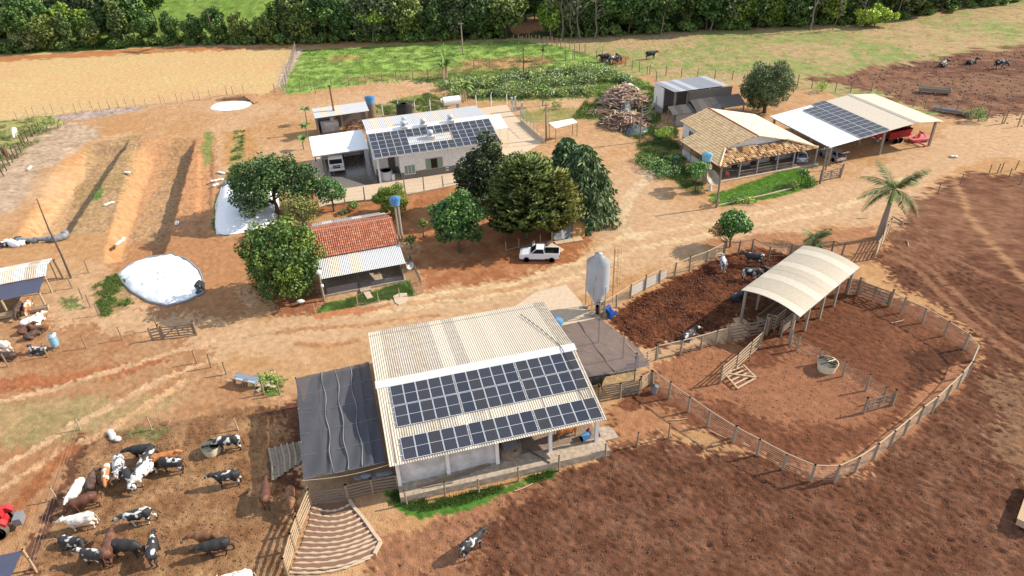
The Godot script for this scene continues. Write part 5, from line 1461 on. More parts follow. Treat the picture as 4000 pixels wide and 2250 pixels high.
func make_dairy() -> void:
	var at := Vector3(-19.38, 0, -94.81)
	var t := thing("dairy_house", "long white dairy with grey painted base and solar panels, centre back", "building", at, .26)
	var z3 := ["zinc", "fibre_cement_pale", "zinc"]
	sheet_roof(t, 0, 17.5, Vector2(5.22, -.05), Vector2(4.39, -7.81), .25, .03, z3)
	sheet_roof(t, 0, 17.5, Vector2(5.22, .05), Vector2(3.66, 6.46), .25, .03, z3)
	slab(t, "ridge_cap", [Vector3(-.05, 5.14, .6), Vector3(17.55, 5.14, .6), Vector3(17.55, 5.3, -.05), Vector3(-.05, 5.3, -.05)], .02, "white_sheet")
	slab(t, "ridge_cap", [Vector3(-.05, 5.305, -.045), Vector3(17.55, 5.305, -.045), Vector3(17.55, 5.25, -.5), Vector3(-.05, 5.25, -.5)], .02, "white_sheet")
	wall(t, Vector3(3.4, 1.05, 6.0), Vector3(6.95, 1.05, 6.0), 2.65, "white_wall", .2)
	wall(t, Vector3(9.2, 1.05, 6.0), Vector3(17.2, 1.05, 6.0), 2.65, "white_wall", .2)
	wall(t, Vector3(6.95, 2.5, 6.0), Vector3(9.2, 2.5, 6.0), 1.2, "white_wall", .2)
	wall(t, Vector3(3.4, 0, 6.0), Vector3(17.2, 0, 6.0), 1.05, "grey_wall", .22, "painted_base")
	wall(t, Vector3(3.5, 1.05, 3.6), Vector3(3.5, 1.05, 5.89), 2.8, "white_wall", .2)
	wall(t, Vector3(3.5, 0, 3.6), Vector3(3.5, 0, 5.88), 1.05, "grey_wall", .22, "painted_base")
	wall(t, Vector3(.3, 1.05, 3.5), Vector3(3.4, 1.05, 3.5), 3.1, "white_wall", .2)
	wall(t, Vector3(.3, 0, 3.5), Vector3(3.4, 0, 3.5), 1.05, "grey_wall", .22, "painted_base")
	wall(t, Vector3(.3, 0, -7.2), Vector3(.3, 0, 3.3), 4.2, "white_wall", .2)
	wall(t, Vector3(17.2, 0, -7.2), Vector3(17.2, 0, 5.88), 4.0, "white_wall", .2)
	wall(t, Vector3(.3, 0, -7.3), Vector3(17.2, 0, -7.3), 4.3, "white_wall", .2, "back_wall")
	for x in [5.75, 10.3, 14.6]:
		var g := G.new()
		g.box(Vector3(x, 2.35, 6.12), Vector3(.3, 2.6, .16)); obj("pilaster", g, M.white_wall, t)
		g = G.new()
		g.box(Vector3(x, .525, 6.13), Vector3(.3, 1.04, .18)); obj("pilaster_base", g, M.grey_wall, t)
	post(t, Vector3(.5, 0, 6.05), 3.7, .24, "white_wall")
	window(t, 3.95, 5.35, .75, 2.0, 6.1, false)
	window(t, 6.95, 9.2, 1.08, 2.5, 6.11, true)
	var g := G.new()
	g.box(Vector3(2.55, 1.35, 3.63), Vector3(.95, 2.7, .05))
	var d := obj("door", g, M.door_grey, t)
	g = G.new()
	g.box(Vector3(2.2, 1.2, 3.68), Vector3(.05, .16, .05)); obj("handle", g, M.steel, d)
	for y in [.62, .98]:
		g = G.new()
		g.box(Vector3(9.85, y - .1, 6.12), Vector3(.42, .16, .04)); obj("wall_plate", g, M.white_wall, t)
	# whirling roof vents on square bases
	for q in [[5.2, .3, .85], [7.95, .35, .85], [11.9, .2, .85], [5.6, -1.9, .8], [8.35, 3.4, .9]]:
		var y: float = 5.22 - (.2415 * q[1] if q[1] > 0 else -.106 * q[1])
		var o := put("roof_vent", vent_mesh(q[2]), t, Vector3(q[0], y - .05, q[1]))
		g = G.new()
		g.ball(Vector3(0, 1.0 * q[2], 0), Vector3(.5, .42, .5) * q[2], 18, 8)
		for k in 18:
			var a := k * TAU / 18
			g.beam(Vector3(cos(a) * .43, .75, sin(a) * .43) * q[2], Vector3(cos(a + .3) * .43, 1.25, sin(a + .3) * .43) * q[2], .02, .07)
		obj("turbine", g, M.galvanised, o)
	var skip := []
	for i in 6: skip.append([1, 5 + i])
	array("three row solar array on the dairy roof with a bare gap", at, .26, 5.22, .2415, .1, 1.0, 1.02, [[.8, 17, 0], [2.68, 17, .03], [4.56, 17, .06]], 1.86, skip)
	t = thing("awning", "plain white awning sheet at the right end of the dairy", "awning")
	slab(t, "sheet", [Vector3(-1.4, 2.9, -100.29), Vector3(.39, 2.9, -100.73), Vector3(-.81, 3.5, -105.04), Vector3(-2.73, 3.5, -104.57)], .05, "white_sheet")
	for q in [Vector3(.31, 2.9, -100.74), Vector3(-.89, 3.5, -104.93)]: post(t, Vector3(q.x, 0, q.z), q.y - .06, .12, "white_wall", "post")
	# the carport
	at = Vector3(-26.58, 0, -91.79)
	t = thing("truck_carport", "flat white roofed carport over the milk truck left of the dairy", "carport", at, .29)
	slab(t, "roof", [Vector3(0, 3.15, 0), Vector3(7.6, 3.15, 0), Vector3(7.6, 3.68, -6.5), Vector3(0, 3.68, -6.5)], .08, "white_sheet")
	for q in [[1.35, -.35], [.3, -6.2], [7.3, -6.2]]: post(t, Vector3(q[0], 0, q[1]), 3.1 if q[1] > -1 else 3.55, .2, "grey_wood", "post")
	wall(t, Vector3(1.2, 0, -6.3), Vector3(7.4, 0, -6.3), 2.2, "old_white_wall", .15, "back_wall")
	g = G.new()
	g.beam(Vector3(.05, 3.0, -.1), Vector3(7.5, 3.0, -.1), .1, .12)
	g.beam(Vector3(.05, 3.52, -6.4), Vector3(7.5, 3.52, -6.4), .1, .12)
	obj("beam", g, M.steel, t)
	# boiler shed
	at = Vector3(-29.82, 0, -107.95)
	t = thing("boiler_shed", "open boiler shed with corrugated roof and tall rusty chimney", "shed", at, .32)
	sheet_roof(t, 0, 8.55, Vector2(3.6, -3.1), Vector2(3.0, 0), .18, .026, z3)
	for x in [.25, 4.1, 8.2]:
		post(t, Vector3(x, 0, -.25), 2.95, .18, "grey_wood", "post")
		post(t, Vector3(x, 0, -2.95), 3.45, .18, "grey_wood", "post")
	wall(t, Vector3(.2, 0, -3.0), Vector3(8.4, 0, -3.0), 2.3, "grey_wall", .14, "back_wall")
	wall(t, Vector3(.2, 0, -2.9), Vector3(.2, 0, -.3), 2.0, "grey_wall", .14, "side_wall")
	g = G.new()
	g.box(Vector3(2.2, .75, -2.1), Vector3(2.8, 1.5, 1.2)); g.box(Vector3(2.9, 1.7, -2.2), Vector3(.9, .5, .9))
	obj("oven", g, M.old_white_wall, t)
	g = G.new()
	g.tube([Vector3(3.2, 1.8, -1.6), Vector3(3.2, 7.2, -1.6)], [.17, .15], 10); g.tube([Vector3(3.2, 7.2, -1.6), Vector3(3.2, 7.3, -1.6), Vector3(3.2, 7.42, -1.6)], [.34, .3, .05], 10)
	obj("chimney", g, M.rust, t)
	rng.seed = 3
	t = thing("firewood_heap", "dark red firewood heap in the boiler shed's right bay", "firewood", at + Vector3(6.2, 0, -.6).rotated(Vector3.UP, .32), .32)
	heap(t, 130, Vector3(2.0, 1.7, 1.2), .9, .045, ["log_dark", "rust", "log_dark"])
	# lean iron hut behind and the little tanks
	water_tank("blue water tank with a lid beside the boiler shed's right end", Vector3(9.67, 0, -5.84) , at, .32, 2.3, .85, "blue_tank", true)
	t = thing("water_tank", "low black round tank behind the dairy roof", "tank", Vector3(-16.9, 0, -116.37))
	g = G.new()
	g.tube([Vector3(0, 0, 0), Vector3(0, 1.9, 0), Vector3(0, 2.15, 0)], [1.35, 1.35, .5], 20)
	obj("shell", g, M.black_plastic, t)
	t = thing("white_tank", "white lying tank behind the dairy beside the concrete posts", "tank", Vector3(-8.94, 0, -117.49), .26)
	g = G.new()
	g.tube([Vector3(-1.5, 1.9, 0), Vector3(-1.4, 1.9, 0), Vector3(1.4, 1.9, 0), Vector3(1.5, 1.9, 0)], [.5, .75, .75, .5], 14); g.tube([Vector3(-1.5, 1.9, 0), Vector3(-2.0, 2.5, .2)], [.3, .22], 10)
	obj("shell", g, M.white_paint, t)
	g = G.new()
	for x in [-1, 1]: g.box(Vector3(x, .6, 0), Vector3(.3, 1.2, 1.0))
	obj("cradle", g, M.concrete, t)
	t = thing("milk_cooler", "round stainless cooling vat on the dairy's corner porch", "vat", Vector3(1.76, 0, 5.2), 0)
	t.position = Vector3(-19.38, 0, -94.81) + Vector3(1.5, 0, 5.2).rotated(Vector3.UP, .26)
	g = G.new()
	g.tube([Vector3(0, .1, 0), Vector3(0, 1.25, 0), Vector3(0, 1.35, 0)], [.85, .85, .7], 20)
	obj("vat", g, M.galvanised, t)
	g = G.new()
	g.box(Vector3(.95, .45, .3), Vector3(.4, .8, .5)); obj("compressor", g, M.white_paint, t)

func vent_mesh(s: float) -> ArrayMesh:
	var g := G.new()
	g.box(Vector3(0, .2, 0) * s, Vector3(1.1, .5, 1.1) * s)
	g.tube([Vector3(0, .4, 0) * s, Vector3(0, .68, 0) * s], [.42 * s, .42 * s], 14)
	return g.mesh(M.zinc)

func water_tank(label: String, off: Vector3, at: Vector3, turn: float, h: float, rad: float, m: String, local: bool) -> void:
	var t := thing("water_tank", label, "water tank", at + Vector3(off.x, 0, off.z).rotated(Vector3.UP, turn) if local else off)
	var g := G.new()
	g.tube([Vector3(0, h, 0), Vector3(0, h + rad * .5, 0), Vector3(0, h + rad * 1.15, 0)], [rad * .82, rad * .9, rad], 20)
	obj("tank", g, M[m], t)
	g = G.new()
	g.tube([Vector3(0, h + rad * 1.15, 0), Vector3(0, h + rad * 1.25, 0), Vector3(0, h + rad * 1.5, 0)], [rad * 1.08, rad * 1.06, rad * .12], 20)
	for k in 8:
		var a := k * TAU / 8
		g.beam(Vector3(cos(a) * rad * 1.03, h + rad * 1.27, sin(a) * rad * 1.03), Vector3(cos(a) * .1, h + rad * 1.5, sin(a) * .1), .06, .05)
	obj("lid", g, M[m], t)
	if rad < .8 or not local:
		g = G.new()
		for k in 3: g.tube([Vector3(cos(k * 2.1) * .22, -.1, sin(k * 2.1) * .22), Vector3(cos(k * 2.1) * .2, h, sin(k * 2.1) * .2)], [.1, .09], 7)
		g.box(Vector3(0, h - .04, 0), Vector3(rad * 1.5, .1, rad * 1.5))
		obj("stand", g, M.conc_post, t)
		g = G.new()
		g.tube([Vector3(.4, .1, .3), Vector3(.4, h + .1, .3), Vector3(.3, h + .5, .2)], [.03, .03, .03], 6)
		obj("pipe", g, M.white_paint, t)
	else:
		g = G.new()
		g.cyl(Vector3(0, -.1, 0), rad * .9, rad * .85, h + .1, 14); obj("stand", g, M.dirty_concrete, t)

# loose logs thrown over a mound
func heap(t: Node3D, n: int, size: Vector3, len: float, rad: float, mats: Array) -> void:
	var ms := []
	for q in mats:
		for k in 2:
			var g := G.new()
			var l: float = len * (1.0 if k else .7)
			g.tube([Vector3(-l / 2, 0, 0), Vector3(0, .02, .02), Vector3(l / 2, 0, 0)], [rad, rad * 1.1, rad * .8], 6)
			ms.append(g.mesh(M[q]))
	for i in n:
		var a := r(0, TAU); var d := sqrt(rng.randf())
		var p := Vector3(cos(a) * d * size.x, 0, sin(a) * d * size.z)
		p.y = rad + size.y * (1 - d * d) * r(.75, 1.0)
		var o := put("log", ms[rng.randi() % ms.size()], t, p)
		o.rotation = Vector3(0, r(0, TAU), r(-.35, .35))

func make_cottage() -> void:
	var at := Vector3(-21.4, 0, -67.54)
	var t := thing("cottage", "small cottage with red clay tiles and a corrugated porch roof", "house", at, .29)
	tiles(t, 0, 8.76, Vector2(4.18, 0), Vector2(2.95, 3.72), .22, .4, ["tile_red", "tile_red_pale", "tile_red", "tile_red_dark"])
	tiles(t, 0, 8.76, Vector2(4.18, -.02), Vector2(3.4, -2.6), .22, .4, ["tile_red", "tile_red_pale", "tile_red_dark"], [], 0)
	var g := G.new()
	for i in 22: g.tube([Vector3(i * .4, 4.2, 0), Vector3(i * .4 + .42, 4.22, 0)], [.13, .11], 8, false)
	obj("ridge_tiles", g, M.tile_red_pale, t)
	sheet_roof(t, 0, 8.8, Vector2(2.86, 3.55), Vector2(2.3, 7.08), .177, .028, ["zinc", "fibre_cement_pale", "zinc"])
	sheet_roof(t, .2, 8.0, Vector2(3.32, -2.5), Vector2(3.0, -4.4), .177, .028, ["zinc_grey", "zinc"])
	wall(t, Vector3(.3, 0, 3.4), Vector3(8.5, 0, 3.4), 2.8, "grey_wall", .18)
	wall(t, Vector3(.3, 0, -4.1), Vector3(.3, 0, 3.3), 2.9, "old_white_wall", .18, "side_wall")
	wall(t, Vector3(8.5, 0, -4.1), Vector3(8.5, 0, 3.3), 2.9, "old_white_wall", .18, "side_wall")
	wall(t, Vector3(.3, 0, -4.2), Vector3(8.5, 0, -4.2), 2.9, "old_white_wall", .18, "back_wall")
	for x in [.35, 8.45]:
		g = G.new()
		g.extrude([Vector2(-2.5, 2.85), Vector2(3.4, 2.85), Vector2(0, 4.1)], .16)
		var o := obj("gable", g, M.old_white_wall, t)
		o.position.x = x; o.rotation.y = -PI / 2
	g = G.new()
	g.box(Vector3(4.4, .08, 5.2), Vector3(8.5, .3, 3.5)); obj("porch_floor", g, M.concrete, t)
	wall(t, Vector3(.35, .23, 6.75), Vector3(3.6, .23, 6.75), .75, "grey_wall", .14, "porch_wall")
	wall(t, Vector3(5.0, .23, 6.75), Vector3(8.3, .23, 6.75), .5, "grey_wall", .14, "porch_wall")
	wall(t, Vector3(8.4, .1, 3.6), Vector3(8.4, .1, 6.9), 1.5, "pale_wood", .08, "side_screen")
	for x in [.35, 3.7, 8.4]: post(t, Vector3(x, 0, 6.8), 2.3, .14, "dark_wood", "post")
	g = G.new()
	g.box(Vector3(5.6, 1.2, 3.52), Vector3(.9, 2.1, .05)); obj("door", g, M.dark_wood, t)
	g = G.new()
	g.tube([Vector3(.9, 4.35, -1.0), Vector3(8.6, 4.35, -1.0)], [.04, .04], 6); g.tube([Vector3(2.6, 4.0, -1.0), Vector3(2.6, 4.6, -1.0)], [.03, .03], 5)
	obj("roof_pipe", g, M.rope, t)
	g = G.new()
	g.box(Vector3(4.3, .12, 7.25), Vector3(1.1, .24, .6)); obj("step", g, M.concrete, t)
	var l := func(x: float, y: float, z: float) -> Vector3: return at + Vector3(x, y, z).rotated(Vector3.UP, .29)
	water_tank("blue water tank on a tall white post behind the cottage's right gable", Vector3(-12.84, 0, -72.68), Vector3.ZERO, 0, 4.6, .62, "blue_tank", false)
	t = thing("satellite_dish", "small grey dish hanging on the cottage's right eave", "satellite dish", l.call(9.1, 0, 6.3))
	g = G.new()
	g.tube([Vector3(-.3, 2.0, 0), Vector3(.1, 1.7, .1)], [.03, .03], 5); g.tube([Vector3(.1, 1.7, .1), Vector3(.18, 1.66, .14), Vector3(.24, 1.7, .2)], [.02, .4, .48], 14, false)
	obj("dish", g, M.zinc, t)
	# the lawn step slab
	t = thing("paving_slab", "single pale slab lying in the cottage lawn", "slab", Vector3(-14.83, 0, -60.97), .45)
	g = G.new()
	g.box(Vector3(0, .04, 0), Vector3(.62, .1, 1.35)); obj("slab", g, M.pale_concrete, t)
	t = thing("concrete_kerb", "broken concrete pad at the lawn's front edge", "slab")
	g = G.new()
	g.poly([Vector3(-12.22, 0, -60.56), Vector3(-11.67, 0, -61.07), Vector3(-10.84, 0, -61.05), Vector3(-10.67, 0, -59.89), Vector3(-10.95, 0, -59.19), Vector3(-11.42, 0, -58.87), Vector3(-11.88, 0, -59.44)], -.05, .07)
	obj("pad", g, M.pale_concrete, t)

# rows of barrel tiles down a slope, each column of tiles joined, the nearest 300 single
func tiles(t: Node3D, x0: float, x1: float, a: Vector2, b: Vector2, w: float, l: float, mats: Array, clip := [], single := 9999) -> void:
	var nx := int((x1 - x0) / w); var nr := int(a.distance_to(b) / l)
	var ms := []
	var dn := (b - a).normalized()
	for q in mats:
		var g := G.new()
		for e in 2:
			for k in 7:
				var an := PI * k / 6.0
				var rr := w * (.5 if e else .42)
				var lift := .035 if e else .0
				g.pt(Vector3(-cos(an) * rr, sin(an) * rr * .62 + lift, e * l * 1.08), Vector3(-cos(an), sin(an), .05), Vector2(k * .05, e * l))
		for k in 6: g.ix.append_array([k, k + 1, k + 7, k + 1, k + 8, k + 7])
		# the front lip
		for k in 6:
			var p: Vector3 = g.v[7 + k]; var q2: Vector3 = g.v[8 + k]
			g.quad(p - Vector3(0, .03, 0), q2 - Vector3(0, .03, 0), q2, p)
		ms.append(g.mesh(M[q]))
	var tilt := atan2(-dn.x, absf(dn.y))
	var bed := G.new()
	var up := Vector2(absf(dn.y), 0)
	var c := Vector3(x0, a.x - .03, a.y); var d := Vector3(x1, a.x - .03, a.y); var e := Vector3(x1, b.x - .03, b.y); var f := Vector3(x0, b.x - .03, b.y)
	if clip:
		var o := PackedVector2Array(clip)
		if Geometry2D.is_polygon_clockwise(o): o.reverse()
		var tri := Geometry2D.triangulate_polygon(o)
		for i in range(0, tri.size(), 3):
			var q := []
			for k in 3:
				var w2 := o[tri[i + k]]
				q.append(Vector3(w2.x, lerpf(a.x, b.x, (w2.y - a.y) / (b.y - a.y)) - .03, w2.y))
			if (q[1] - q[0]).cross(q[2] - q[0]).y > 0: bed.tri(q[0], q[1], q[2])
			else: bed.tri(q[0], q[2], q[1])
		obj("roof_bed", bed, M[mats[mats.size() - 1]], t)
	else:
		if b.y > a.y: bed.quad(f, e, d, c)
		else: bed.quad(c, d, e, f)
		obj("roof_bed", bed, M[mats[mats.size() - 1]], t)
	var far := []
	for q in mats: far.append([])
	var done := 0
	for j in range(nr, -1, -1):
		for i in nx:
			var s := (j + .0) * l
			if s > a.distance_to(b) - .1: continue
			var p2 := a + dn * s
			var p := Vector3(x0 + w * (i + .5), p2.x, p2.y)
			if clip and not Geometry2D.is_point_in_polygon(Vector2(p.x, p.z + dn.y * l * .5), PackedVector2Array(clip)): continue
			var m: int = rng.randi() % mats.size()
			var tr := Transform3D(Basis(Vector3.UP, 0.0 if b.y > a.y else PI) * Basis(Vector3.RIGHT, tilt), p + Vector3(0, r(0, .012), 0))
			if done < 290 and done < single:
				var o := put("roof_tile", ms[m], t)
				o.transform = tr
				done += 1
			else: far[m].append(tr)
	for k in mats.size():
		if not far[k]: continue
		var mm := MultiMesh.new()
		mm.transform_format = MultiMesh.TRANSFORM_3D
		mm.mesh = ms[k]
		mm.instance_count = far[k].size()
		for i in far[k].size(): mm.set_instance_transform(i, far[k][i])
		var u := MultiMeshInstance3D.new()
		u.name = "roof_tiles"
		u.multimesh = mm
		t.add_child(u, true)
		u.set_meta("kind", "stuff")


func make_tile_house() -> void:
	var at := Vector3(33.32, 0, -88.3)
	var t := thing("verandah_house", "farmhouse with straw coloured tile roof and a long front verandah", "house", at, 1.87)
	rng.seed = 8
	var straw := ["tile_straw", "tile_straw_pale", "tile_straw", "tile_straw_dark"]
	tiles(t, -1.7, 13.6, Vector2(4.4, .68), Vector2(2.2, -6.56), .25, .42, straw, [Vector2(-1.65, -6.55), Vector2(8.5, -6.55), Vector2(8.6, -3.75), Vector2(13.6, -3.75), Vector2(13.5, .7), Vector2(1.1, .7), Vector2(1.7, -3.7)], 220)
	tiles(t, -1.2, 13.5, Vector2(4.4, .72), Vector2(2.3, 9.0), .25, .42, ["tile_cream", "tile_cream_pale", "tile_cream"], [Vector2(1.1, .7), Vector2(13.5, .7), Vector2(13.3, 9), Vector2(-1.2, 9), Vector2(.8, 5.3)], 0)
	var f := Node3D.new()
	f.name = "front_roof"
	t.add_child(f)
	f.rotation.y = -PI / 2
	tiles(f, -6.6, 9.1, Vector2(3.1, -1.4), Vector2(2.2, 1.65), .25, .42, ["tile_orange", "tile_straw", "tile_orange", "tile_sooty"], [Vector2(-3.7, -1.4), Vector2(5.3, -1.0), Vector2(9.0, 1.25), Vector2(-6.55, 1.65)], 70)
	var g := G.new()
	for i in 30: g.tube([Vector3(1.1 + i * .415, 4.42, .7), Vector3(1.1 + i * .415 + .43, 4.44, .7)], [.16, .13], 8, false)
	obj("ridge_tiles", g, M.tile_red, t)
	g = G.new()
	var h0 := Vector3(1.7, 3.05, -3.7); var h1 := Vector3(-1.65, 2.24, -6.55)
	for i in 9: g.tube([h0.lerp(h1, i / 9.0) + Vector3(0, .04, 0), h0.lerp(h1, (i + 1.05) / 9.0) + Vector3(0, .06, 0)], [.14, .16], 8, false)
	h0 = Vector3(.8, 3.3, 5.3); h1 = Vector3(-1.2, 2.3, 9.0)
	for i in 10: g.tube([h0.lerp(h1, i / 10.0) + Vector3(0, .04, 0), h0.lerp(h1, (i + 1.05) / 10.0) + Vector3(0, .06, 0)], [.14, .16], 8, false)
	obj("hip_tiles", g, M.tile_straw_pale, t)
	g = G.new()
	g.extrude([Vector2(-3.4, 2.9), Vector2(5.2, 2.9), Vector2(5.2, 3.2), Vector2(.7, 4.3), Vector2(-3.4, 3.05)], .15)
	var o := obj("gable", g, M.white_wall, t)
	o.position.x = 1.75; o.rotation.y = -PI / 2
	wall(t, Vector3(1.6, 0, -3.3), Vector3(1.6, 0, 7.6), 2.85, "old_white_wall", .2, "front_wall")
	wall(t, Vector3(1.7, .8, -3.3), Vector3(13.1, .8, -3.3), 2.1, "white_wall", .2)
	wall(t, Vector3(1.7, 0, -3.3), Vector3(13.1, 0, -3.3), .8, "zinc_grey", .22, "painted_base")
	wall(t, Vector3(13.1, 0, -3.2), Vector3(13.1, 0, 8.2), 2.35, "white_wall", .2, "back_wall")
	wall(t, Vector3(1.7, 0, 8.2), Vector3(13, 0, 8.2), 2.3, "white_wall", .2, "right_wall")
	g = G.new()
	for b in [[10.0, 11.3, 1.0, 1.08], [10.0, 11.3, 2.1, 2.18], [10.0, 10.08, 1.0, 2.18], [11.22, 11.3, 1.0, 2.18], [10.6, 10.68, 1.0, 2.18]]: g.box(Vector3((b[0] + b[1]) / 2, (b[2] + b[3]) / 2 + .25, -3.44), Vector3(b[1] - b[0], b[3] - b[2], .1))
	o = obj("window", g, M.white_paint, t)
	g = G.new()
	g.box(Vector3(10.65, 1.84, -3.42), Vector3(1.2, 1.1, .03)); obj("pane", g, M.dark_wood, o)
	wall(t, Vector3(3.7, 0, -6.1), Vector3(8.2, 0, -6.1), 1.0, "old_white_wall", .15, "verandah_wall")
	for x in [8.3, 6.0, 3.7, 1.1]: post(t, Vector3(x, 0, -6.15), 2.35, .13, "grey_wood", "post")
	for z in [-6.1, -3.23, -.55, 2.55, 5.12, 8.7]: post(t, Vector3(-1.45, 0, z), 2.26, .15, "zinc_grey", "post")
	g = G.new()
	g.box(Vector3(-.05, .06, 1.2), Vector3(3.1, .2, 15.4)); obj("verandah_floor", g, M.dirty_concrete, t)
	g = G.new()
	g.box(Vector3(-1.7, .05, 1.2), Vector3(.2, .28, 15.6)); obj("verandah_kerb", g, M.pale_concrete, t)
	for y in [.55, .95]:
		g = G.new()
		g.beam(Vector3(-1.45, y, -3.1), Vector3(-1.45, y, 5.0), .05, .12); obj("rail", g, M.grey_wood, t)
	for k in 3:
		g = G.new()
		g.box(Vector3(1.46, 1.2, -2.0 + k * 3.0), Vector3(.05, 2.1, .9)); obj("door", g, M.dark_wood, t)
	g = G.new()
	var l := func(x: float, y: float, z: float) -> Vector3: return at + Vector3(x, y, z).rotated(Vector3.UP, 1.87)
	bench("long plank bench behind the verandah rail", l.call(-.4, .16, .6), 1.87 + PI / 2, 3.2)
	chair("pink plastic chair at the verandah's left corner", l.call(-.9, .16, -4.6), 2.4, "pink_paint")
	chair("pale green plastic chair by the farm gate end of the verandah", Vector3(41.91, 0, -88.52), 1.0, "green_shutter")
	water_tank("pale blue water tank on concrete posts at the verandah house's corner", Vector3(25.7, 0, -84.58), Vector3.ZERO, 0, 3.35, .68, "blue_light", false)
	t = thing("satellite_dish", "large white mesh satellite dish on the verandah house's lawn", "satellite dish", Vector3(26, 0, -82.7))
	g = G.new()
	g.tube([Vector3(0, 0, 0), Vector3(0, .5, 0), Vector3(0, .55, 0)], [.28, .22, .1], 10); g.tube([Vector3(0, .4, 0), Vector3(0, 1.5, 0)], [.05, .05], 8)
	obj("mast", g, M.white_paint, t)
	g = G.new()
	var d := Vector3(.45, .62, .65).normalized()
	var c := Vector3(0, 1.6, 0)
	g.tube([c, c + d * .06, c + d * .2, c + d * .36], [.05, .5, .85, 1.05], 24, false)
	obj("dish", g, M.cream_sheet, t)
	g = G.new()
	for k in 3:
		var q := d.cross(Vector3.UP).normalized().rotated(d, k * TAU / 3)
		g.tube([c + d * .36 + q * 1.03, c + d * .95], [.015, .015], 4)
	g.cyl(c + d * .9, .06, .06, .16, 8)
	obj("feed_arm", g, M.steel, t)
	t = thing("satellite_dish", "small white dish fixed to the pale blue tank's posts", "satellite dish", Vector3(25.8, 0, -84.72) + Vector3(.3, 2.5, .3))
	g = G.new()
	g.tube([Vector3(-.3, 0, -.2), Vector3(0, 0, 0)], [.03, .03], 5); g.tube([Vector3(0, 0, 0), Vector3(.05, .03, .05), Vector3(.12, .07, .12)], [.03, .3, .36], 14, false)
	obj("dish", g, M.white_paint, t)
	t = thing("blue_barrel", "small blue barrel in the shade left of the verandah", "barrel", Vector3(23.76, 0, -92.47))
	g = G.new()
	g.tube([Vector3(0, 0, 0), Vector3(0, .45, 0), Vector3(0, .8, 0)], [.26, .3, .26], 12); obj("barrel", g, M.blue_deep, t)

func bench(label: String, at: Vector3, turn: float, w: float) -> void:
	var t := thing("bench", label, "bench", at, turn)
	var g := G.new()
	g.box(Vector3(0, .45, 0), Vector3(w, .06, .35)); obj("seat", g, M.grey_wood, t)
	g = G.new()
	g.box(Vector3(0, .8, -.18), Vector3(w, .18, .05)); obj("backrest", g, M.grey_wood, t)
	for x in [-w / 2 + .2, w / 2 - .2]:
		g = G.new()
		g.box(Vector3(x, .21, 0), Vector3(.08, .42, .34)); obj("leg", g, M.grey_wood, t)

func chair(label: String, at: Vector3, turn: float, m: String) -> void:
	var t := thing("plastic_chair", label, "chair", at, turn)
	var g := G.new()
	g.box(Vector3(0, .43, 0), Vector3(.46, .05, .46)); obj("seat", g, M[m], t)
	g = G.new()
	g.box(Vector3(0, .68, -.22), Vector3(.46, .45, .04)); obj("backrest", g, M[m], t)
	for x in [-.2, .2]:
		for z in [-.2, .2]:
			g = G.new()
			g.box(Vector3(x, .2, z), Vector3(.05, .42, .05)); obj("leg", g, M[m], t)
		g = G.new()
		g.box(Vector3(x * 1.1, .62, 0), Vector3(.05, .05, .44)); obj("armrest", g, M[m], t)

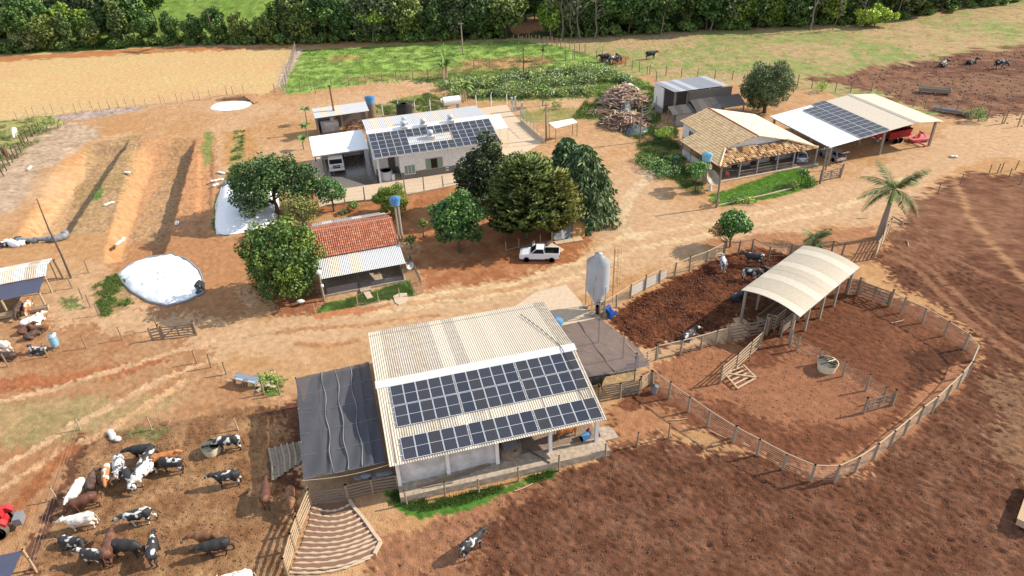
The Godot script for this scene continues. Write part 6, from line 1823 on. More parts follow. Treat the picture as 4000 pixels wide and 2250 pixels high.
func make_sheds() -> void:
	# the machinery shed
	var at := Vector3(56.88, 0, -92.79)
	var t := thing("machinery_shed", "large open machinery shed with white gabled sheet roof and solar panels", "shed", at, 1.86)
	var nsh := 13
	for k in nsh:
		var w := 13.55 / nsh
		var g := wavy(w - .004, Vector2(3.62 + (k % 2) * .004, 4.75), Vector2(2.63, 14.0), .26, .018)
		var o := obj("roof_sheet", g, M.white_sheet, t)
		o.rotation.y = PI; o.position.x = w * (k + 1)
		g = wavy(w - .004, Vector2(4.13 + (k % 2) * .004, .05), Vector2(3.615, 4.9), .26, .018)
		o = obj("roof_sheet", g, M.cream_sheet, t)
		o.rotation.y = PI; o.position.x = w * (k + 1)
		g = wavy(w - .004, Vector2(4.12, .05), Vector2(3.69, 4.49), .26, .018)
		o = obj("roof_sheet", g, M.cream_sheet, t)
		o.position.x = w * k
	slab(t, "ridge_cap", [Vector3(-.05, 4.08, .5), Vector3(13.6, 4.08, .5), Vector3(13.6, 4.2, 0), Vector3(-.05, 4.2, 0)], .02, "cream_sheet")
	slab(t, "ridge_cap", [Vector3(-.05, 4.205, .005), Vector3(13.6, 4.205, .005), Vector3(13.6, 4.12, -.5), Vector3(-.05, 4.12, -.5)], .02, "beige_sheet")
	for x in [.5, 4.6, 8.9, 13.1]:
		for q in [[-13.4, 2.6], [-4.9, 3.5], [3.7, 3.66]]: post(t, Vector3(x, 0, q[0]), q[1], .28, "conc_post")
		var g := G.new()
		g.beam(Vector3(x, 2.58, -13.9), Vector3(x, 4.02, 0), .14, .16); g.beam(Vector3(x, 4.02, 0), Vector3(x, 3.6, 4.4), .14, .16)
		obj("truss", g, M.steel, t)
	for z in [-13.9, -9.5, -4.9, 3.9]:
		var g := G.new()
		var y: float = 4.02 - (.1064 * -z if z < 0 else .1 * z)
		g.beam(Vector3(0, y - .03, z), Vector3(13.5, y - .03, z), .08, .1); obj("purlin", g, M.steel, t)
	# its panels lie on the left slope, seen in a frame turned about
	t = thing("solar_array", "solar array of two long columns on the white machinery shed roof", "solar panels", at, 1.86)
	var m := panel_mesh(1.1, 2.28, "panel_cells_dusty")
	var sl := (4.12 - 2.63) / 14.0
	for row in [[4.55, 12, 0.05], [6.9, 11, .05]]:
		for i in row[1]:
			var o := put("solar_panel", m, t, Vector3(row[2] + 1.13 * (i + 1), 4.16 - sl * row[0] + .1, -row[0]), PI)
			o.rotation = Vector3(atan(sl), PI, 0)
	for z in [5.1, 6.3, 7.5, 8.7]:
		var g := G.new()
		g.beam(Vector3(-.1, 4.16 - sl * z + .03, -z), Vector3(13.2, 4.16 - sl * z + .03, -z), .05, .05); obj("rail", g, M.panel_frame, t)
	# grey sheds behind the verandah house
	at = Vector3(26.65, 0, -108.39)
	t = thing("grey_shed", "grey metal roofed shed with a white side wall and dark lean to", "shed", at, .26)
	sheet_roof(t, -.1, 9.4, Vector2(4.21, -7.5), Vector2(4.75, 0), .2, .02, ["zinc_grey", "zinc", "zinc_grey"])
	wall(t, Vector3(.15, 1.0, -7.2), Vector3(.15, 1.0, -3.9), 3.2, "white_wall", .15, "side_wall")
	wall(t, Vector3(.15, 0, -7.2), Vector3(.15, 0, -3.9), 1.0, "zinc_grey", .17, "painted_base")
	wall(t, Vector3(.3, 0, -7.3), Vector3(9.2, 0, -7.3), 4.1, "zinc_grey", .15, "back_wall")
	wall(t, Vector3(9.2, 0, -7.2), Vector3(9.2, 0, -.2), 4.1, "grey_wall", .15, "right_wall")
	wall(t, Vector3(2.4, 3.1, .2), Vector3(9.9, 3.1, .2), 1.5, "weathered_fibre", .12, "front_wall")
	post(t, Vector3(.2, 0, -.2), 4.6, .28, "grey_wood"); post(t, Vector3(2.4, 0, -.2), 4.6, .28, "grey_wood"); post(t, Vector3(6, 0, 0), 4.6, .28, "grey_wood")
	t = thing("lean_to", "dark weathered corrugated lean to in front of the grey shed", "shed", at, .26)
	sheet_roof(t, 2.5, 11.2, Vector2(3.3, .35), Vector2(2.2, 2.9), .177, .028, ["weathered_fibre", "weathered_fibre_pale", "weathered_fibre"])
	for x in [2.8, 6.8, 10.9]: post(t, Vector3(x, 0, 2.6), 2.2, .16, "grey_wood", "post")
	wall(t, Vector3(2.7, 0, .5), Vector3(2.7, 0, 2.5), 2.1, "zinc_grey", .12, "side_wall")
	t = thing("small_hut", "small hut with a dark corrugated roof between garden and grey shed", "hut", at, .26)
	sheet_roof(t, -1.3, 2.6, Vector2(2.75, .4), Vector2(2.0, 2.4), .177, .028, ["weathered_fibre_pale", "weathered_fibre"])
	wall(t, Vector3(-.6, 0, 2.2), Vector3(2.4, 0, 2.2), 1.9, "zinc_grey", .12)
	wall(t, Vector3(2.4, 0, .6), Vector3(2.4, 0, 2.1), 2.0, "zinc_grey", .12, "side_wall")
	for q in [[-1.1, .5, 2.6], [-1.1, 2.2, 1.95]]: post(t, Vector3(q[0], 0, q[1]), q[2], .12, "conc_post", "post")
	# arched shelter
	at = Vector3(21.1, 0, -54.06)
	t = thing("arched_shelter", "open feeding shelter with one arched beige metal roof on posts", "shelter", at, -.84)
	for s in 11:
		var g := G.new()
		for j in 2:
			for i in 15:
				var u := i / 14.0
				var y: float = lerpf(3.43, 3.28, u) + .5 * (1 - pow(2 * u - 1, 2)) + (.012 if s % 2 else 0.0)
				var dy := .5 * -4 * (2 * u - 1) / 5.83
				g.pt(Vector3(5.83 * u, y, -11.5 * (s + j * 1.01) / 11.0), Vector3(-dy, 1, 0).normalized(), Vector2(u * 5.8, j))
		for i in 14: g.ix.append_array([i, i + 15, i + 1, i + 1, i + 15, i + 16])
		obj("roof_sheet", g, M.beige_sheet if s % 3 else M.cream_sheet, t)
	for j in 5:
		var g := G.new()
		var z: float = -11.4 + j * 2.83
		var pts := []; var rs := []
		for i in 9:
			var u := i / 8.0
			pts.append(Vector3(5.83 * u, lerpf(3.36, 3.21, u) + .5 * (1 - pow(2 * u - 1, 2)), z)); rs.append(.05)
		g.tube(pts, rs, 5); obj("rib", g, M.steel, t)
		post(t, Vector3(.45, 0, z), 3.4, .2, "conc_post", "post"); post(t, Vector3(5.35, 0, z), 3.3, .2, "conc_post", "post")
	for x in [.05, 2.9, 5.78]:
		var g := G.new()
		g.beam(Vector3(x, 3.33 + (.5 if x > 1 and x < 4 else 0.0) - x * .02, -11.45), Vector3(x, 3.33 + (.5 if x > 1 and x < 4 else 0.0) - x * .02, -.05), .08, .1); obj("purlin", g, M.steel, t)
	t = thing("feed_trough", "long wooden feed trough under the arched roof", "trough", at + Vector3(1.9, 0, -5.0).rotated(Vector3.UP, -.84), -.84)
	trough(t, 8.0, .9, .7, "post_wood", true)
	t = thing("cattle_chute", "dark board lined cattle chute under the arched roof", "chute", at + Vector3(3.6, 0, -4.6).rotated(Vector3.UP, -.84), -.84)
	for x in [-.45, .55]:
		for k in 5:
			var g := G.new()
			g.beam(Vector3(x, .3 + k * .33, -4.5), Vector3(x, .3 + k * .33, 4.2), .05, .2); obj("board", g, M.grey_wood, t)
		for k in 5:
			var g := G.new()
			g.tube([Vector3(x * 1.2, -.2, -4.4 + k * 2.1), Vector3(x * 1.2, 1.9, -4.4 + k * 2.1)], [.09, .08], 6); obj("post", g, M.grey_wood, t)
	# the calf shed at the left edge
	at = Vector3(-49.3, 0, -65.7)
	t = thing("calf_shed", "low corrugated calf shed on round poles at the left edge", "shed", at, .34)
	sheet_roof(t, -7.4, 0, Vector2(2.62, -.03), Vector2(2.3, -1.85), .2, .035, ["fibre_cement_dull", "fibre_cement", "zinc"])
	sheet_roof(t, -7.4, -.1, Vector2(2.62, .03), Vector2(2.2, 1.85), .2, .035, ["fibre_cement_dull", "fibre_cement", "zinc"])
	for x in [-7.0, -3.6, -.35]:
		for z in [-1.6, 1.6]:
			var g := G.new()
			g.tube([Vector3(x, -.2, z), Vector3(x, 2.25, z)], [.09, .08], 7); obj("post", g, M.pale_wood, t)
	t = thing("tarpaulin", "dark blue tarpaulin shade stretched in front of the calf shed", "tarpaulin", at, .34)
	obj("tarpaulin", net_strip(Vector3(-7.4, 2.1, 1.75), Vector3(-.3, 2.12, 1.75), Vector3(-7.4, 1.75, 4.6), Vector3(-.5, 1.78, 4.5), .05, 3), M.tarp_dark_blue, t)
	for x in [-6.8, -3.9, -.5]:
		var g := G.new()
		g.tube([Vector3(x, -.2, 4.5), Vector3(x, 1.8, 4.5)], [.12, .11], 8); obj("post", g, M.pale_wood, t)
	t = thing("feed_trough", "wooden plank trough on legs along the calf shade", "trough", at + Vector3(-3.3, 0, 5.3).rotated(Vector3.UP, .34), .34 + PI / 2)
	trough(t, 6.6, .55, .55, "pale_wood", false)
	t = thing("lower_shade", "dark tarpaulin shade cut off at the lower left corner", "tarpaulin")
	var a := Vector3(-32.03, 1.9, -29.59)
	obj("tarpaulin", net_strip(a + Vector3(-5.5, 0, 1.2), a + Vector3(-4.6, 0, 3.6), a + Vector3(0, 0, 0), a + Vector3(.3, -.1, 2.6), .06, 3), M.tarp_dark_blue, t)
	for q in [a, a + Vector3(.3, -.1, 2.6), a + Vector3(-5.5, 0, 1.2)]:
		var g := G.new()
		g.tube([Vector3(q.x, -.2, q.z), q + Vector3(0, .12, 0)], [.09, .08], 7); obj("post", g, M.pale_wood, t)
	t = thing("meter_roof", "plain white sheet roof behind the drooping cedars", "roof")
	slab(t, "sheet", [Vector3(7.5, 2.2, -101.54), Vector3(11, 2.2, -103.73), Vector3(10.3, 2.6, -104.37), Vector3(6.55, 2.6, -102.91)], .05, "white_sheet")
	for q in [Vector3(7.5, 2.2, -101.54), Vector3(10.93, 2.2, -103.74), Vector3(10.29, 2.6, -104.23), Vector3(6.63, 2.6, -102.85)]: post(t, Vector3(q.x, 0, q.z), q.y - .05, .1, "conc_post", "post")
	t = thing("tarp_lean_to", "black and grey tarpaulin lean to under the golden cypress", "tarpaulin")
	var p := [Vector3(4.85, 0, -71.09), Vector3(7.1, 0, -71.26)]
	obj("tarpaulin", net_strip(p[0] + Vector3(-.2, 2.3, -1.6), p[1] + Vector3(.3, 1.6, -1.6), p[0] + Vector3(.2, .1, .1), p[1] + Vector3(0, .1, .1), .16, 2), M.tarp_grey, t)
	obj("cloth", net_strip(p[1] + Vector3(.3, 1.6, -1.6), p[1] + Vector3(1.9, 1.4, -1.7), p[1] + Vector3(.05, .1, .1), p[1] + Vector3(1.5, .1, -.2), .12, 2), M.tile_orange, t)
	for q in [p[0], p[1] + Vector3(.3, 0, -1.6), p[1] + Vector3(1.9, 0, -1.7)]:
		var g := G.new()
		g.tube([q, q + Vector3(0, 2.0, 0)], [.05, .05], 6); obj("pole", g, M.pale_wood, t)

func trough(t: Node3D, len: float, w: float, h: float, m: String, feet: bool) -> void:
	# runs along its own z
	var g := G.new()
	var b := h * .35
	g.box(Vector3(0, b, 0), Vector3(w * .7, .06, len)); obj("bottom", g, M[m], t)
	for s in [-1, 1]:
		g = G.new()
		g.box(Vector3(s * w * .43, (b + h) / 2 + .03, 0), Vector3(.05, h - b, len), Basis(Vector3(0, 0, 1), -s * .25)); obj("side", g, M[m], t)
		g = G.new()
		g.box(Vector3(0, (b + h) / 2, s * (len / 2 - .02)), Vector3(w * .9, h - b, .05)); obj("end", g, M[m], t)
	var k := int(len / 1.6) + 1
	for i in k:
		g = G.new()
		var z := -len / 2 + .3 + (len - .6) * i / (k - 1.0)
		if feet: g.box(Vector3(0, b / 2, z), Vector3(w * .8, b, .12))
		else:
			for s in [-1, 1]: g.box(Vector3(s * w * .45, h * .45, z), Vector3(.08, h * .9 + .1, .08))
		obj("leg", g, M[m], t)

func make_silo() -> void:
	var t := thing("feed_silo", "galvanised feed silo on four legs with a caged ladder", "silo", Vector3(8.2, 0, -56.75))
	var g := G.new()
	var pts := []; var rs := []
	for i in 65:
		var y := 2.35 + 3.15 * i / 64.0
		pts.append(Vector3(0, y, 0)); rs.append(1.07 + (.035 if i % 4 > 1 else -.015))
	g.tube(pts, rs, 40, false)
	obj("body", g, M.galvanised, t)
	g = G.new()
	g.tube([Vector3(0, .75, 0), Vector3(0, 2.37, 0)], [.18, 1.06], 30, false); g.tube([Vector3(0, .45, 0), Vector3(0, .78, 0)], [.16, .19], 12)
	obj("hopper", g, M.galvanised, t)
	g = G.new()
	g.tube([Vector3(0, 5.48, 0), Vector3(0, 6.1, 0)], [1.11, .36], 30, false); g.tube([Vector3(0, 6.08, 0), Vector3(0, 6.27, 0), Vector3(0, 6.34, 0), Vector3(0, 6.38, 0)], [.36, .36, .39, .05], 20)
	obj("roof", g, M.galvanised, t)
	for q in [[-1.0, -.42], [-.6, .98], [.62, .98], [.55, -1.0]]:
		g = G.new()
		g.box(Vector3(q[0] * 1.05, 1.7, q[1] * 1.05), Vector3(.1, 3.2, .1)); obj("leg", g, M.galvanised, t)
		g = G.new()
		g.box(Vector3(q[0] * 1.05, .12, q[1] * 1.05), Vector3(.42, .4, .42)); obj("footing", g, M.concrete, t)
	g = G.new()
	var lx := 1.55
	for z in [-.22, .22]: g.tube([Vector3(lx, .5, z - .3), Vector3(lx, 6.7, z - .3)], [.022, .022], 5)
	for k in 18: g.tube([Vector3(lx, .7 + k * .33, -.52), Vector3(lx, .7 + k * .33, -.08)], [.014, .014], 4)
	for y in [2.4, 4.6]: g.tube([Vector3(1.08, y, -.3), Vector3(lx, y, -.3)], [.02, .02], 4)
	var ladder := obj("ladder", g, M.rust, t)
	g = G.new()
	for k in 7:
		var hoop := []; var hr := []
		for i in 9:
			var a := -PI / 2 + PI * i / 8.0
			hoop.append(Vector3(lx + cos(a) * .62, 2.6 + k * .68, -.3 + sin(a) * .34)); hr.append(.012)
		g.tube(hoop, hr, 4, false)
	for z in [-.28, 0, .28]: g.tube([Vector3(lx + (.62 if z == 0 else .35), 2.6, -.3 + z), Vector3(lx + (.62 if z == 0 else .35), 6.7, -.3 + z)], [.012, .012], 4)
	obj("safety_cage", g, M.rust, ladder)
	g = G.new()
	g.tube([Vector3(-.15, 6.2, .3), Vector3(-.3, 4.4, 1.15), Vector3(-.9, 2.2, 1.3)], [.02, .02, .02], 4); g.tube([Vector3(.05, 6.1, .35), Vector3(-.4, 4.1, 1.2)], [.015, .015], 4)
	obj("rope", g, M.rope, t)
	t = thing("dark_bucket", "tall dark bin under the silo's spout", "bin", Vector3(8.25, 0, -56.09))
	g = G.new()
	g.tube([Vector3(0, 0, 0), Vector3(0, .85, 0), Vector3(0, .85, 0), Vector3(0, .5, 0)], [.24, .27, .24, .22], 14); obj("bin", g, M.tarp_black, t)
	t = thing("blue_bin", "tipped blue plastic half tank at the dung paddock's corner", "bin", Vector3(9.37, 0, -55.76), .5)
	g = G.new()
	for b in [[Vector3(0, .22, 0), Vector3(.8, .06, 1.1), .5], [Vector3(-.3, .5, 0), Vector3(.06, .7, 1.1), .3], [Vector3(.05, .5, -.52), Vector3(.75, .6, .06), .4], [Vector3(.05, .4, .52), Vector3(.75, .45, .06), .4]]: g.box(b[0], b[1], Basis(Vector3(0, 0, 1), b[2]))
	obj("shell", g, M.blue_deep, t)
	t = thing("water_tank", "blue water tank lid peeping over the barn's right roof edge", "water tank", Vector3(3.77, 2.5, -51.95) * Vector3(1, 0, 1))
	g = G.new()
	g.tube([Vector3(0, 0, 0), Vector3(0, 1.6, 0), Vector3(0, 2.2, 0)], [.6, .66, .72], 18); obj("tank", g, M.blue_light, t)
	g = G.new()
	g.tube([Vector3(0, 2.2, 0), Vector3(0, 2.3, 0), Vector3(0, 2.5, 0)], [.78, .76, .1], 18); obj("lid", g, M.blue_tank, t)
	t = thing("grey_bucket", "grey open drum at the corner of the cow race", "drum", Vector3(11.43, 0, -44.36))
	g = G.new()
	g.tube([Vector3(0, 0, 0), Vector3(.08, .7, 0), Vector3(.08, .7, 0), Vector3(.05, .3, 0)], [.26, .32, .29, .26], 14); obj("drum", g, M.tarp_grey, t)
	for q in [["round cream water trough at the middle fence of the oval corral", Vector3(26.64, 0, -46.45), .88, .8, "water"], ["round cream trough where the roan cow drinks", Vector3(-23.69, 0, -39.58), .75, .7, "dark_water"]]:
		t = thing("water_trough", q[0], "trough", q[1])
		g = G.new()
		g.tube([Vector3(0, 0, 0), Vector3(0, q[3] * .6, 0), Vector3(0, q[3], 0), Vector3(0, q[3], 0), Vector3(0, q[3] * .7, 0)], [q[2] * .82, q[2] * .92, q[2], q[2] * .92, q[2] * .88], 24, false); obj("basin", g, M.cream_plastic, t)
		g = G.new()
		g.cyl(Vector3(0, q[3] * .8, 0), q[2] * .9, q[2] * .9, .03, 24); obj("water", g, M[q[4]], t)
	t = thing("blue_barrel", "pale blue upright barrel on legs in the calf yard", "barrel", Vector3(-43.31, 0, -54.02))
	g = G.new()
	g.tube([Vector3(0, .35, 0), Vector3(0, .9, 0), Vector3(0, 1.45, 0)], [.33, .36, .34], 16); obj("barrel", g, M.blue_light, t)
	g = G.new()
	g.tube([Vector3(0, 1.44, 0), Vector3(0, 1.55, 0), Vector3(0, 1.5, 0)], [.42, .44, .3], 16); obj("rim", g, M.white_paint, t)
	g = G.new()
	for k in 3: g.tube([Vector3(cos(k * 2.1) * .34, -.1, sin(k * 2.1) * .34), Vector3(cos(k * 2.1) * .36, 1.3, sin(k * 2.1) * .36)], [.035, .03], 5)
	obj("stand", g, M.pale_wood, t)


# ---------- vehicles and machines, each with its nose along +x ----------
func heading(a: Vector3, b: Vector3) -> float:
	return atan2(-(b.z - a.z), b.x - a.x)

func wheel(t: Node3D, p: Vector3, rad: float, w: float, tyre := "rubber", rim := "steel") -> void:
	var g := G.new()
	g.tube([Vector3(0, 0, -w / 2), Vector3(0, 0, -w * .42), Vector3(0, 0, w * .42), Vector3(0, 0, w / 2)], [rad * .86, rad, rad, rad * .86], 20)
	var o := put("wheel", g.mesh(M[tyre]), t, p)
	g = G.new()
	g.tube([Vector3(0, 0, -w / 2 - .01), Vector3(0, 0, w / 2 + .01)], [rad * .6, rad * .6], 16)
	obj("rim", g, M[rim], o)

# a cabin narrowing to its roof: front and back x at the belt and at the roof, with dark panes a hair proud of it
func cabin(t: Node3D, xb: Vector2, xt: Vector2, y0: float, y1: float, w0: float, w1: float, paint: String, skip_left := false) -> void:
	var b := []
	for q in [[xb.x, w0, y0], [xb.y, w0, y0], [xt.x, w1, y1], [xt.y, w1, y1]]:
		b.append(Vector3(q[0], q[2], q[1] / 2)); b.append(Vector3(q[0], q[2], -q[1] / 2))
	var g := G.new()
	# b: 0 front left low, 1 front right low, 2 back left low, 3 back right low, 4.. same high
	g.quad(b[5], b[4], b[6], b[7])
	g.quad(b[2], b[0], b[4], b[6]); g.quad(b[1], b[3], b[7], b[5]); g.quad(b[0], b[1], b[5], b[4]); g.quad(b[3], b[2], b[6], b[7])
	obj("cabin", g, M[paint], t)
	var k := 0
	for f in [[0, 1, 5, 4], [3, 2, 6, 7], [2, 0, 4, 6], [1, 3, 7, 5]]:
		var c: Vector3 = (b[f[0]] + b[f[1]] + b[f[2]] + b[f[3]]) / 4
		var nn: Vector3 = (b[f[1]] - b[f[0]]).cross(b[f[3]] - b[f[0]]).normalized()
		g = G.new()
		var q := []
		for i in 4: q.append(c + (b[f[i]] - c) * .86 + nn * .012)
		g.quad(q[0], q[1], q[2], q[3])
		obj(["windscreen", "rear_window", "side_window", "side_window"][k], g, M.window_glass, t)
		k += 1

func lights_of(t: Node3D, x: float, y: float, w: float, front: bool) -> void:
	for s in [-1, 1]:
		var g := G.new()
		g.box(Vector3(x, y, s * w), Vector3(.06, .16, .3)); obj("headlight" if front else "tail_light", g, M.headlight if front else M.tail_red, t)

func make_vehicles() -> void:
	# pickup with its door open
	var a := Vector3(5.32, 0, -66.12); var b := Vector3(1.04, 0, -66.56)
	var t := thing("pickup", "small white pickup with an open door and a dark empty bed", "pickup", (a + b) / 2 + Vector3(0, 0, -.75), heading(a, b))
	var g := G.new()
	g.extrude([Vector2(-.6, .36), Vector2(2.05, .36), Vector2(2.2, .5), Vector2(2.16, .78), Vector2(1.9, .88), Vector2(1.0, 1.0), Vector2(-.6, 1.02)], 1.62, .94)
	obj("body", g, M.car_white, t)
	cabin(t, Vector2(.98, -.6), Vector2(.35, -.5), 1.0, 1.5, 1.52, 1.2, "car_white")
	g = G.new()
	g.box(Vector3(-1.4, .5, 0), Vector3(1.6, .1, 1.5)); obj("bed", g, M.black_plastic, t)
	g = G.new()
	for s in [-1, 1]: g.box(Vector3(-1.4, .74, s * .76), Vector3(1.62, .62, .08))
	g.box(Vector3(-2.17, .74, 0), Vector3(.07, .6, 1.52)); obj("bed_side", g, M.car_white, t)
	g = G.new()
	for s in [-1, 1]: g.box(Vector3(-1.4, .72, s * .705), Vector3(1.56, .56, .02))
	g.box(Vector3(-2.12, .72, 0), Vector3(.02, .54, 1.4)); g.box(Vector3(-.62, .72, 0), Vector3(.02, .54, 1.4)); obj("bed_liner", g, M.black_plastic, t)
	for x in [-1.35, 1.4]:
		for z in [-.74, .74]: wheel(t, Vector3(x, .31, z), .31, .2, "dusty_rubber")
	g = G.new()
	g.box(Vector3(.3, .72, .815), Vector3(1.1, .58, .02)); obj("door_opening", g, M.black_plastic, t)
	g = G.new()
	g.box(Vector3(0, .68, .5), Vector3(.06, .6, 1.0)); g.beam(Vector3(0, .98, .05), Vector3(0, 1.4, .35), .05, .05); g.beam(Vector3(0, 1.4, .35), Vector3(0, 1.36, .8), .05, .05); g.beam(Vector3(0, 1.36, .8), Vector3(0, .98, .98), .05, .05)
	var d := put("door", g.mesh(M.car_white), t, Vector3(.85, 0, .78), -.25)
	g = G.new()
	g.box(Vector3(.04, .8, .9), Vector3(.03, .05, .14)); obj("handle", g, M.black_plastic, d)
	g = G.new()
	g.box(Vector3(-.75, .75, .83), Vector3(2.0, .06, .02)); obj("side_trim", g, M.black_plastic, t)
	for x in [2.15, -2.2]:
		g = G.new()
		g.box(Vector3(x, .45, 0), Vector3(.1, .16, 1.5)); obj("bumper", g, M.black_plastic, t)
	lights_of(t, 2.12, .7, .58, true); lights_of(t, -2.21, .75, .68, false)
	# milk truck
	a = Vector3(-23.68, 0, -93.03)
	t = thing("milk_truck", "white cab over milk truck parked nose out under the carport", "truck", a + Vector3(.286, 0, .958) * -3.0, heading(Vector3.ZERO, Vector3(.2, 0, .98)))
	g = G.new()
	g.extrude([Vector2(1.3, .75), Vector2(3.0, .75), Vector2(3.05, 1.45), Vector2(2.85, 2.42), Vector2(2.7, 2.55), Vector2(1.3, 2.6)], 2.1, .93)
	obj("cab", g, M.white_paint, t)
	g = G.new()
	g.box(Vector3(2.99, 1.78, 0), Vector3(.03, .62, 1.75), Basis(Vector3(0, 0, 1), .2)); obj("windscreen", g, M.window_glass, t)
	for s in [-1, 1]:
		g = G.new()
		g.box(Vector3(2.3, 1.8, s * 1.0), Vector3(.8, .55, .03)); obj("side_window", g, M.window_glass, t)
		g = G.new()
		g.beam(Vector3(2.9, 2.1, s * 1.0), Vector3(3.05, 2.0, s * 1.22), .04, .04); g.box(Vector3(3.06, 1.75, s * 1.22), Vector3(.06, .42, .2)); obj("mirror", g, M.black_plastic, t)
	g = G.new()
	g.box(Vector3(3.05, 1.15, 0), Vector3(.04, .14, 1.1)); g.extrude([Vector2(3.0, .72), Vector2(3.12, .72), Vector2(3.12, .98), Vector2(3.0, .98)], 1.0); obj("grille", g, M.black_plastic, t)
	g = G.new()
	g.box(Vector3(3.02, .62, 0), Vector3(.22, .36, 2.1)); obj("bumper", g, M.white_paint, t)
	lights_of(t, 3.06, .95, .78, true)
	g = G.new()
	for z in [-.5, -.2, .2, .5]: g.beam(Vector3(3.1, 1.5, z), Vector3(3.07, 1.5, z + .28), .02, .02)
	obj("wiper", g, M.black_plastic, t)
	g = G.new()
	g.tube([Vector3(-2.9, 1.65, 0), Vector3(-2.8, 1.65, 0), Vector3(1.0, 1.65, 0), Vector3(1.1, 1.65, 0)], [.6, .85, .85, .6], 20); obj("milk_tank", g, M.galvanised, t)
	g = G.new()
	g.box(Vector3(-.6, .72, 0), Vector3(4.6, .18, .9)); obj("chassis", g, M.black_plastic, t)
	for x in [2.2, -1.8]:
		for z in [-.88, .88]: wheel(t, Vector3(x, .45, z), .45, .28)
	# silver hatchback with its boot open, and the car under the verandah
	car("silver hatchback with its boot lid raised at the machinery shed's corner", Vector3(45.8, 0, -89.65), Vector3(45.23, 0, -91.41), "car_silver", true)
	car("silver blue car parked tail out under the verandah's right end", Vector3(40.41, 0, -89.58), Vector3(40.56, 0, -91.81), "car_silver", false)
	# tractor at the left edge
	t = thing("tractor", "red tractor with muddy tyres cut off by the left edge", "tractor", Vector3(-35.94, 0, -32.92), heading(Vector3(-36.31, 0, -33.67), Vector3(-37.05, 0, -33.49)))
	g = G.new()
	g.extrude([Vector2(-.5, .6), Vector2(2.1, .65), Vector2(2.2, 1.25), Vector2(.9, 1.45), Vector2(-.1, 1.2), Vector2(-.5, 1.2)], .6); obj("hood", g, M.red_paint, t)
	for s in [-1, 1]:
		wheel(t, Vector3(0, .68, s * .75), .68, .42, "dusty_rubber", "dusty_rubber")
		wheel(t, Vector3(1.9, .42, s * .65), .42, .26, "dusty_rubber", "white_paint")
		g = G.new()
		g.extrude([Vector2(-.7, 1.0), Vector2(.6, 1.3), Vector2(.5, 1.45), Vector2(-.5, 1.5), Vector2(-.75, 1.2)], .4); var o := obj("fender", g, M.red_paint, t); o.position.z = s * .66
	g = G.new()
	g.box(Vector3(-.1, 1.3, 0), Vector3(.5, .12, .5)); g.box(Vector3(-.35, 1.55, 0), Vector3(.1, .5, .5)); obj("seat", g, M.red_paint, t)
	g = G.new()
	g.box(Vector3(-1.15, .75, 0), Vector3(.5, .6, .8)); g.beam(Vector3(-.4, .6, .3), Vector3(-1.0, .6, .3), .08, .08); g.beam(Vector3(-.4, .6, -.3), Vector3(-1.0, .6, -.3), .08, .08); obj("rear_weight", g, M.tarp_grey, t)
	g = G.new()
	g.tube([Vector3(.55, 1.3, 0), Vector3(.35, 1.65, 0)], [.025, .025], 5); g.tube([Vector3(.33, 1.66, -.18), Vector3(.33, 1.66, .18)], [.03, .03], 6); obj("steering_wheel", g, M.black_plastic, t)
	# red wagon and mower at the machinery shed
	t = thing("forage_wagon", "red forage wagon with an open sloping hopper under the machinery shed", "farm wagon", Vector3(56.25, 0, -95.4) + Vector3(0, 0, -1.2), .35)
	g = G.new()
	for s in [-1, 1]: g.extrude([Vector2(-2.0, .9), Vector2(1.8, .8), Vector2(2.2, 1.9), Vector2(-2.0, 1.9)], .06); 
	obj("hopper_side", g, M.red_paint, t).position.z = .95
	put("hopper_side", g.mesh(M.red_paint), t, Vector3(0, 0, -.95))
	g = G.new()
	g.box(Vector3(0, .86, 0), Vector3(3.8, .08, 1.9)); g.box(Vector3(2.02, 1.35, 0), Vector3(.06, 1.2, 1.9), Basis(Vector3(0, 0, 1), -.35)); g.box(Vector3(-2.0, 1.4, 0), Vector3(.06, 1.0, 1.9)); obj("hopper_floor", g, M.dark_red, t)
	for z in [-.9, .9]:
		for x in [-.6, .35]: wheel(t, Vector3(x, .42, z), .42, .24, "rubber", "steel")
	g = G.new()
	g.beam(Vector3(1.8, .75, .5), Vector3(3.4, .45, 0), .09, .12); g.beam(Vector3(1.8, .75, -.5), Vector3(3.4, .45, 0), .09, .12); g.beam(Vector3(3.4, .45, 0), Vector3(3.4, 0, 0), .08, .08); obj("drawbar", g, M.red_paint, t)
	t = thing("seed_spreader", "red box spreader with white marks beside the shed's middle post", "farm machine", Vector3(54.65, 0, -95.58) + Vector3(-.4, 0, -1.4), .35)
	g = G.new()
	g.extrude([Vector2(-1.2, .8), Vector2(1.2, .8), Vector2(1.4, 1.7), Vector2(-1.4, 1.7)], 1.5); obj("box", g, M.red_paint, t)
	g = G.new()
	for x in [-.8, .5]: g.box(Vector3(x, .4, .5), Vector3(.5, .45, .5))
	obj("gearbox", g, M.zinc_grey, t)
	for z in [-.7, .7]: wheel(t, Vector3(.9, .4, z), .4, .22)
	t = thing("rotary_mower", "faded pink red rotary mower on the sand beside the machinery shed", "mower", Vector3(59.88, 0, -95.94) + Vector3(0, 0, -.6), .2)
	g = G.new()
	g.poly([Vector3(-1.5, 0, .8), Vector3(1.1, 0, 1.0), Vector3(1.6, 0, .2), Vector3(1.2, 0, -.9), Vector3(-.9, 0, -.9), Vector3(-1.6, 0, -.1)], .22, .5); obj("deck", g, M.pink_paint, t)
	g = G.new()
	g.cyl(Vector3(0, .5, 0), .24, .16, .4, 10); g.beam(Vector3(-.9, .55, 0), Vector3(.3, 1.25, 0), .08, .1); g.beam(Vector3(1.0, .5, .2), Vector3(.2, 1.25, 0), .08, .1); g.box(Vector3(.25, 1.2, 0), Vector3(.3, .3, .7)); obj("hitch", g, M.pink_paint, t)
	g = G.new()
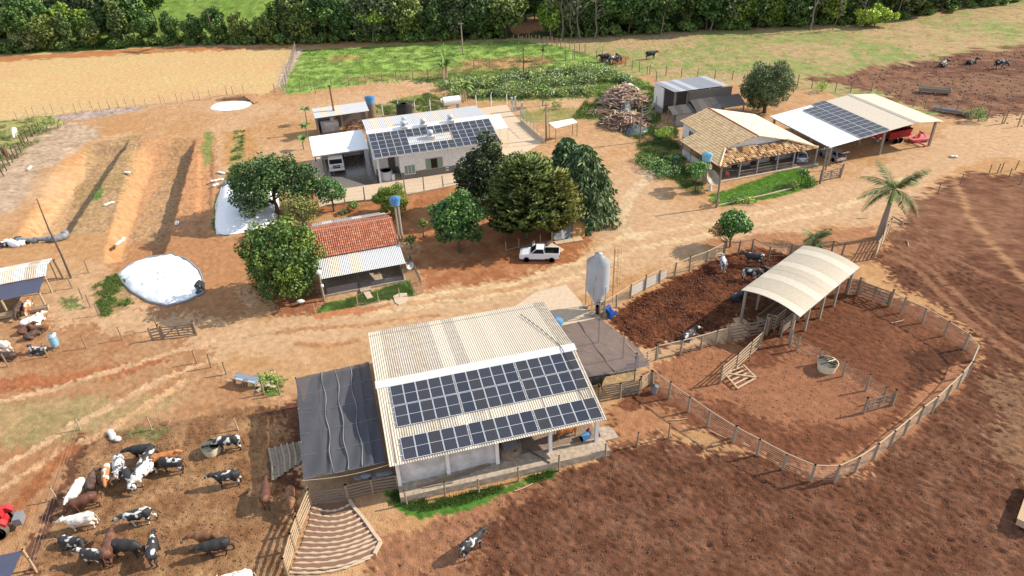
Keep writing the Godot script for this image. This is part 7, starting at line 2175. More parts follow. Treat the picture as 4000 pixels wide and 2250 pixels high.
	g.beam(Vector3(-1.1, .4, .8), Vector3(-.9, .25, 2.4), .1, .12); g.beam(Vector3(-2.0, .55, .4), Vector3(-.9, .25, 2.4), .1, .12); g.box(Vector3(-.9, .12, 2.45), Vector3(.16, .26, .2)); obj("drawbar", g, M.red_paint, t)

func car(label: String, rear: Vector3, front: Vector3, m: String, open: bool) -> void:
	var d := (front - rear).normalized()
	var t := thing("car", label, "car", rear + d * 1.95, heading(rear, front))
	var g := G.new()
	g.extrude([Vector2(-1.9, .4), Vector2(-1.85, .25), Vector2(1.8, .25), Vector2(1.95, .45), Vector2(1.9, .7), Vector2(1.0, .9), Vector2(-1.85, .92), Vector2(-1.95, .7)], 1.62, .92)
	obj("body", g, M[m], t)
	cabin(t, Vector2(1.0, -1.85), Vector2(.3, -1.45), .9, 1.42, 1.5, 1.15, m)
	for x in [-1.25, 1.25]:
		for z in [-.74, .74]: wheel(t, Vector3(x, .3, z), .3, .2)
	lights_of(t, 1.9, .6, .6, true); lights_of(t, -1.93, .78, .62, false)
	g = G.new()
	g.box(Vector3(-1.95, .42, 0), Vector3(.1, .2, 1.5)); obj("bumper", g, M[m], t)
	g = G.new()
	g.box(Vector3(-1.99, .58, 0), Vector3(.02, .12, .4)); obj("number_plate", g, M.white_paint, t)
	if open:
		g = G.new()
		g.box(Vector3(-1.9, .95, 0), Vector3(.06, .62, 1.2)); obj("boot_opening", g, M.black_plastic, t)
		g = G.new()
		g.box(Vector3(-.5, 0, 0), Vector3(.95, .05, 1.25)); var o := obj("boot_lid", g, M[m], t)
		o.position = Vector3(-1.5, 1.45, 0); o.rotation.z = -.22
		g = G.new()
		g.box(Vector3(-.45, .03, 0), Vector3(.6, .02, 1.0)); obj("pane", g, M.window_glass, o)

# ---------- fences and gates ----------
func stake(h: float, rad: float, m: String, bend := false) -> ArrayMesh:
	var g := G.new()
	if bend: g.tube([Vector3(0, -.2, 0), Vector3(0, h * .82, 0), Vector3(.22, h, 0)], [rad, rad * .9, rad * .8], 6)
	else: g.tube([Vector3(0, -.25, 0), Vector3(0, h * .5, 0), Vector3(0, h, 0)], [rad * 1.05, rad, rad * .92], 7)
	return g.mesh(M[m])

func fence(label: String, at: Array, h: float, rad: float, m: String, wires := [], wr := .01, wm := "wire", rail := "", bend := false) -> Node3D:
	var t := thing("fence", label, "fence")
	var s := []
	for k in 3: s.append(stake(h * [1.0, .93, 1.06][k], rad, m, bend))
	for i in at.size():
		var o := put("post", s[i * 5 % 3], t, at[i], i * 1.3)
		if not bend: o.rotation = Vector3(sin(i * 7.7) * .04, i * 1.3, cos(i * 5.1) * .04)
		else: o.rotation.y = .6
	for y in wires:
		var g := G.new()
		var p := []; var q := []
		for i in at.size():
			p.append(at[i] + Vector3(0, y, 0)); q.append(wr)
			if i < at.size() - 1: p.append((at[i] + at[i + 1]) / 2 + Vector3(0, y - .03, 0)); q.append(wr)
		g.tube(p, q, 4, false)
		obj("wire", g, M[wm], t)
	if rail:
		for i in at.size() - 1:
			var g := G.new()
			g.tube([at[i] + Vector3(0, h * .97, 0), (at[i] + at[i + 1]) / 2 + Vector3(0, h * .96, 0), at[i + 1] + Vector3(0, h * .97, 0)], [.055, .05, .055], 6)
			obj("top_rail", g, M[rail], t)
	return t

func board_fence(label: String, at: Array, h: float, n: int, m: String, called := "board_fence", cat := "fence", bw := .14) -> Node3D:
	var t := thing(called, label, cat)
	var s := stake(h * 1.05, .1, "post_wood")
	for i in at.size(): put("post", s, t, at[i], i * 1.1)
	for i in at.size() - 1:
		for k in n:
			var g := G.new()
			var y := h * (.16 + .8 * k / (n - 1.0))
			var e := .04 * sin(i * 3.1 + k * 5.3)
			g.beam(at[i] + Vector3(0, y + e, .02), at[i + 1] + Vector3(0, y - e, .02), .035, bw)
			obj("board", g, M[m], t)
	return t

func gate(label: String, a: Vector3, b: Vector3, h: float, n: int, m: String, brace := true) -> Node3D:
	var t := thing("gate", label, "gate")
	for e in [a, b, (a + b) / 2]:
		var g := G.new()
		g.beam(e + Vector3(0, .1, 0), e + Vector3(0, h, 0), .07, .12); obj("upright", g, M[m], t)
	for k in n:
		var g := G.new()
		var y := h * (.14 + .82 * k / (n - 1.0))
		g.beam(a + Vector3(0, y, .04), b + Vector3(0, y, .04), .03, .12); obj("board", g, M[m], t)
	if brace:
		for q in [[a, (a + b) / 2], [b, (a + b) / 2]]:
			var g := G.new()
			g.beam(q[0] + Vector3(0, h * .15, -.04), q[1] + Vector3(0, h * .9, -.04), .03, .09); obj("brace", g, M[m], t)
	for e in [a + (a - b).normalized() * .2, b + (b - a).normalized() * .2]: put("gate_post", stake(h * 1.2, .12, "post_wood"), t, e)
	return t

func make_fences() -> void:
	var nine := [.2, .38, .56, .74, .92, 1.1, 1.28, 1.46]
	fence("cable fence with a pale top rail round the oval corral's outer side", [Vector3(36.31, 0, -55.43), Vector3(36.79, 0, -54.22), Vector3(37.99, 0, -52.51), Vector3(38.87, 0, -50.45), Vector3(39.55, 0, -48.45), Vector3(39.43, 0, -46.79), Vector3(37.72, 0, -44.78), Vector3(36.18, 0, -43.42), Vector3(34.52, 0, -42.13), Vector3(32.73, 0, -40.75), Vector3(31.05, 0, -39.67)] + [Vector3(29.37, 0, -38.46), Vector3(27.76, 0, -37.32), Vector3(25.94, 0, -36.06), Vector3(24.15, 0, -34.99), Vector3(22.37, 0, -34.19), Vector3(20.7, 0, -34.32), Vector3(19.14, 0, -35.54)] + [Vector3(17.72, 0, -37), Vector3(16.32, 0, -38.42)] + [Vector3(14.89, 0, -40.21), Vector3(13.72, 0, -41.92), Vector3(12.52, 0, -43.59), Vector3(11.5, 0, -45.3)], 1.65, .1, "conc_post", nine, .011, "rope", "pale_wood")
	fence("short cable fence running through the middle of the oval corral", [Vector3(24.85, 0, -50.07), Vector3(25.08, 0, -49.23), Vector3(26.35, 0, -47.25), Vector3(27.59, 0, -45.44), Vector3(28.72, 0, -43.54), Vector3(29.51, 0, -42.25)], 1.6, .09, "conc_post", nine, .01, "rope")
	fence("cable fence with a round top rail along the road side of the dung paddock", [Vector3(8.38, 0, -55.58)] + [Vector3(8.79, 0, -55.8), Vector3(10.18, 0, -57.01), Vector3(11.8, 0, -58.54), Vector3(13.52, 0, -59.92), Vector3(15.24, 0, -61.16)] + [Vector3(17.04, 0, -62.3), Vector3(18.85, 0, -63.36), Vector3(20.88, 0, -64.44), Vector3(23.14, 0, -66.06)], 1.65, .1, "conc_post", nine, .012, "rope", "pale_wood")
	fence("fence with wires along the back of the dung paddock", [Vector3(23.43, 0, -66.5), Vector3(24.79, 0, -66.13), Vector3(26.54, 0, -66.8), Vector3(27.68, 0, -64.91), Vector3(30, 0, -64.91), Vector3(34.77, 0, -65.59), Vector3(35.51, 0, -64.77)], 1.6, .1, "grey_wood", [.5, .9, 1.3], .012, "rope", "grey_wood")
	fence("cable fence along the lower side of the dung paddock", [Vector3(12.47, 0, -48.62), Vector3(14.72, 0, -49.25), Vector3(16.74, 0, -49.91), Vector3(18.23, 0, -50.48), Vector3(19.54, 0, -50.91)], 1.6, .1, "conc_post", nine, .012, "rope", "pale_wood")
	var t := thing("shade_cloth", "strips of white sheeting tied along the dung paddock's road fence", "sheet")
	for q in [[Vector3(11.8, 0, -58.54), Vector3(13.52, 0, -59.92), .15, 1.25], [Vector3(13.52, 0, -59.92), Vector3(15.24, 0, -61.16), .1, 1.2], [Vector3(15.24, 0, -61.16), Vector3(16.08, 0, -61.78), .2, 1.0]]:
		var g := G.new()
		for k in 5:
			var y: float = q[2] + (q[3] - q[2]) * k / 5.0
			g.quad(q[0] + Vector3(0, y, -.08), q[1] + Vector3(0, y + .06 * sin(k * 3.0), -.08 - .03 * (k % 2)), q[1] + Vector3(0, y + .22, -.1), q[0] + Vector3(0, y + .2, -.1 + .03 * (k % 2)))
		obj("sheet_strip", g, M.sack, t)
	board_fence("board fence of grey rails in the cow race below the arched shelter", [Vector3(17.16, 0, -45.18), Vector3(18.92, 0, -46.77), Vector3(20.63, 0, -48.45), Vector3(22.06, 0, -49.86)] + [Vector3(23.37, 0, -52.46), Vector3(24.07, 0, -52.19), Vector3(25.18, 0, -53.13)], 1.75, 5, "pale_wood")
	gate("wide grey gate at the lower corner of the dung paddock", Vector3(19.62, 0, -50.94), Vector3(22.97, 0, -51.62), 1.7, 5, "grey_wood", false)
	gate("pale board gate standing open at the thin net's corner", Vector3(10.61, 0, -47.46), Vector3(12.37, 0, -48.59), 1.55, 5, "pale_wood", false)
	board_fence("weathered board pen under the thin shade net", [Vector3(6.78, 0, -43.59), Vector3(8.55, 0, -43.88), Vector3(10.18, 0, -44.27)], 1.5, 6, "grey_wood")
	board_fence("short pale board fence at the corner of the pen", [Vector3(10.36, 0, -44.61), Vector3(11.37, 0, -45.37)], 1.5, 6, "pale_wood")
	gate("low wooden gate inside the oval corral", Vector3(27.59, 0, -41), Vector3(29.82, 0, -41.67), 1.35, 4, "grey_wood")
	gate("grey board gate between the arched shelter and the oval corral", Vector3(34.23, 0, -57.47), Vector3(36.1, 0, -55.5), 1.6, 5, "grey_wood")
	board_fence("grey board fence right of the arched shelter", [Vector3(33.09, 0, -57.93), Vector3(34.05, 0, -57.35)], 1.6, 4, "grey_wood")
	board_fence("tall board fence in the royal palm's shadow", [Vector3(38.72, 0, -64.12), Vector3(40.11, 0, -65.93), Vector3(41.54, 0, -67.82), Vector3(42.59, 0, -69.24)], 2.0, 6, "pale_wood")
	t = thing("lying_gate", "broken pale gate lying flat on the oval corral's soil", "gate")
	var c := [Vector3(17.74, 0, -46.08), Vector3(19.66, 0, -47.09), Vector3(20.29, 0, -45.53), Vector3(18.35, 0, -44.31)]
	for k in 5:
		var g := G.new()
		g.beam(c[0].lerp(c[3], k / 4.0) + Vector3(0, .3 - k * .04, 0), c[1].lerp(c[2], k / 4.0) + Vector3(0, .14, 0), .16, .04); obj("board", g, M.pale_wood, t)
	for q in [[c[0], c[3]], [c[1], c[2]], [c[0], c[2]]]:
		var g := G.new()
		g.beam(q[0] + Vector3(0, .36, 0), q[1] + Vector3(0, .22, 0), .12, .05); obj("upright", g, M.pale_wood, t)
	fence("thin wire fence on stakes before the barn's platform", [Vector3(-8, 0, -33.65), Vector3(-5.34, 0, -34.23), Vector3(-2.94, 0, -34.43)] + [Vector3(-.09, 0, -35.4), Vector3(2.9, 0, -36.25), Vector3(6.51, 0, -37.46), Vector3(9.02, 0, -38.41), Vector3(11.59, 0, -39.11)] + [Vector3(16.63, 0, -38.84)], 1.45, .07, "post_wood", [.7, 1.25], .008)
	fence("stake fence along the left side of the cattle yard", [Vector3(-22.45, 0, -41.91), Vector3(-29.54, 0, -42.31), Vector3(-35.46, 0, -42.64)] + [Vector3(-33.59, 0, -35.41), Vector3(-31.77, 0, -29.33)], 1.35, .06, "pale_wood", [.4, .8, 1.2], .008)
	fence("stake fence with wires across the calf yard", [Vector3(-46.44, 0, -51.45), Vector3(-43.47, 0, -52.67), Vector3(-40.42, 0, -53.8), Vector3(-37.49, 0, -54.93), Vector3(-34.68, 0, -56.35)], 1.5, .07, "post_wood", [.6, 1.1], .008)
	fence("stakes at the right edge of the calf yard", [Vector3(-41.76, 0, -59.25), Vector3(-43.45, 0, -60.88), Vector3(-45.03, 0, -62.53)] + [Vector3(-47.26, 0, -64.78), Vector3(-47.02, 0, -67.93)], 1.45, .07, "post_wood", [.7, 1.2], .007)
	fence("leaning stakes on the worn pasture's upper edge", [Vector3(-28.9, 0, -50.82), Vector3(-27.35, 0, -50.1), Vector3(-25.64, 0, -49.02)] + [Vector3(-21.49, 0, -46.15), Vector3(-20.13, 0, -45.98)], 1.4, .08, "post_wood")
	board_fence("leaning board fence along the ribbed ramp", [Vector3(-14.77, 0, -33.94), Vector3(-15.07, 0, -31.62), Vector3(-15.12, 0, -30.26), Vector3(-15.12, 0, -28.37)], 1.6, 5, "pale_wood")
	gate("rough pole gate under the dark net's front edge", Vector3(-14.72, 0, -33.99), Vector3(-12.46, 0, -34.34), 1.25, 5, "grey_wood")
	board_fence("grey board fence between the pole gate and the barn wall", [Vector3(-12.3, 0, -34.33), Vector3(-10.55, 0, -34.79), Vector3(-8.77, 0, -35.07)], 1.45, 5, "grey_wood")
	gate("grey wooden gate standing alone by the round silage heap", Vector3(-33.45, 0, -54.85), Vector3(-30.66, 0, -55.18), 1.35, 5, "grey_wood")
	board_fence("short rails left of the lone gate", [Vector3(-34.5, 0, -54.61), Vector3(-33.5, 0, -54.86)], 1.3, 4, "grey_wood")
	gate("grey farm gate with crossed braces below the verandah house", Vector3(40.82, 0, -83.9), Vector3(43.58, 0, -84.9), 1.35, 5, "grey_wood")
	fence("rail fence of grey poles behind the farm gate", [Vector3(42.83, 0, -87.5), Vector3(44.19, 0, -85.69)], 1.5, .1, "grey_wood", [.7, 1.3], .04, "grey_wood")
	fence("wire fence round the verandah house's lawn", [Vector3(25.85, 0, -78.09), Vector3(29.01, 0, -79.43), Vector3(31.66, 0, -80.54)] + [Vector3(33.14, 0, -80.99), Vector3(34.65, 0, -81.89), Vector3(36.34, 0, -82.18)], 1.2, .03, "steel", [.4, .8, 1.15], .005)
	t = thing("lawn_kerb", "pale kerb along the verandah house's lawn", "kerb")
	var kp := [Vector3(25.85, 0, -78.09), Vector3(28.26, 0, -78.99), Vector3(32.75, 0, -80.59)] + [Vector3(34.45, 0, -81.31), Vector3(36.31, 0, -82.09)]
	for i in kp.size() - 1:
		var g := G.new()
		g.beam(kp[i] + Vector3(0, .06, 0), kp[i + 1] + Vector3(0, .06, 0), .14, .2); obj("kerb", g, M.pale_concrete, t)
	fence("stakes along the roadside right of the royal palm", [Vector3(53.63, 0, -79.22), Vector3(57.61, 0, -81.45), Vector3(63.08, 0, -84.41), Vector3(64.06, 0, -84.32), Vector3(64.64, 0, -84.52), Vector3(64.89, 0, -83.12), Vector3(66.97, 0, -85.16), Vector3(64.91, 0, -80.81)], 1.3, .07, "grey_wood")
	# far fences
	fence("stake fence along the near edge of the tan field", [Vector3(-85.54, 0, -121.97), Vector3(-83.85, 0, -122.54), Vector3(-84.13, 0, -124.66), Vector3(-81.61, 0, -124.1), Vector3(-81.12, 0, -125.37), Vector3(-78.49, 0, -124.25), Vector3(-77.12, 0, -125.42), Vector3(-75.79, 0, -125.26), Vector3(-74.58, 0, -126.47), Vector3(-72.69, 0, -125.7), Vector3(-71.74, 0, -126.95), Vector3(-70.23, 0, -127.21), Vector3(-68.78, 0, -127.42), Vector3(-66.88, 0, -126.8), Vector3(-64.71, 0, -126.36), Vector3(-62.9, 0, -128.38), Vector3(-60.93, 0, -125.9), Vector3(-60.08, 0, -128.88), Vector3(-58.87, 0, -128.33), Vector3(-57.25, 0, -129.67), Vector3(-56.36, 0, -130.02), Vector3(-54.35, 0, -130.06), Vector3(-52.09, 0, -132.26), Vector3(-50.92, 0, -132.41), Vector3(-49.07, 0, -132.77)], 1.7, .08, "pale_wood", [.6, 1.2], .008)
	fence("dark stake fence round the left pasture corner", [Vector3(-79.37, 0, -117.52), Vector3(-78.8, 0, -115.79), Vector3(-78.75, 0, -114.84), Vector3(-78.3, 0, -113.41), Vector3(-77.76, 0, -111.11), Vector3(-77.97, 0, -110.47), Vector3(-78.01, 0, -109.82)] + [Vector3(-77.17, 0, -108.76), Vector3(-76.21, 0, -106.35), Vector3(-75.73, 0, -104.68), Vector3(-75.62, 0, -103.67), Vector3(-75.19, 0, -102.26), Vector3(-74.85, 0, -100.88), Vector3(-74.18, 0, -98.95), Vector3(-73.46, 0, -96.89)], 1.6, .08, "dark_wood", [.6, 1.2], .008)
	fence("close pale stakes on the seam between tan and green fields", [Vector3(-40.94, 0, -131.12), Vector3(-40.69, 0, -131.99), Vector3(-41.96, 0, -133.68), Vector3(-42.15, 0, -135.58), Vector3(-42.34, 0, -137.52), Vector3(-42.75, 0, -139.54), Vector3(-43, 0, -141.59), Vector3(-43.38, 0, -143.71), Vector3(-43.7, 0, -145.87), Vector3(-44.04, 0, -148.09), Vector3(-44.45, 0, -150.37), Vector3(-44.75, 0, -152.32), Vector3(-45.1, 0, -154.31), Vector3(-45.42, 0, -156.18), Vector3(-45.73, 0, -158.01), Vector3(-46.05, 0, -159.87), Vector3(-46.34, 0, -161.69), Vector3(-46.65, 0, -163.45), Vector3(-46.9, 0, -164.98)], 1.7, .08, "conc_post", [.6, 1.2], .008)
	fence("stake fence on the near side of the green field", [Vector3(-43.09, 0, -132.6), Vector3(-38.35, 0, -132.78), Vector3(-36.29, 0, -132.81), Vector3(-35.12, 0, -130.84), Vector3(-32.93, 0, -134.86), Vector3(-29.6, 0, -135.36), Vector3(-26.48, 0, -135.58), Vector3(-23.31, 0, -136.12), Vector3(-20.7, 0, -136.74), Vector3(-17.61, 0, -137.63), Vector3(-14.78, 0, -138.57), Vector3(-11.57, 0, -138.6), Vector3(-5.83, 0, -142.62), Vector3(-2.7, 0, -143.6)], 1.7, .08, "grey_wood", [.6, 1.2], .008)
	fence("stake fence from the red clearing down to the pasture feeder", [Vector3(2.63, 0, -161.81), Vector3(3.63, 0, -161.65), Vector3(4.58, 0, -161.5), Vector3(5.39, 0, -161.37), Vector3(5.99, 0, -161.45), Vector3(6.6, 0, -161.18), Vector3(7.41, 0, -160.61), Vector3(8.2, 0, -160.04), Vector3(9.15, 0, -159.45), Vector3(10, 0, -158.88), Vector3(10.91, 0, -158.57), Vector3(11.89, 0, -157.9), Vector3(12.7, 0, -157.17), Vector3(13.59, 0, -156.18), Vector3(14.52, 0, -155.2), Vector3(15.47, 0, -154.47), Vector3(16.46, 0, -153.65), Vector3(17.37, 0, -151.65)], 2.0, .09, "post_wood", [.6, 1.2], .008)
	fence("stake fence below the dry pasture", [Vector3(19.24, 0, -146.9), Vector3(20.25, 0, -145.99), Vector3(20.95, 0, -144.39), Vector3(22.02, 0, -143.13), Vector3(23.15, 0, -141.87), Vector3(24.19, 0, -140.65), Vector3(25.16, 0, -138.4), Vector3(26.27, 0, -136.53), Vector3(27.34, 0, -134.37), Vector3(27.9, 0, -134.63), Vector3(30.71, 0, -133.25), Vector3(33.38, 0, -132.23), Vector3(36.25, 0, -131.51), Vector3(39.04, 0, -129.85), Vector3(42.09, 0, -129.12)] + [Vector3(52.4, 0, -124.37), Vector3(54.17, 0, -122.38), Vector3(56.32, 0, -122.38), Vector3(57.25, 0, -119.7), Vector3(59.74, 0, -119.37), Vector3(63.1, 0, -118.93)], 1.8, .09, "post_wood", [.6, 1.2], .008)
	fence("stake fence between the dark ground and the machinery shed's yard", [Vector3(65.62, 0, -113.88), Vector3(66.36, 0, -110.89), Vector3(67.63, 0, -109.75), Vector3(69.24, 0, -108.1), Vector3(70.64, 0, -106.28), Vector3(72.05, 0, -104.95), Vector3(73.86, 0, -103.38), Vector3(75.17, 0, -101.68), Vector3(75.7, 0, -101.93), Vector3(76.67, 0, -100.22)], 2.0, .09, "post_wood", [.6, 1.2], .008)
	fence("few stakes on the path up the scrub mound", [Vector3(12.9, 0, -146.86), Vector3(14.31, 0, -146.65), Vector3(14.75, 0, -146.96), Vector3(21.6, 0, -135.98), Vector3(28.21, 0, -129.89)], 1.7, .09, "grey_wood")
	fence("white bent concrete posts behind the dairy", [Vector3(-20.65, 0, -116.71), Vector3(-18.11, 0, -117.67), Vector3(-15.33, 0, -117.85), Vector3(-12.73, 0, -118.3), Vector3(-10.21, 0, -119.03), Vector3(-7.57, 0, -119.5), Vector3(-4.92, 0, -119.96), Vector3(-2.31, 0, -119.38), Vector3(.4, 0, -120.1)], 2.3, .09, "white_wall", [.5, 1.0, 1.5], .008, "wire", "", true)
	fence("concrete posts with a low kerb in front of the dairy", [Vector3(-21.08, 0, -82.92), Vector3(-18.62, 0, -83.52), Vector3(-15.8, 0, -83.91), Vector3(-13.56, 0, -85.36), Vector3(-11.14, 0, -85.84), Vector3(-8.61, 0, -86.6), Vector3(-6.26, 0, -88.23)], 1.9, .09, "conc_post", [.5, 1.0, 1.5], .008)
	t = thing("yard_kerb", "low kerb between the dairy's concrete yard and the red earth", "kerb")
	kp = [Vector3(-23.78, 0, -82.3), Vector3(-21.13, 0, -83.22), Vector3(-18.6, 0, -83.57), Vector3(-15.69, 0, -84.02), Vector3(-12.66, 0, -84.97), Vector3(-7.78, 0, -86.84), Vector3(-5.55, 0, -87.9)]
	for i in kp.size() - 1:
		var g := G.new()
		g.beam(kp[i] + Vector3(0, .08, 0), kp[i + 1] + Vector3(0, .08, 0), .14, .26); obj("kerb", g, M.pale_concrete, t)
	t = thing("gate_wall", "low kerb wall with a mesh gate frame right of the dairy yard", "wall")
	kp = [Vector3(2.53, 0, -110.93), Vector3(5.77, 0, -101.42)]
	var gg := G.new()
	gg.beam(kp[0] + Vector3(0, .3, 0), kp[1] + Vector3(0, .3, 0), .15, .6); obj("kerb", gg, M.pale_concrete, t)
	for i in 6:
		gg = G.new()
		var q: Vector3 = kp[0].lerp(kp[1], i / 7.0)
		gg.tube([q, q + Vector3(0, 2.0, 0)], [.05, .05], 6); obj("post", gg, M.steel, t)
	gg = G.new()
	gg.tube([kp[0] + Vector3(0, 1.95, 0), kp[0].lerp(kp[1], 5 / 7.0) + Vector3(0, 1.95, 0)], [.035, .035], 5); gg.tube([kp[0] + Vector3(0, .8, 0), kp[0].lerp(kp[1], 5 / 7.0) + Vector3(0, .8, 0)], [.025, .025], 5); obj("rail", gg, M.steel, t)
	t = thing("gate_pillar", "grey gate pillar right of the driveway's rail gate", "pillar", Vector3(2.84, 0, -114.24))
	gg = G.new()
	gg.box(Vector3(0, 1.1, 0), Vector3(.35, 2.3, .35)); obj("pillar", gg, M.old_white_wall, t)
	t = thing("gate_pillar", "paired white gate pillars at the back of the dairy drive", "pillar", Vector3(1.23, 0, -116.41))
	gg = G.new()
	gg.box(Vector3(0, 1.2, 0), Vector3(.35, 2.4, .35)); gg.box(Vector3(.6, 1.2, -.1), Vector3(.3, 2.5, .3)); obj("pillar", gg, M.old_white_wall, t)
	t = thing("slat_fence", "slatted fence along the cottage's right side", "fence")
	kp = [Vector3(-11.3, 0, -68.19), Vector3(-9.48, 0, -62.48)]
	for i in 26:
		gg = G.new()
		var q: Vector3 = kp[0].lerp(kp[1], i / 25.0)
		gg.box(q + Vector3(0, .45, 0), Vector3(.03, .9, .09)); obj("slat", gg, M.grey_wood, t)
	gg = G.new()
	gg.beam(kp[0] + Vector3(0, .85, 0), kp[1] + Vector3(0, .85, 0), .05, .07); obj("rail", gg, M.grey_wood, t)
	t = thing("garden_gate", "small pale garden gate with upright bars at the cottage lawn's corner", "gate")
	kp = [Vector3(-10.08, 0, -60.55), Vector3(-9.19, 0, -60.97)]
	for i in 7:
		gg = G.new()
		gg.box(kp[0].lerp(kp[1], i / 6.0) + Vector3(0, .5, 0), Vector3(.05, .95, .05)); obj("bar", gg, M.pale_wood, t)
	for y in [.15, .9]:
		gg = G.new()
		gg.beam(kp[0] + Vector3(0, y, 0), kp[1] + Vector3(0, y, 0), .05, .07); obj("rail", gg, M.pale_wood, t)
	fence("stakes along the front of the cottage lawn", [Vector3(-19.69, 0, -58.19), Vector3(-15.62, 0, -59.17), Vector3(-13.57, 0, -59.65), Vector3(-11.51, 0, -60.41)], 1.2, .045, "pale_wood", [.5, 1.0], .006)
	t = thing("slope_rail", "thin pole fence below the tree group", "fence")
	kp = [Vector3(-.5, 0, -68.99), Vector3(.97, 0, -69.62), Vector3(3.44, 0, -70.39), Vector3(4.78, 0, -70.86)]
	for q in kp: put("post", stake(1.2, .05, "pale_wood"), t, q)
	for i in 3:
		gg = G.new()
		gg.tube([kp[i] + Vector3(0, .12, 0), kp[i + 1] + Vector3(0, .12, 0)], [.07, .06], 6); obj("rail", gg, M.post_wood, t)

func pole(label: String, at: Vector3, h: float, rad: float, m: String, arm := true) -> Node3D:
	var t := thing("utility_pole", label, "pole", at)
	var g := G.new()
	g.tube([Vector3(0, -.3, 0), Vector3(0, h, 0)], [rad, rad * .75], 8); obj("pole", g, M[m], t)
	if arm:
		g = G.new()
		g.beam(Vector3(-.5, h - .3, 0), Vector3(.5, h - .3, 0), .08, .08)
		obj("crossarm", g, M.grey_wood, t)
		for x in [-.42, .42]:
			g = G.new()
			g.cyl(Vector3(x, h - .26, 0), .05, .04, .14, 8); obj("insulator", g, M.white_paint, t)
	return t

func mound(called: String, label: String, cat: String, outline: Array, h: float, m: String, flat: float, wrinkle: float, under := "") -> void:
	var c := Vector3.ZERO
	for q in outline: c += q
	c /= outline.size()
	var g := G.new()
	var n := outline.size() * 4
	var f := fnl(.9, 3, int(absf(c.x * 10)))
	var rings := 12
	for k in rings + 1:
		var u := float(k) / rings
		for i in n:
			var a: Vector3 = outline[i / 4]; var b: Vector3 = outline[(i / 4 + 1) % outline.size()]
			var z: Vector3 = outline[(i / 4 - 1 + outline.size()) % outline.size()]; var d: Vector3 = outline[(i / 4 + 2) % outline.size()]
			var e := a.cubic_interpolate(b, z, d, (i % 4) / 4.0)
			var p := c.lerp(e, u)
			p.y = h * (1 - pow(u, flat)) + f.get_noise_2d(p.x * 2, p.z * 2) * wrinkle * (1 - u * .4) + f.get_noise_2d(p.x * .7, p.z * 3) * wrinkle + .03
			g.pt(p, Vector3.UP, Vector2(p.x, p.z))
	for k in rings:
		for i in n:
			var q := k * n + i; var q2 := k * n + (i + 1) % n
			g.ix.append_array([q, q + n, q2, q2, q + n, q2 + n])
	for k in range(1, rings + 1):
		for i in n:
			var x := g.v[k * n + (i + 1) % n] - g.v[k * n + (i - 1 + n) % n]
			var y := g.v[mini(k + 1, rings) * n + i] - g.v[(k - 1) * n + i]
			var nn := x.cross(y).normalized()
			g.n[k * n + i] = nn if nn.y > 0 else -nn
	var t := thing(called, label, cat)
	obj("cover", g, M[m], t)
	if under:
		rng.seed = n
		g = G.new()
		var pts := []; var rs := []
		for i in outline.size() + 1:
			pts.append(c.lerp(outline[i % outline.size()], 1.02) + Vector3(0, .05, 0)); rs.append(r(.06, .22))
		g.tube(pts, rs, 6, false); obj("hem", g, M[under], t)

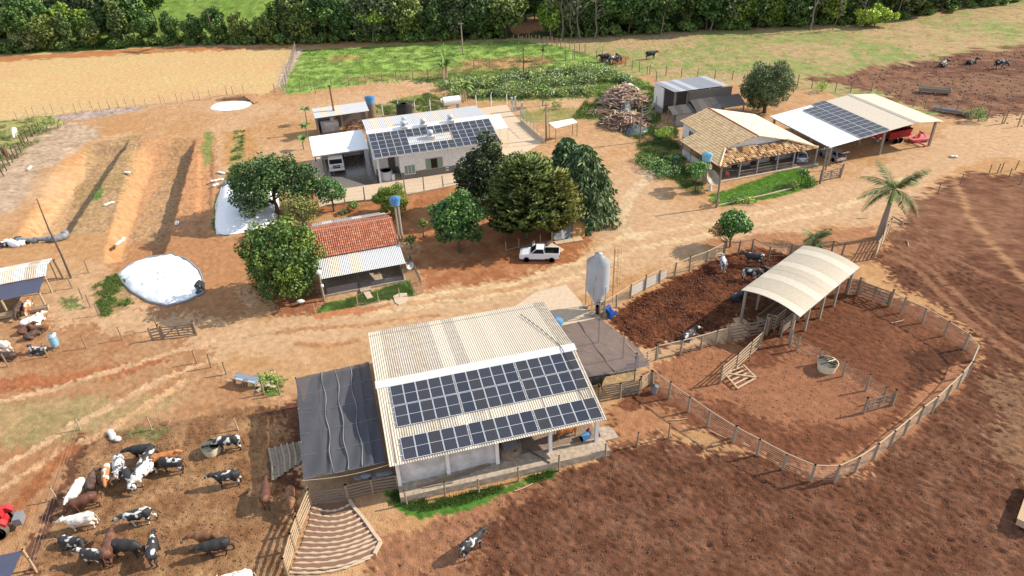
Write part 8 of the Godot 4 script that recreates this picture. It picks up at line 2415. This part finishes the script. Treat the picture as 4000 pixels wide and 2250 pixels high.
func make_yard_things() -> void:
	rng.seed = 4
	mound("silage_heap", "big round white sheeted silage heap in the open", "silage heap", [Vector3(-43.28, 0, -67.14), Vector3(-42.9, 0, -69.5), Vector3(-41.26, 0, -70.8), Vector3(-39.07, 0, -71.26), Vector3(-36.76, 0, -69.73), Vector3(-34.55, 0, -67.31), Vector3(-33.28, 0, -64.91), Vector3(-32.58, 0, -62.67), Vector3(-33.68, 0, -61.32), Vector3(-35.45, 0, -60.57), Vector3(-37.68, 0, -61.53), Vector3(-40.16, 0, -63.45), Vector3(-41.99, 0, -65.4)], .7, "tarp_white", 3.2, .17, "tarp_grey")
	mound("silage_heap", "white sheeted silage clamp behind the dark trees", "silage heap", [Vector3(-37.93, 0, -83.65), Vector3(-39.15, 0, -89.65), Vector3(-36.74, 0, -90.73), Vector3(-32.07, 0, -89.76), Vector3(-29.76, 0, -82.91), Vector3(-29.1, 0, -78.42), Vector3(-31.02, 0, -76.5), Vector3(-35.32, 0, -76.05)], 1.3, "tarp_white", 4.0, .07, "tarp_white")
	mound("lined_pit", "small white lined pit at the far end of the bare yard", "sheet", [Vector3(-52.48, 0, -124.26), Vector3(-52.43, 0, -127.35), Vector3(-49.41, 0, -128.11), Vector3(-46.16, 0, -127.47), Vector3(-45.8, 0, -124.75), Vector3(-47.18, 0, -123.18), Vector3(-49.9, 0, -122.87)], .25, "tarp_white", 3.0, .03)
	mound("earth_bank", "red earth bank round the white lined pit", "earth bank", [Vector3(-53.29, 0, -128.83), Vector3(-52.31, 0, -130.33), Vector3(-48.98, 0, -131.56), Vector3(-46.03, 0, -131.66), Vector3(-44.7, 0, -128.2), Vector3(-45.16, 0, -125.99), Vector3(-45.93, 0, -127.67), Vector3(-48.87, 0, -128.73)], .6, "red_earth", 2.0, .25)
	mound("ballast_sheet", "black folded sheeting on the round heap's lower right rim", "sheet", [Vector3(-33.9, 0, -64), Vector3(-33.78, 0, -65.11), Vector3(-33, 0, -64.73), Vector3(-32.45, 0, -62.89), Vector3(-32.95, 0, -62.16)], .55, "tarp_black", 2.0, .25)
	mound("rolled_sheet", "grey sheeting folded at the top of the silage clamp", "sheet", [Vector3(-39.17, 0, -89.51), Vector3(-39.36, 0, -91.16), Vector3(-38.16, 0, -90.88), Vector3(-37.55, 0, -89.35), Vector3(-38.24, 0, -88.94)], .8, "tarp_grey", 2.0, .2)
	var t := thing("rolled_sheet", "long roll of grey and white silage sheeting at the trench ends", "sheet")
	for q in [[[Vector3(-60.79, 0, -74.88), Vector3(-60.31, 0, -75.5), Vector3(-58.89, 0, -74.9), Vector3(-58.05, 0, -75.32)], "tarp_white", .45], [[Vector3(-59.28, 0, -75.78), Vector3(-57.89, 0, -75.67), Vector3(-56.85, 0, -75.95), Vector3(-55.63, 0, -75.93), Vector3(-54.97, 0, -76.05)], "tarp_grey", .4], [[Vector3(-55.08, 0, -75.81), Vector3(-54.47, 0, -76), Vector3(-54.04, 0, -76.34), Vector3(-53.91, 0, -77.04)], "tarp_grey", .5], [[Vector3(-60.54, 0, -74.67), Vector3(-60.16, 0, -75.86), Vector3(-59.39, 0, -76.41), Vector3(-58.52, 0, -75.72)], "tarp_black", .35]]:
		var g := G.new()
		var pts := []; var rs := []
		for i in q[0].size() - 1:
			for k in 5:
				pts.append(q[0][i].lerp(q[0][i + 1], k / 5.0) + Vector3(r(-.1, .1), q[2] * .6 + r(-.1, .1), r(-.1, .1))); rs.append(q[2] * r(.6, 1.1))
		pts.append(q[0][-1] + Vector3(0, q[2] * .5, 0)); rs.append(q[2] * .5)
		g.tube(pts, rs, 9); obj("roll", g, M[q[1]], t)
	t = thing("white_ball_lamp", "round white lamp globe on a post beside the mango tree", "lamp", Vector3(-19.23, 0, -60.33))
	var g := G.new()
	g.tube([Vector3(0, -.2, 0), Vector3(0, 1.7, 0), Vector3(.03, 3.2, 0)], [.13, .11, .07], 8); obj("post", g, M.conc_post, t)
	g = G.new()
	g.ball(Vector3(.05, 3.4, 0), Vector3(.27, .27, .27), 14, 10); obj("globe", g, M.white_paint, t)
	g = G.new()
	g.ball(Vector3(.12, 1.85, .1), Vector3(.17, .2, .17), 12, 8); obj("lower_globe", g, M.white_paint, t)
	t = thing("stool", "white topped stool with blue legs in the mango tree's shade", "stool", Vector3(-21.4, 0, -59.67))
	g = G.new()
	g.ball(Vector3(0, .5, 0), Vector3(.42, .16, .3), 12, 6); obj("seat", g, M.white_paint, t)
	for x in [-.3, .3]:
		for z in [-.18, .18]:
			g = G.new()
			g.beam(Vector3(x, 0, z), Vector3(x * .8, .45, z), .06, .06); obj("leg", g, M.tarp_dark_blue, t)
	# poles and wires
	pole("wooden power pole at the road corner of the verandah house's lawn", Vector3(25.51, 0, -77.71), 5.3, .14, "grey_wood", false)
	pole("wooden power pole in front of the log piles", Vector3(20, 0, -100.2), 5.7, .14, "grey_wood")
	pole("concrete electric meter pole behind the cedars", Vector3(6.16, 0, -102.96), 5.6, .15, "conc_post")
	pole("rusty pipe with a red lamp head beside the meter pole", Vector3(5.98, 0, -101.33), 4.4, .08, "rust", false)
	pole("power pole standing in the green field", Vector3(-8.51, 0, -154.8), 6.5, .16, "conc_post")
	pole("thin dark pole on the scrub mound", Vector3(3.95, 0, -137.78), 5.2, .12, "dark_wood", false)
	pole("pale wooden light pole beside the farm gate", Vector3(40.44, 0, -83.27), 5.1, .13, "grey_wood")
	pole("white post holding cables beside the grey shed", Vector3(24.26, 0, -110.36), 3.6, .09, "conc_post", false)
	t = thing("tall_pole", "very tall crooked wooden pole by the calf shed", "pole", Vector3(-48.5, 0, -66.92))
	g = G.new()
	g.tube([Vector3(0, -.3, 0), Vector3(.1, 3, .05), Vector3(-.08, 6, 0), Vector3(.05, 9.6, 0)], [.13, .11, .085, .05], 8); obj("pole", g, M.bark, t)
	t = thing("thick_post", "stout leaning corner post in the calf yard", "post", Vector3(-49.39, 0, -67.05))
	put("post", stake(2.3, .16, "post_wood"), t).rotation.z = .08
	t = thing("power_line", "sagging power cables between the log pile's pole and the grey shed", "cable")
	for k in 3:
		g = G.new()
		var a := Vector3(20, 0, -100.2) + Vector3(0, 5.2 - k * .5, 0); var b := Vector3(24.26, 0, -110.36) + Vector3(0, 3.5 - k * .3, 0)
		var pts := []; var rs := []
		for i in 9:
			pts.append(a.lerp(b, i / 8.0) - Vector3(0, sin(i / 8.0 * PI) * .7, 0)); rs.append(.02)
		g.tube(pts, rs, 4, false); obj("cable", g, M.tarp_grey, t)
	t = thing("power_line", "thin cable from the lawn's power pole to the farm gate pole", "cable")
	g = G.new()
	var a := Vector3(25.51, 0, -77.71) + Vector3(0, 4.9, 0); var b := Vector3(40.44, 0, -83.27) + Vector3(0, 4.6, 0)
	var lp := []; var lr := []
	for i in 11:
		lp.append(a.lerp(b, i / 10.0) - Vector3(0, sin(i / 10.0 * PI) * .9, 0)); lr.append(.016)
	g.tube(lp, lr, 4, false); obj("cable", g, M.tarp_black, t)
	# log piles
	rng.seed = 6
	for q in [["upper heap of pale logs behind the power pole", Vector3(20.27, 0, -117.84), 3.8, 3.3, ["log_pale", "log_bark", "log_pale"], 1.9], ["lower heap of darker logs nearest the power pole", Vector3(19.03, 0, -108.16), 3.6, 2.0, ["log_bark", "log_dark", "log_pale"], 1.5]]:
		t = thing("log_pile", q[0], "logs", q[1])
		g = G.new()
		g.ball(Vector3(0, 0, 0), Vector3(q[2] * .9, q[3] * .82, q[2] * .85), 14, 8); obj("heart_of_pile", g, M.log_dark, t)
		heap(t, 285, Vector3(q[2] * 1.12, q[3], q[2] * 1.05), q[5], .085, q[4])
	t = thing("log_pile", "low spread of thin dark branches at the log piles' left", "logs", Vector3(16.12, 0, -113.65))
	heap(t, 120, Vector3(2.6, .5, 1.6), 1.3, .06, ["log_dark", "log_bark"])
	mound("tarpaulin", "dark green tarpaulin crumpled on the upper log heap", "tarpaulin", [Vector3(18.44, 1.6, -111.99), Vector3(19.7, 1.6, -113.85), Vector3(21.18, 1.6, -114.07), Vector3(20.53, 1.6, -110.94), Vector3(18.78, 1.6, -109.98)], 2.1, "tarp_green", 2.0, .3)
	mound("tarpaulin", "grey green tarpaulin over the lower end of the logs", "tarpaulin", [Vector3(18.75, 0, -106.38), Vector3(20.58, 0, -106.89), Vector3(22.29, 0, -105.27), Vector3(21.14, 0, -102.98), Vector3(18.64, 0, -102.58), Vector3(18.28, 0, -104.16)], .9, "tarp_green", 2.0, .2)
	t = thing("panel_scrap", "pale board thrown on the upper log heap", "board", Vector3(22.14, 0, -119.31) + Vector3(0, 2.5, 0), .6)
	g = G.new()
	g.box(Vector3(0, 0, 0), Vector3(.6, .06, 2.4), Basis(Vector3.RIGHT, .25)); obj("board", g, M.sack, t)
	# ribbed slabs for the cattle
	t = thing("ribbed_ramp", "fan shaped concrete ramp with curved ribs below the dark net", "ramp")
	var l0 := [Vector3(-14.75, 0, -33.93), Vector3(-14.69, 0, -33.21), Vector3(-14.67, 0, -32.48), Vector3(-14.69, 0, -31.77), Vector3(-14.71, 0, -31.11), Vector3(-14.77, 0, -30.48), Vector3(-14.84, 0, -29.89), Vector3(-14.88, 0, -29.36), Vector3(-14.94, 0, -28.8), Vector3(-15.06, 0, -28.36)]
	var r0 := [Vector3(-12.15, 0, -34.19), Vector3(-11.62, 0, -33.41), Vector3(-11.15, 0, -32.86), Vector3(-10.76, 0, -32.37), Vector3(-10.36, 0, -31.81), Vector3(-10.01, 0, -31.3), Vector3(-9.72, 0, -30.92), Vector3(-9.43, 0, -30.54), Vector3(-9.71, 0, -29.62), Vector3(-10.11, 0, -29.25)]
	g = G.new()
	g.poly(l0 + [r0[9], r0[8], r0[7], r0[5], r0[3], r0[1], r0[0]], -.05, .05); obj("base", g, M.ramp_dirt, t)
	for i in 13:
		var k := i * 9.0 / 13.0 + .35
		var p0: Vector3 = l0[int(k)].lerp(l0[mini(int(k) + 1, 9)], k - int(k)); var p1: Vector3 = r0[int(k)].lerp(r0[mini(int(k) + 1, 9)], k - int(k))
		g = G.new()
		var pts := []; var rs := []
		for j in 17:
			var u := j / 16.0
			var p := p0.lerp(p1, u) + Vector3(.15, 0, .45) * sin(u * PI)
			p.y = .05
			pts.append(p); rs.append(.085 + .045 * sin(j * 2.3 + i * 1.7))
		g.tube(pts, rs, 6); obj("rib", g, M.pale_concrete, t)
	g = G.new()
	for i in 8: g.beam(r0[i] + Vector3(0, .1, 0), r0[i + 1] + Vector3(0, .1, 0), .22, .2)
	obj("edge_kerb", g, M.pale_concrete, t)
	t = thing("ribbed_slab", "small dark ribbed slab in the shade left of the dark net", "slab")
	var s0 := [Vector3(-19.34, 0, -39.61), Vector3(-18.92, 0, -39.8), Vector3(-18.5, 0, -39.99), Vector3(-18.05, 0, -40.1), Vector3(-17.6, 0, -40.18), Vector3(-17.14, 0, -40.27)]; var s1 := [Vector3(-18.19, 0, -36.31), Vector3(-17.79, 0, -36.63), Vector3(-17.45, 0, -37.05), Vector3(-17.15, 0, -37.38), Vector3(-16.82, 0, -37.72), Vector3(-16.45, 0, -38.1)]
	g = G.new()
	g.poly([s0[0], s0[5], s1[5], s1[0]], -.05, .06); obj("base", g, M.dirty_concrete, t)
	for i in 6:
		g = G.new()
		g.tube([s0[i] + Vector3(0, .06, 0), s0[i].lerp(s1[i], .5) + Vector3(.12, .06, 0), s1[i] + Vector3(0, .06, 0)], [.09, .09, .09], 6); obj("rib", g, M.conc_post, t)
	# loose things
	var k := 0
	for q in [["two white sacks on the bank between the trenches", Vector3(-54.79, 0, -96.11)], ["row of white sacks lower on the bank between the trenches", Vector3(-52.88, 0, -85.66)], ["single white bag at the foot of the second trench", Vector3(-46.5, 0, -74.61)], ["white bag on the edge right of the second trench", Vector3(-41.51, 0, -79.29)], ["topmost white bag left of the silage clamp", Vector3(-40.95, 0, -94.56)], ["second white bag left of the silage clamp", Vector3(-40.44, 0, -91.94)], ["third white bag left of the silage clamp, nearest it", Vector3(-40.32, 0, -90.1)], ["crumpled white plastic on the straw at the left", Vector3(-71.02, 0, -99.37)], ["white scrap of sheeting above the cattle herd", Vector3(-32.5, 0, -41.76)], ["white sheet scrap on the sand of the far right road", Vector3(61.64, 0, -89.97)]]:
		t = thing("white_bag", q[0], "bag", q[1], k * .7)
		g = G.new()
		for i in 2 + k % 3: g.ball(Vector3((i - 1) * .42, .14, r(-.12, .12)), Vector3(.34, .17, .27), 9, 6)
		obj("bag", g, M.sack, t)
		k += 1
	for q in [[Vector3(0,0,0), "split metal feed trough on blocks at the worn pasture's corner", Vector3(-24.54, 0, -47.9), Vector3(-22.31, 0, -47.1)]]:
		t = thing("metal_trough", q[1], "trough", (q[2] + q[3]) / 2, heading(q[2], q[3]))
		var l: float = q[2].distance_to(q[3])
		for s in 2:
			g = G.new()
			var x: float = (s - .5) * l * .52
			for j in 9:
				var an := PI * j / 8.0
				for e in [1, 0]: g.pt(Vector3(x + (e - .5) * l * .5, .8 - sin(an) * .36, cos(an) * .4), Vector3(0, sin(an), -cos(an)), Vector2(j, e))
			for j in 8: g.ix.append_array([j * 2, j * 2 + 1, j * 2 + 2, j * 2 + 1, j * 2 + 3, j * 2 + 2])
			obj("half_drum", g, M.galvanised, t)
			g = G.new()
			g.box(Vector3(x - l * .2, .25, 0), Vector3(.15, .5, .5)); g.box(Vector3(x + l * .2, .25, 0), Vector3(.15, .5, .5)); obj("leg", g, M.dirty_concrete, t)
	t = thing("boards", "pale broken boards beside the split metal trough", "board", Vector3(-21.52, 0, -47.05))
	for i in 4:
		g = G.new()
		g.box(Vector3(0, 0, 0), Vector3(.9 + .2 * (i % 2), .05, .35)); var o := obj("board", g, M.plank, t)
		o.position = Vector3(i * .35 - .6, .25 + .05 * i, (i % 2) * .3); o.rotation = Vector3(.15 * (i - 1), i * .9, .25 * sin(i * 2.0))
	t = thing("feed_trough", "long concrete feed trough on the far dark ground", "trough", (Vector3(70.66, 0, -117.78) + Vector3(75.32, 0, -116.36)) / 2, heading(Vector3(70.92, 0, -118.3), Vector3(75.32, 0, -116.36)) + PI / 2)
	trough(t, Vector3(71, 0, -118.29).distance_to(Vector3(75.32, 0, -116.36)), 1.2, .9, "conc_post", true)
	t = thing("feed_trough", "short metal trough on the fence right of the machinery shed", "trough", (Vector3(69.51, 0, -108.16) + Vector3(71.76, 0, -106.24)) / 2, heading(Vector3(69.51, 0, -108.16), Vector3(71.76, 0, -106.24)) + PI / 2)
	trough(t, 5.5, .7, .6, "zinc_grey", true)
	t = thing("feed_trough", "pale trough with straw cut off by the right edge", "trough", Vector3(34.31, 0, -31.12), -.75)
	trough(t, 4.5, 1.1, .8, "pale_wood", true)
	t = thing("feed_box", "white edged feeder between the far pasture's cows", "trough", Vector3(21.12, 0, -146.39))
	trough(t, 2.5, .9, .6, "sack", true)
	t = thing("dead_branch", "grey forked branch on the ground right of the royal palm", "branch", Vector3(45.45, 0, -71.89))
	g = G.new()
	g.tube([Vector3(-.8, .5, -.8), Vector3(-.2, .25, -.2), Vector3(.3, .1, .2), Vector3(.9, .08, .25)], [.07, .1, .07, .03], 6); g.tube([Vector3(.2, .12, .1), Vector3(-.5, .06, 1.0), Vector3(-1.4, .05, 1.6)], [.06, .04, .02], 6); obj("branch", g, M.pale_bark, t)
	for q in [["large panel of plywood leaning behind the pickup's tail", Vector3(5.08, 0, -68.76), .9, 1.0, 1.7, "plank"], ["pale sheets laid end to end below the tarpaulin lean to", Vector3(6.71, 0, -70.7), .25, 3.2, .7, "plank"]]:
		t = thing("board", q[0], "board", q[1] + Vector3(0, .25 if q[3] < 2 else .05, 0), q[2])
		var nb := 1 if q[3] < 2 else 3
		for i in nb:
			g = G.new()
			g.box(Vector3((i - (nb - 1) / 2.0) * q[3] / nb * 1.03, .02, r(-.06, .06)), Vector3(q[3] / nb, .05, q[4]), Basis(Vector3.RIGHT, .2 if nb == 1 else .04)); obj("board", g, M[q[5]], t)
	t = thing("ladder", "grey aluminium ladder lying along the slope behind the pickup", "ladder", (Vector3(1.73, 0, -68.92) + Vector3(4.65, 0, -69.82)) / 2, heading(Vector3(1.73, 0, -68.92), Vector3(4.65, 0, -69.82)))
	for s in [-1, 1]:
		g = G.new()
		g.box(Vector3(0, .35, s * .2), Vector3(3.2, .08, .05)); obj("rail", g, M.zinc_grey, t)
	for i in 10:
		g = G.new()
		g.box(Vector3(-1.4 + i * .31, .35, 0), Vector3(.04, .04, .4)); obj("rung", g, M.zinc_grey, t)
	k = 0
	for q in [[Vector3(12.69, 0, -41.03), "short bleached stick on the soil right of the barn", .1], [Vector3(15.33, 0, -39.31), "bent plank on the soil at the oval corral's lower left", -.7], [Vector3(35.79, 0, -52.78), "small pale stick by the oval corral's right fence", .3], [Vector3(.22, 0, -34.75), "long thin lath beside the barn's green weeds", .45], [Vector3(-2.84, 0, -34.81), "white lath at the foot of the barn platform", .1], [Vector3(41.6, 0, -73.37), "fallen palm stalk on the road beside the royal palm", .1], [Vector3(43.77, 0, -67.07), "short wood block on the right paddock's edge", 1.2], [Vector3(-45.87, 0, -65.49), "short log in the calf yard's weeds", 1.1]]:
		t = thing("stick", q[1], "stick", q[0], q[2])
		g = G.new()
		g.tube([Vector3(-.7, .06, 0), Vector3(0, .09, .08), Vector3(.8, .05, 0)], [.045, .05, .03], 5); obj("stick", g, M.pale_wood, t)
		k += 1
	# stones and dung clods strewn over the ground, too many to count
	rng.seed = 17
	for q in [["soil_clods", "dark clods and dung lumps of the trampled dung paddock", [9.71, -55.24, 13.22, -58.8, 17.91, -61.84, 23.06, -65.52, 26.69, -66.09, 29.43, -64.59, 23.39, -58.06, 22.19, -55.36, 18.96, -53.3, 15.67, -51.96, 13.02, -50.63, 11.1, -51.05, 10.17, -53.26], 2600, .03, .08, Color(.08, .028, .014), Color(.24, .11, .055)], ["soil_clods", "brown clods of the trampled paddock in the lower right", [-6.75, -27.92, -5.8, -32.5, 2.65, -35.08, 10.17, -38.41, 17.67, -37.18, 21.79, -34.09, 27.43, -36.45, 37.35, -44.16, 43.91, -46.91, 32.14, -25.85], 2500, .02, .06, Color(.11, .048, .028), Color(.24, .13, .08)], ["soil_clods", "dry clods strewn through the oval corral", [12.53, -47.27, 20.45, -50.73, 32.58, -59.21, 36.96, -57.43, 40.36, -48.26, 27.41, -37.06, 22.15, -35, 14.28, -40.33], 1500, .02, .06, Color(.16, .065, .035), Color(.28, .13, .07)], ["soil_clods", "crumbs of earth and dung in the cattle yard", [-34.92, -41.99, -18.63, -44.8, -15.86, -34.39, -15.21, -28.3, -31.42, -29.04], 2200, .02, .065, Color(.1, .05, .025), Color(.22, .13, .07)], ["soil_clods", "clods on the far dark ground", [60.08, -126.78, 88.39, -138.87, 106.13, -142.19, 77.83, -98.28, 67.3, -112.38], 900, .06, .2, Color(.06, .025, .018), Color(.3, .2, .15)], ["loose_stones", "small stones and litter on the farm road", [-45.91, -55.77, -23.23, -57.53, .46, -60.1, 9.92, -71.08, 17.89, -91.04, 47.9, -84.08, 75.64, -98.53, 69.4, -88.55, 43.4, -74.18, 13.27, -63.79, 3.51, -57.02, -13.88, -53.01, -20.31, -46.15, -35.59, -42.71], 1500, .015, .05, Color(.3, .18, .1), Color(.5, .4, .3)]]:
		var cl := G.new()
		cl.col = Color.WHITE
		cl.ball(Vector3.ZERO, Vector3(1, .6, .8), 6, 4)
		for i in cl.v.size(): cl.v[i] *= 1.0 + .3 * sin(i * 4.1)
		var o := PackedVector2Array()
		for i in range(0, q[2].size(), 2): o.append(Vector2(q[2][i], q[2][i + 1]))
		var bb := Rect2(o[0], Vector2.ZERO)
		for w in o: bb = bb.expand(w)
		var mm := MultiMesh.new()
		mm.transform_format = MultiMesh.TRANSFORM_3D
		mm.use_colors = true
		mm.mesh = cl.mesh(M.coat)
		var tr := []
		while tr.size() < q[3]:
			var w := Vector2(r(bb.position.x, bb.end.x), r(bb.position.y, bb.end.y))
			if Geometry2D.is_point_in_polygon(w, o): tr.append(Transform3D(Basis(Vector3.UP, r(0, TAU)).scaled(Vector3.ONE * r(q[4], q[5])), Vector3(w.x, .02, w.y)))
		mm.instance_count = tr.size()
		for i in tr.size():
			mm.set_instance_transform(i, tr[i])
			var cc: Color = q[6].lerp(q[7], pow(rng.randf(), 1.6))
			mm.set_instance_color(i, Color(pow(cc.r, .4545), pow(cc.g, .4545), pow(cc.b, .4545)))
		var u := MultiMeshInstance3D.new()
		u.name = numbered(q[0])
		u.multimesh = mm
		add_child(u)
		tag(u, q[1], "stones" if q[0] == "loose_stones" else "clods", "", "stuff")

func make_pavements() -> void:
	var g := G.new()
	g.poly([Vector3(-24.3, 0, -82.34), Vector3(-21.13, 0, -83.22), Vector3(-15.69, 0, -84.02), Vector3(-7.78, 0, -86.84), Vector3(-3.82, 0, -88.55)] + [Vector3(5.71, 0, -101.92), Vector3(2.53, 0, -110.79), Vector3(1.08, 0, -116.27), Vector3(.32, 0, -120.14), Vector3(-4.86, 0, -118.55)] + [Vector3(-18.99, 0, -106.48), Vector3(-28.86, 0, -105.01), Vector3(-28.53, 0, -97.1), Vector3(-25.73, 0, -86.66)], -.1, .03)
	struct("yard_paving", g, M.pale_concrete)
	g = G.new()
	g.poly([Vector3(.12, 0, -57.78), Vector3(2.31, 0, -60.24), Vector3(5.58, 0, -61.5), Vector3(6.79, 0, -58.27), Vector3(7.11, 0, -56.68), Vector3(8.63, 0, -56.4), Vector3(8.36, 0, -55.41), Vector3(4.48, 0, -54.21), Vector3(2.75, 0, -55.47)], -.1, .03)
	struct("silo_paving", g, M.pale_concrete)
	# the washed floor under the truck
	g = G.new()
	g.poly([Vector3(-25.75, 0, -92.03), Vector3(-23.17, 0, -91.6), Vector3(-19.37, 0, -88.59), Vector3(-17.38, 0, -88.88), Vector3(-19, 0, -99.14), Vector3(-20.93, 0, -101.7), Vector3(-28.15, 0, -100.88)], .03, .034)
	struct("wet_floor", g, mat("wet_concrete", lin(.1, .075, .06), .22, 0, "stain", .3))

func _ready() -> void:
	# the drone's camera
	var cam := Camera3D.new()
	cam.fov = 44.45
	cam.near = .5
	cam.far = 1500.0
	cam.transform = Transform3D(Basis(Vector3.RIGHT, deg_to_rad(-32.8)) * Basis(Vector3(0, 0, 1), deg_to_rad(-2.3)), Vector3(0, 39.5, 0))
	add_child(cam)
	cam.current = true
	var e := Environment.new()
	e.background_mode = Environment.BG_SKY
	var sk := ProceduralSkyMaterial.new()
	sk.sky_top_color = Color(.5, .54, .6)
	sk.sky_horizon_color = Color(.86, .84, .81)
	sk.ground_horizon_color = Color(.5, .42, .33)
	sk.ground_bottom_color = Color(.3, .2, .13)
	sk.sky_curve = .12
	e.sky = Sky.new()
	e.sky.sky_material = sk
	e.background_energy_multiplier = 2.1
	e.tonemap_mode = Environment.TONE_MAPPER_LINEAR
	e.tonemap_exposure = 1.6
	e.sdfgi_enabled = true
	e.ssao_enabled = true
	e.ssil_enabled = true
	var we := WorldEnvironment.new()
	we.environment = e
	add_child(we)
	var sun := DirectionalLight3D.new()
	sun.light_energy = 1.55
	sun.light_color = Color(1.0, .95, .87)
	sun.light_angular_distance = .5
	sun.shadow_enabled = true
	sun.look_at_from_position(Vector3(.811, .559, -.172) * 100, Vector3.ZERO)
	add_child(sun)
	make_materials()
	make_ground()
	make_pavements()
	make_barn()
	make_nets()
	make_dairy()
	make_cottage()
	make_tile_house()
	make_sheds()
	make_silo()
	make_vehicles()
	make_fences()
	make_yard_things()
	make_trees()
	make_forest()
	make_grass()
	make_cattle()
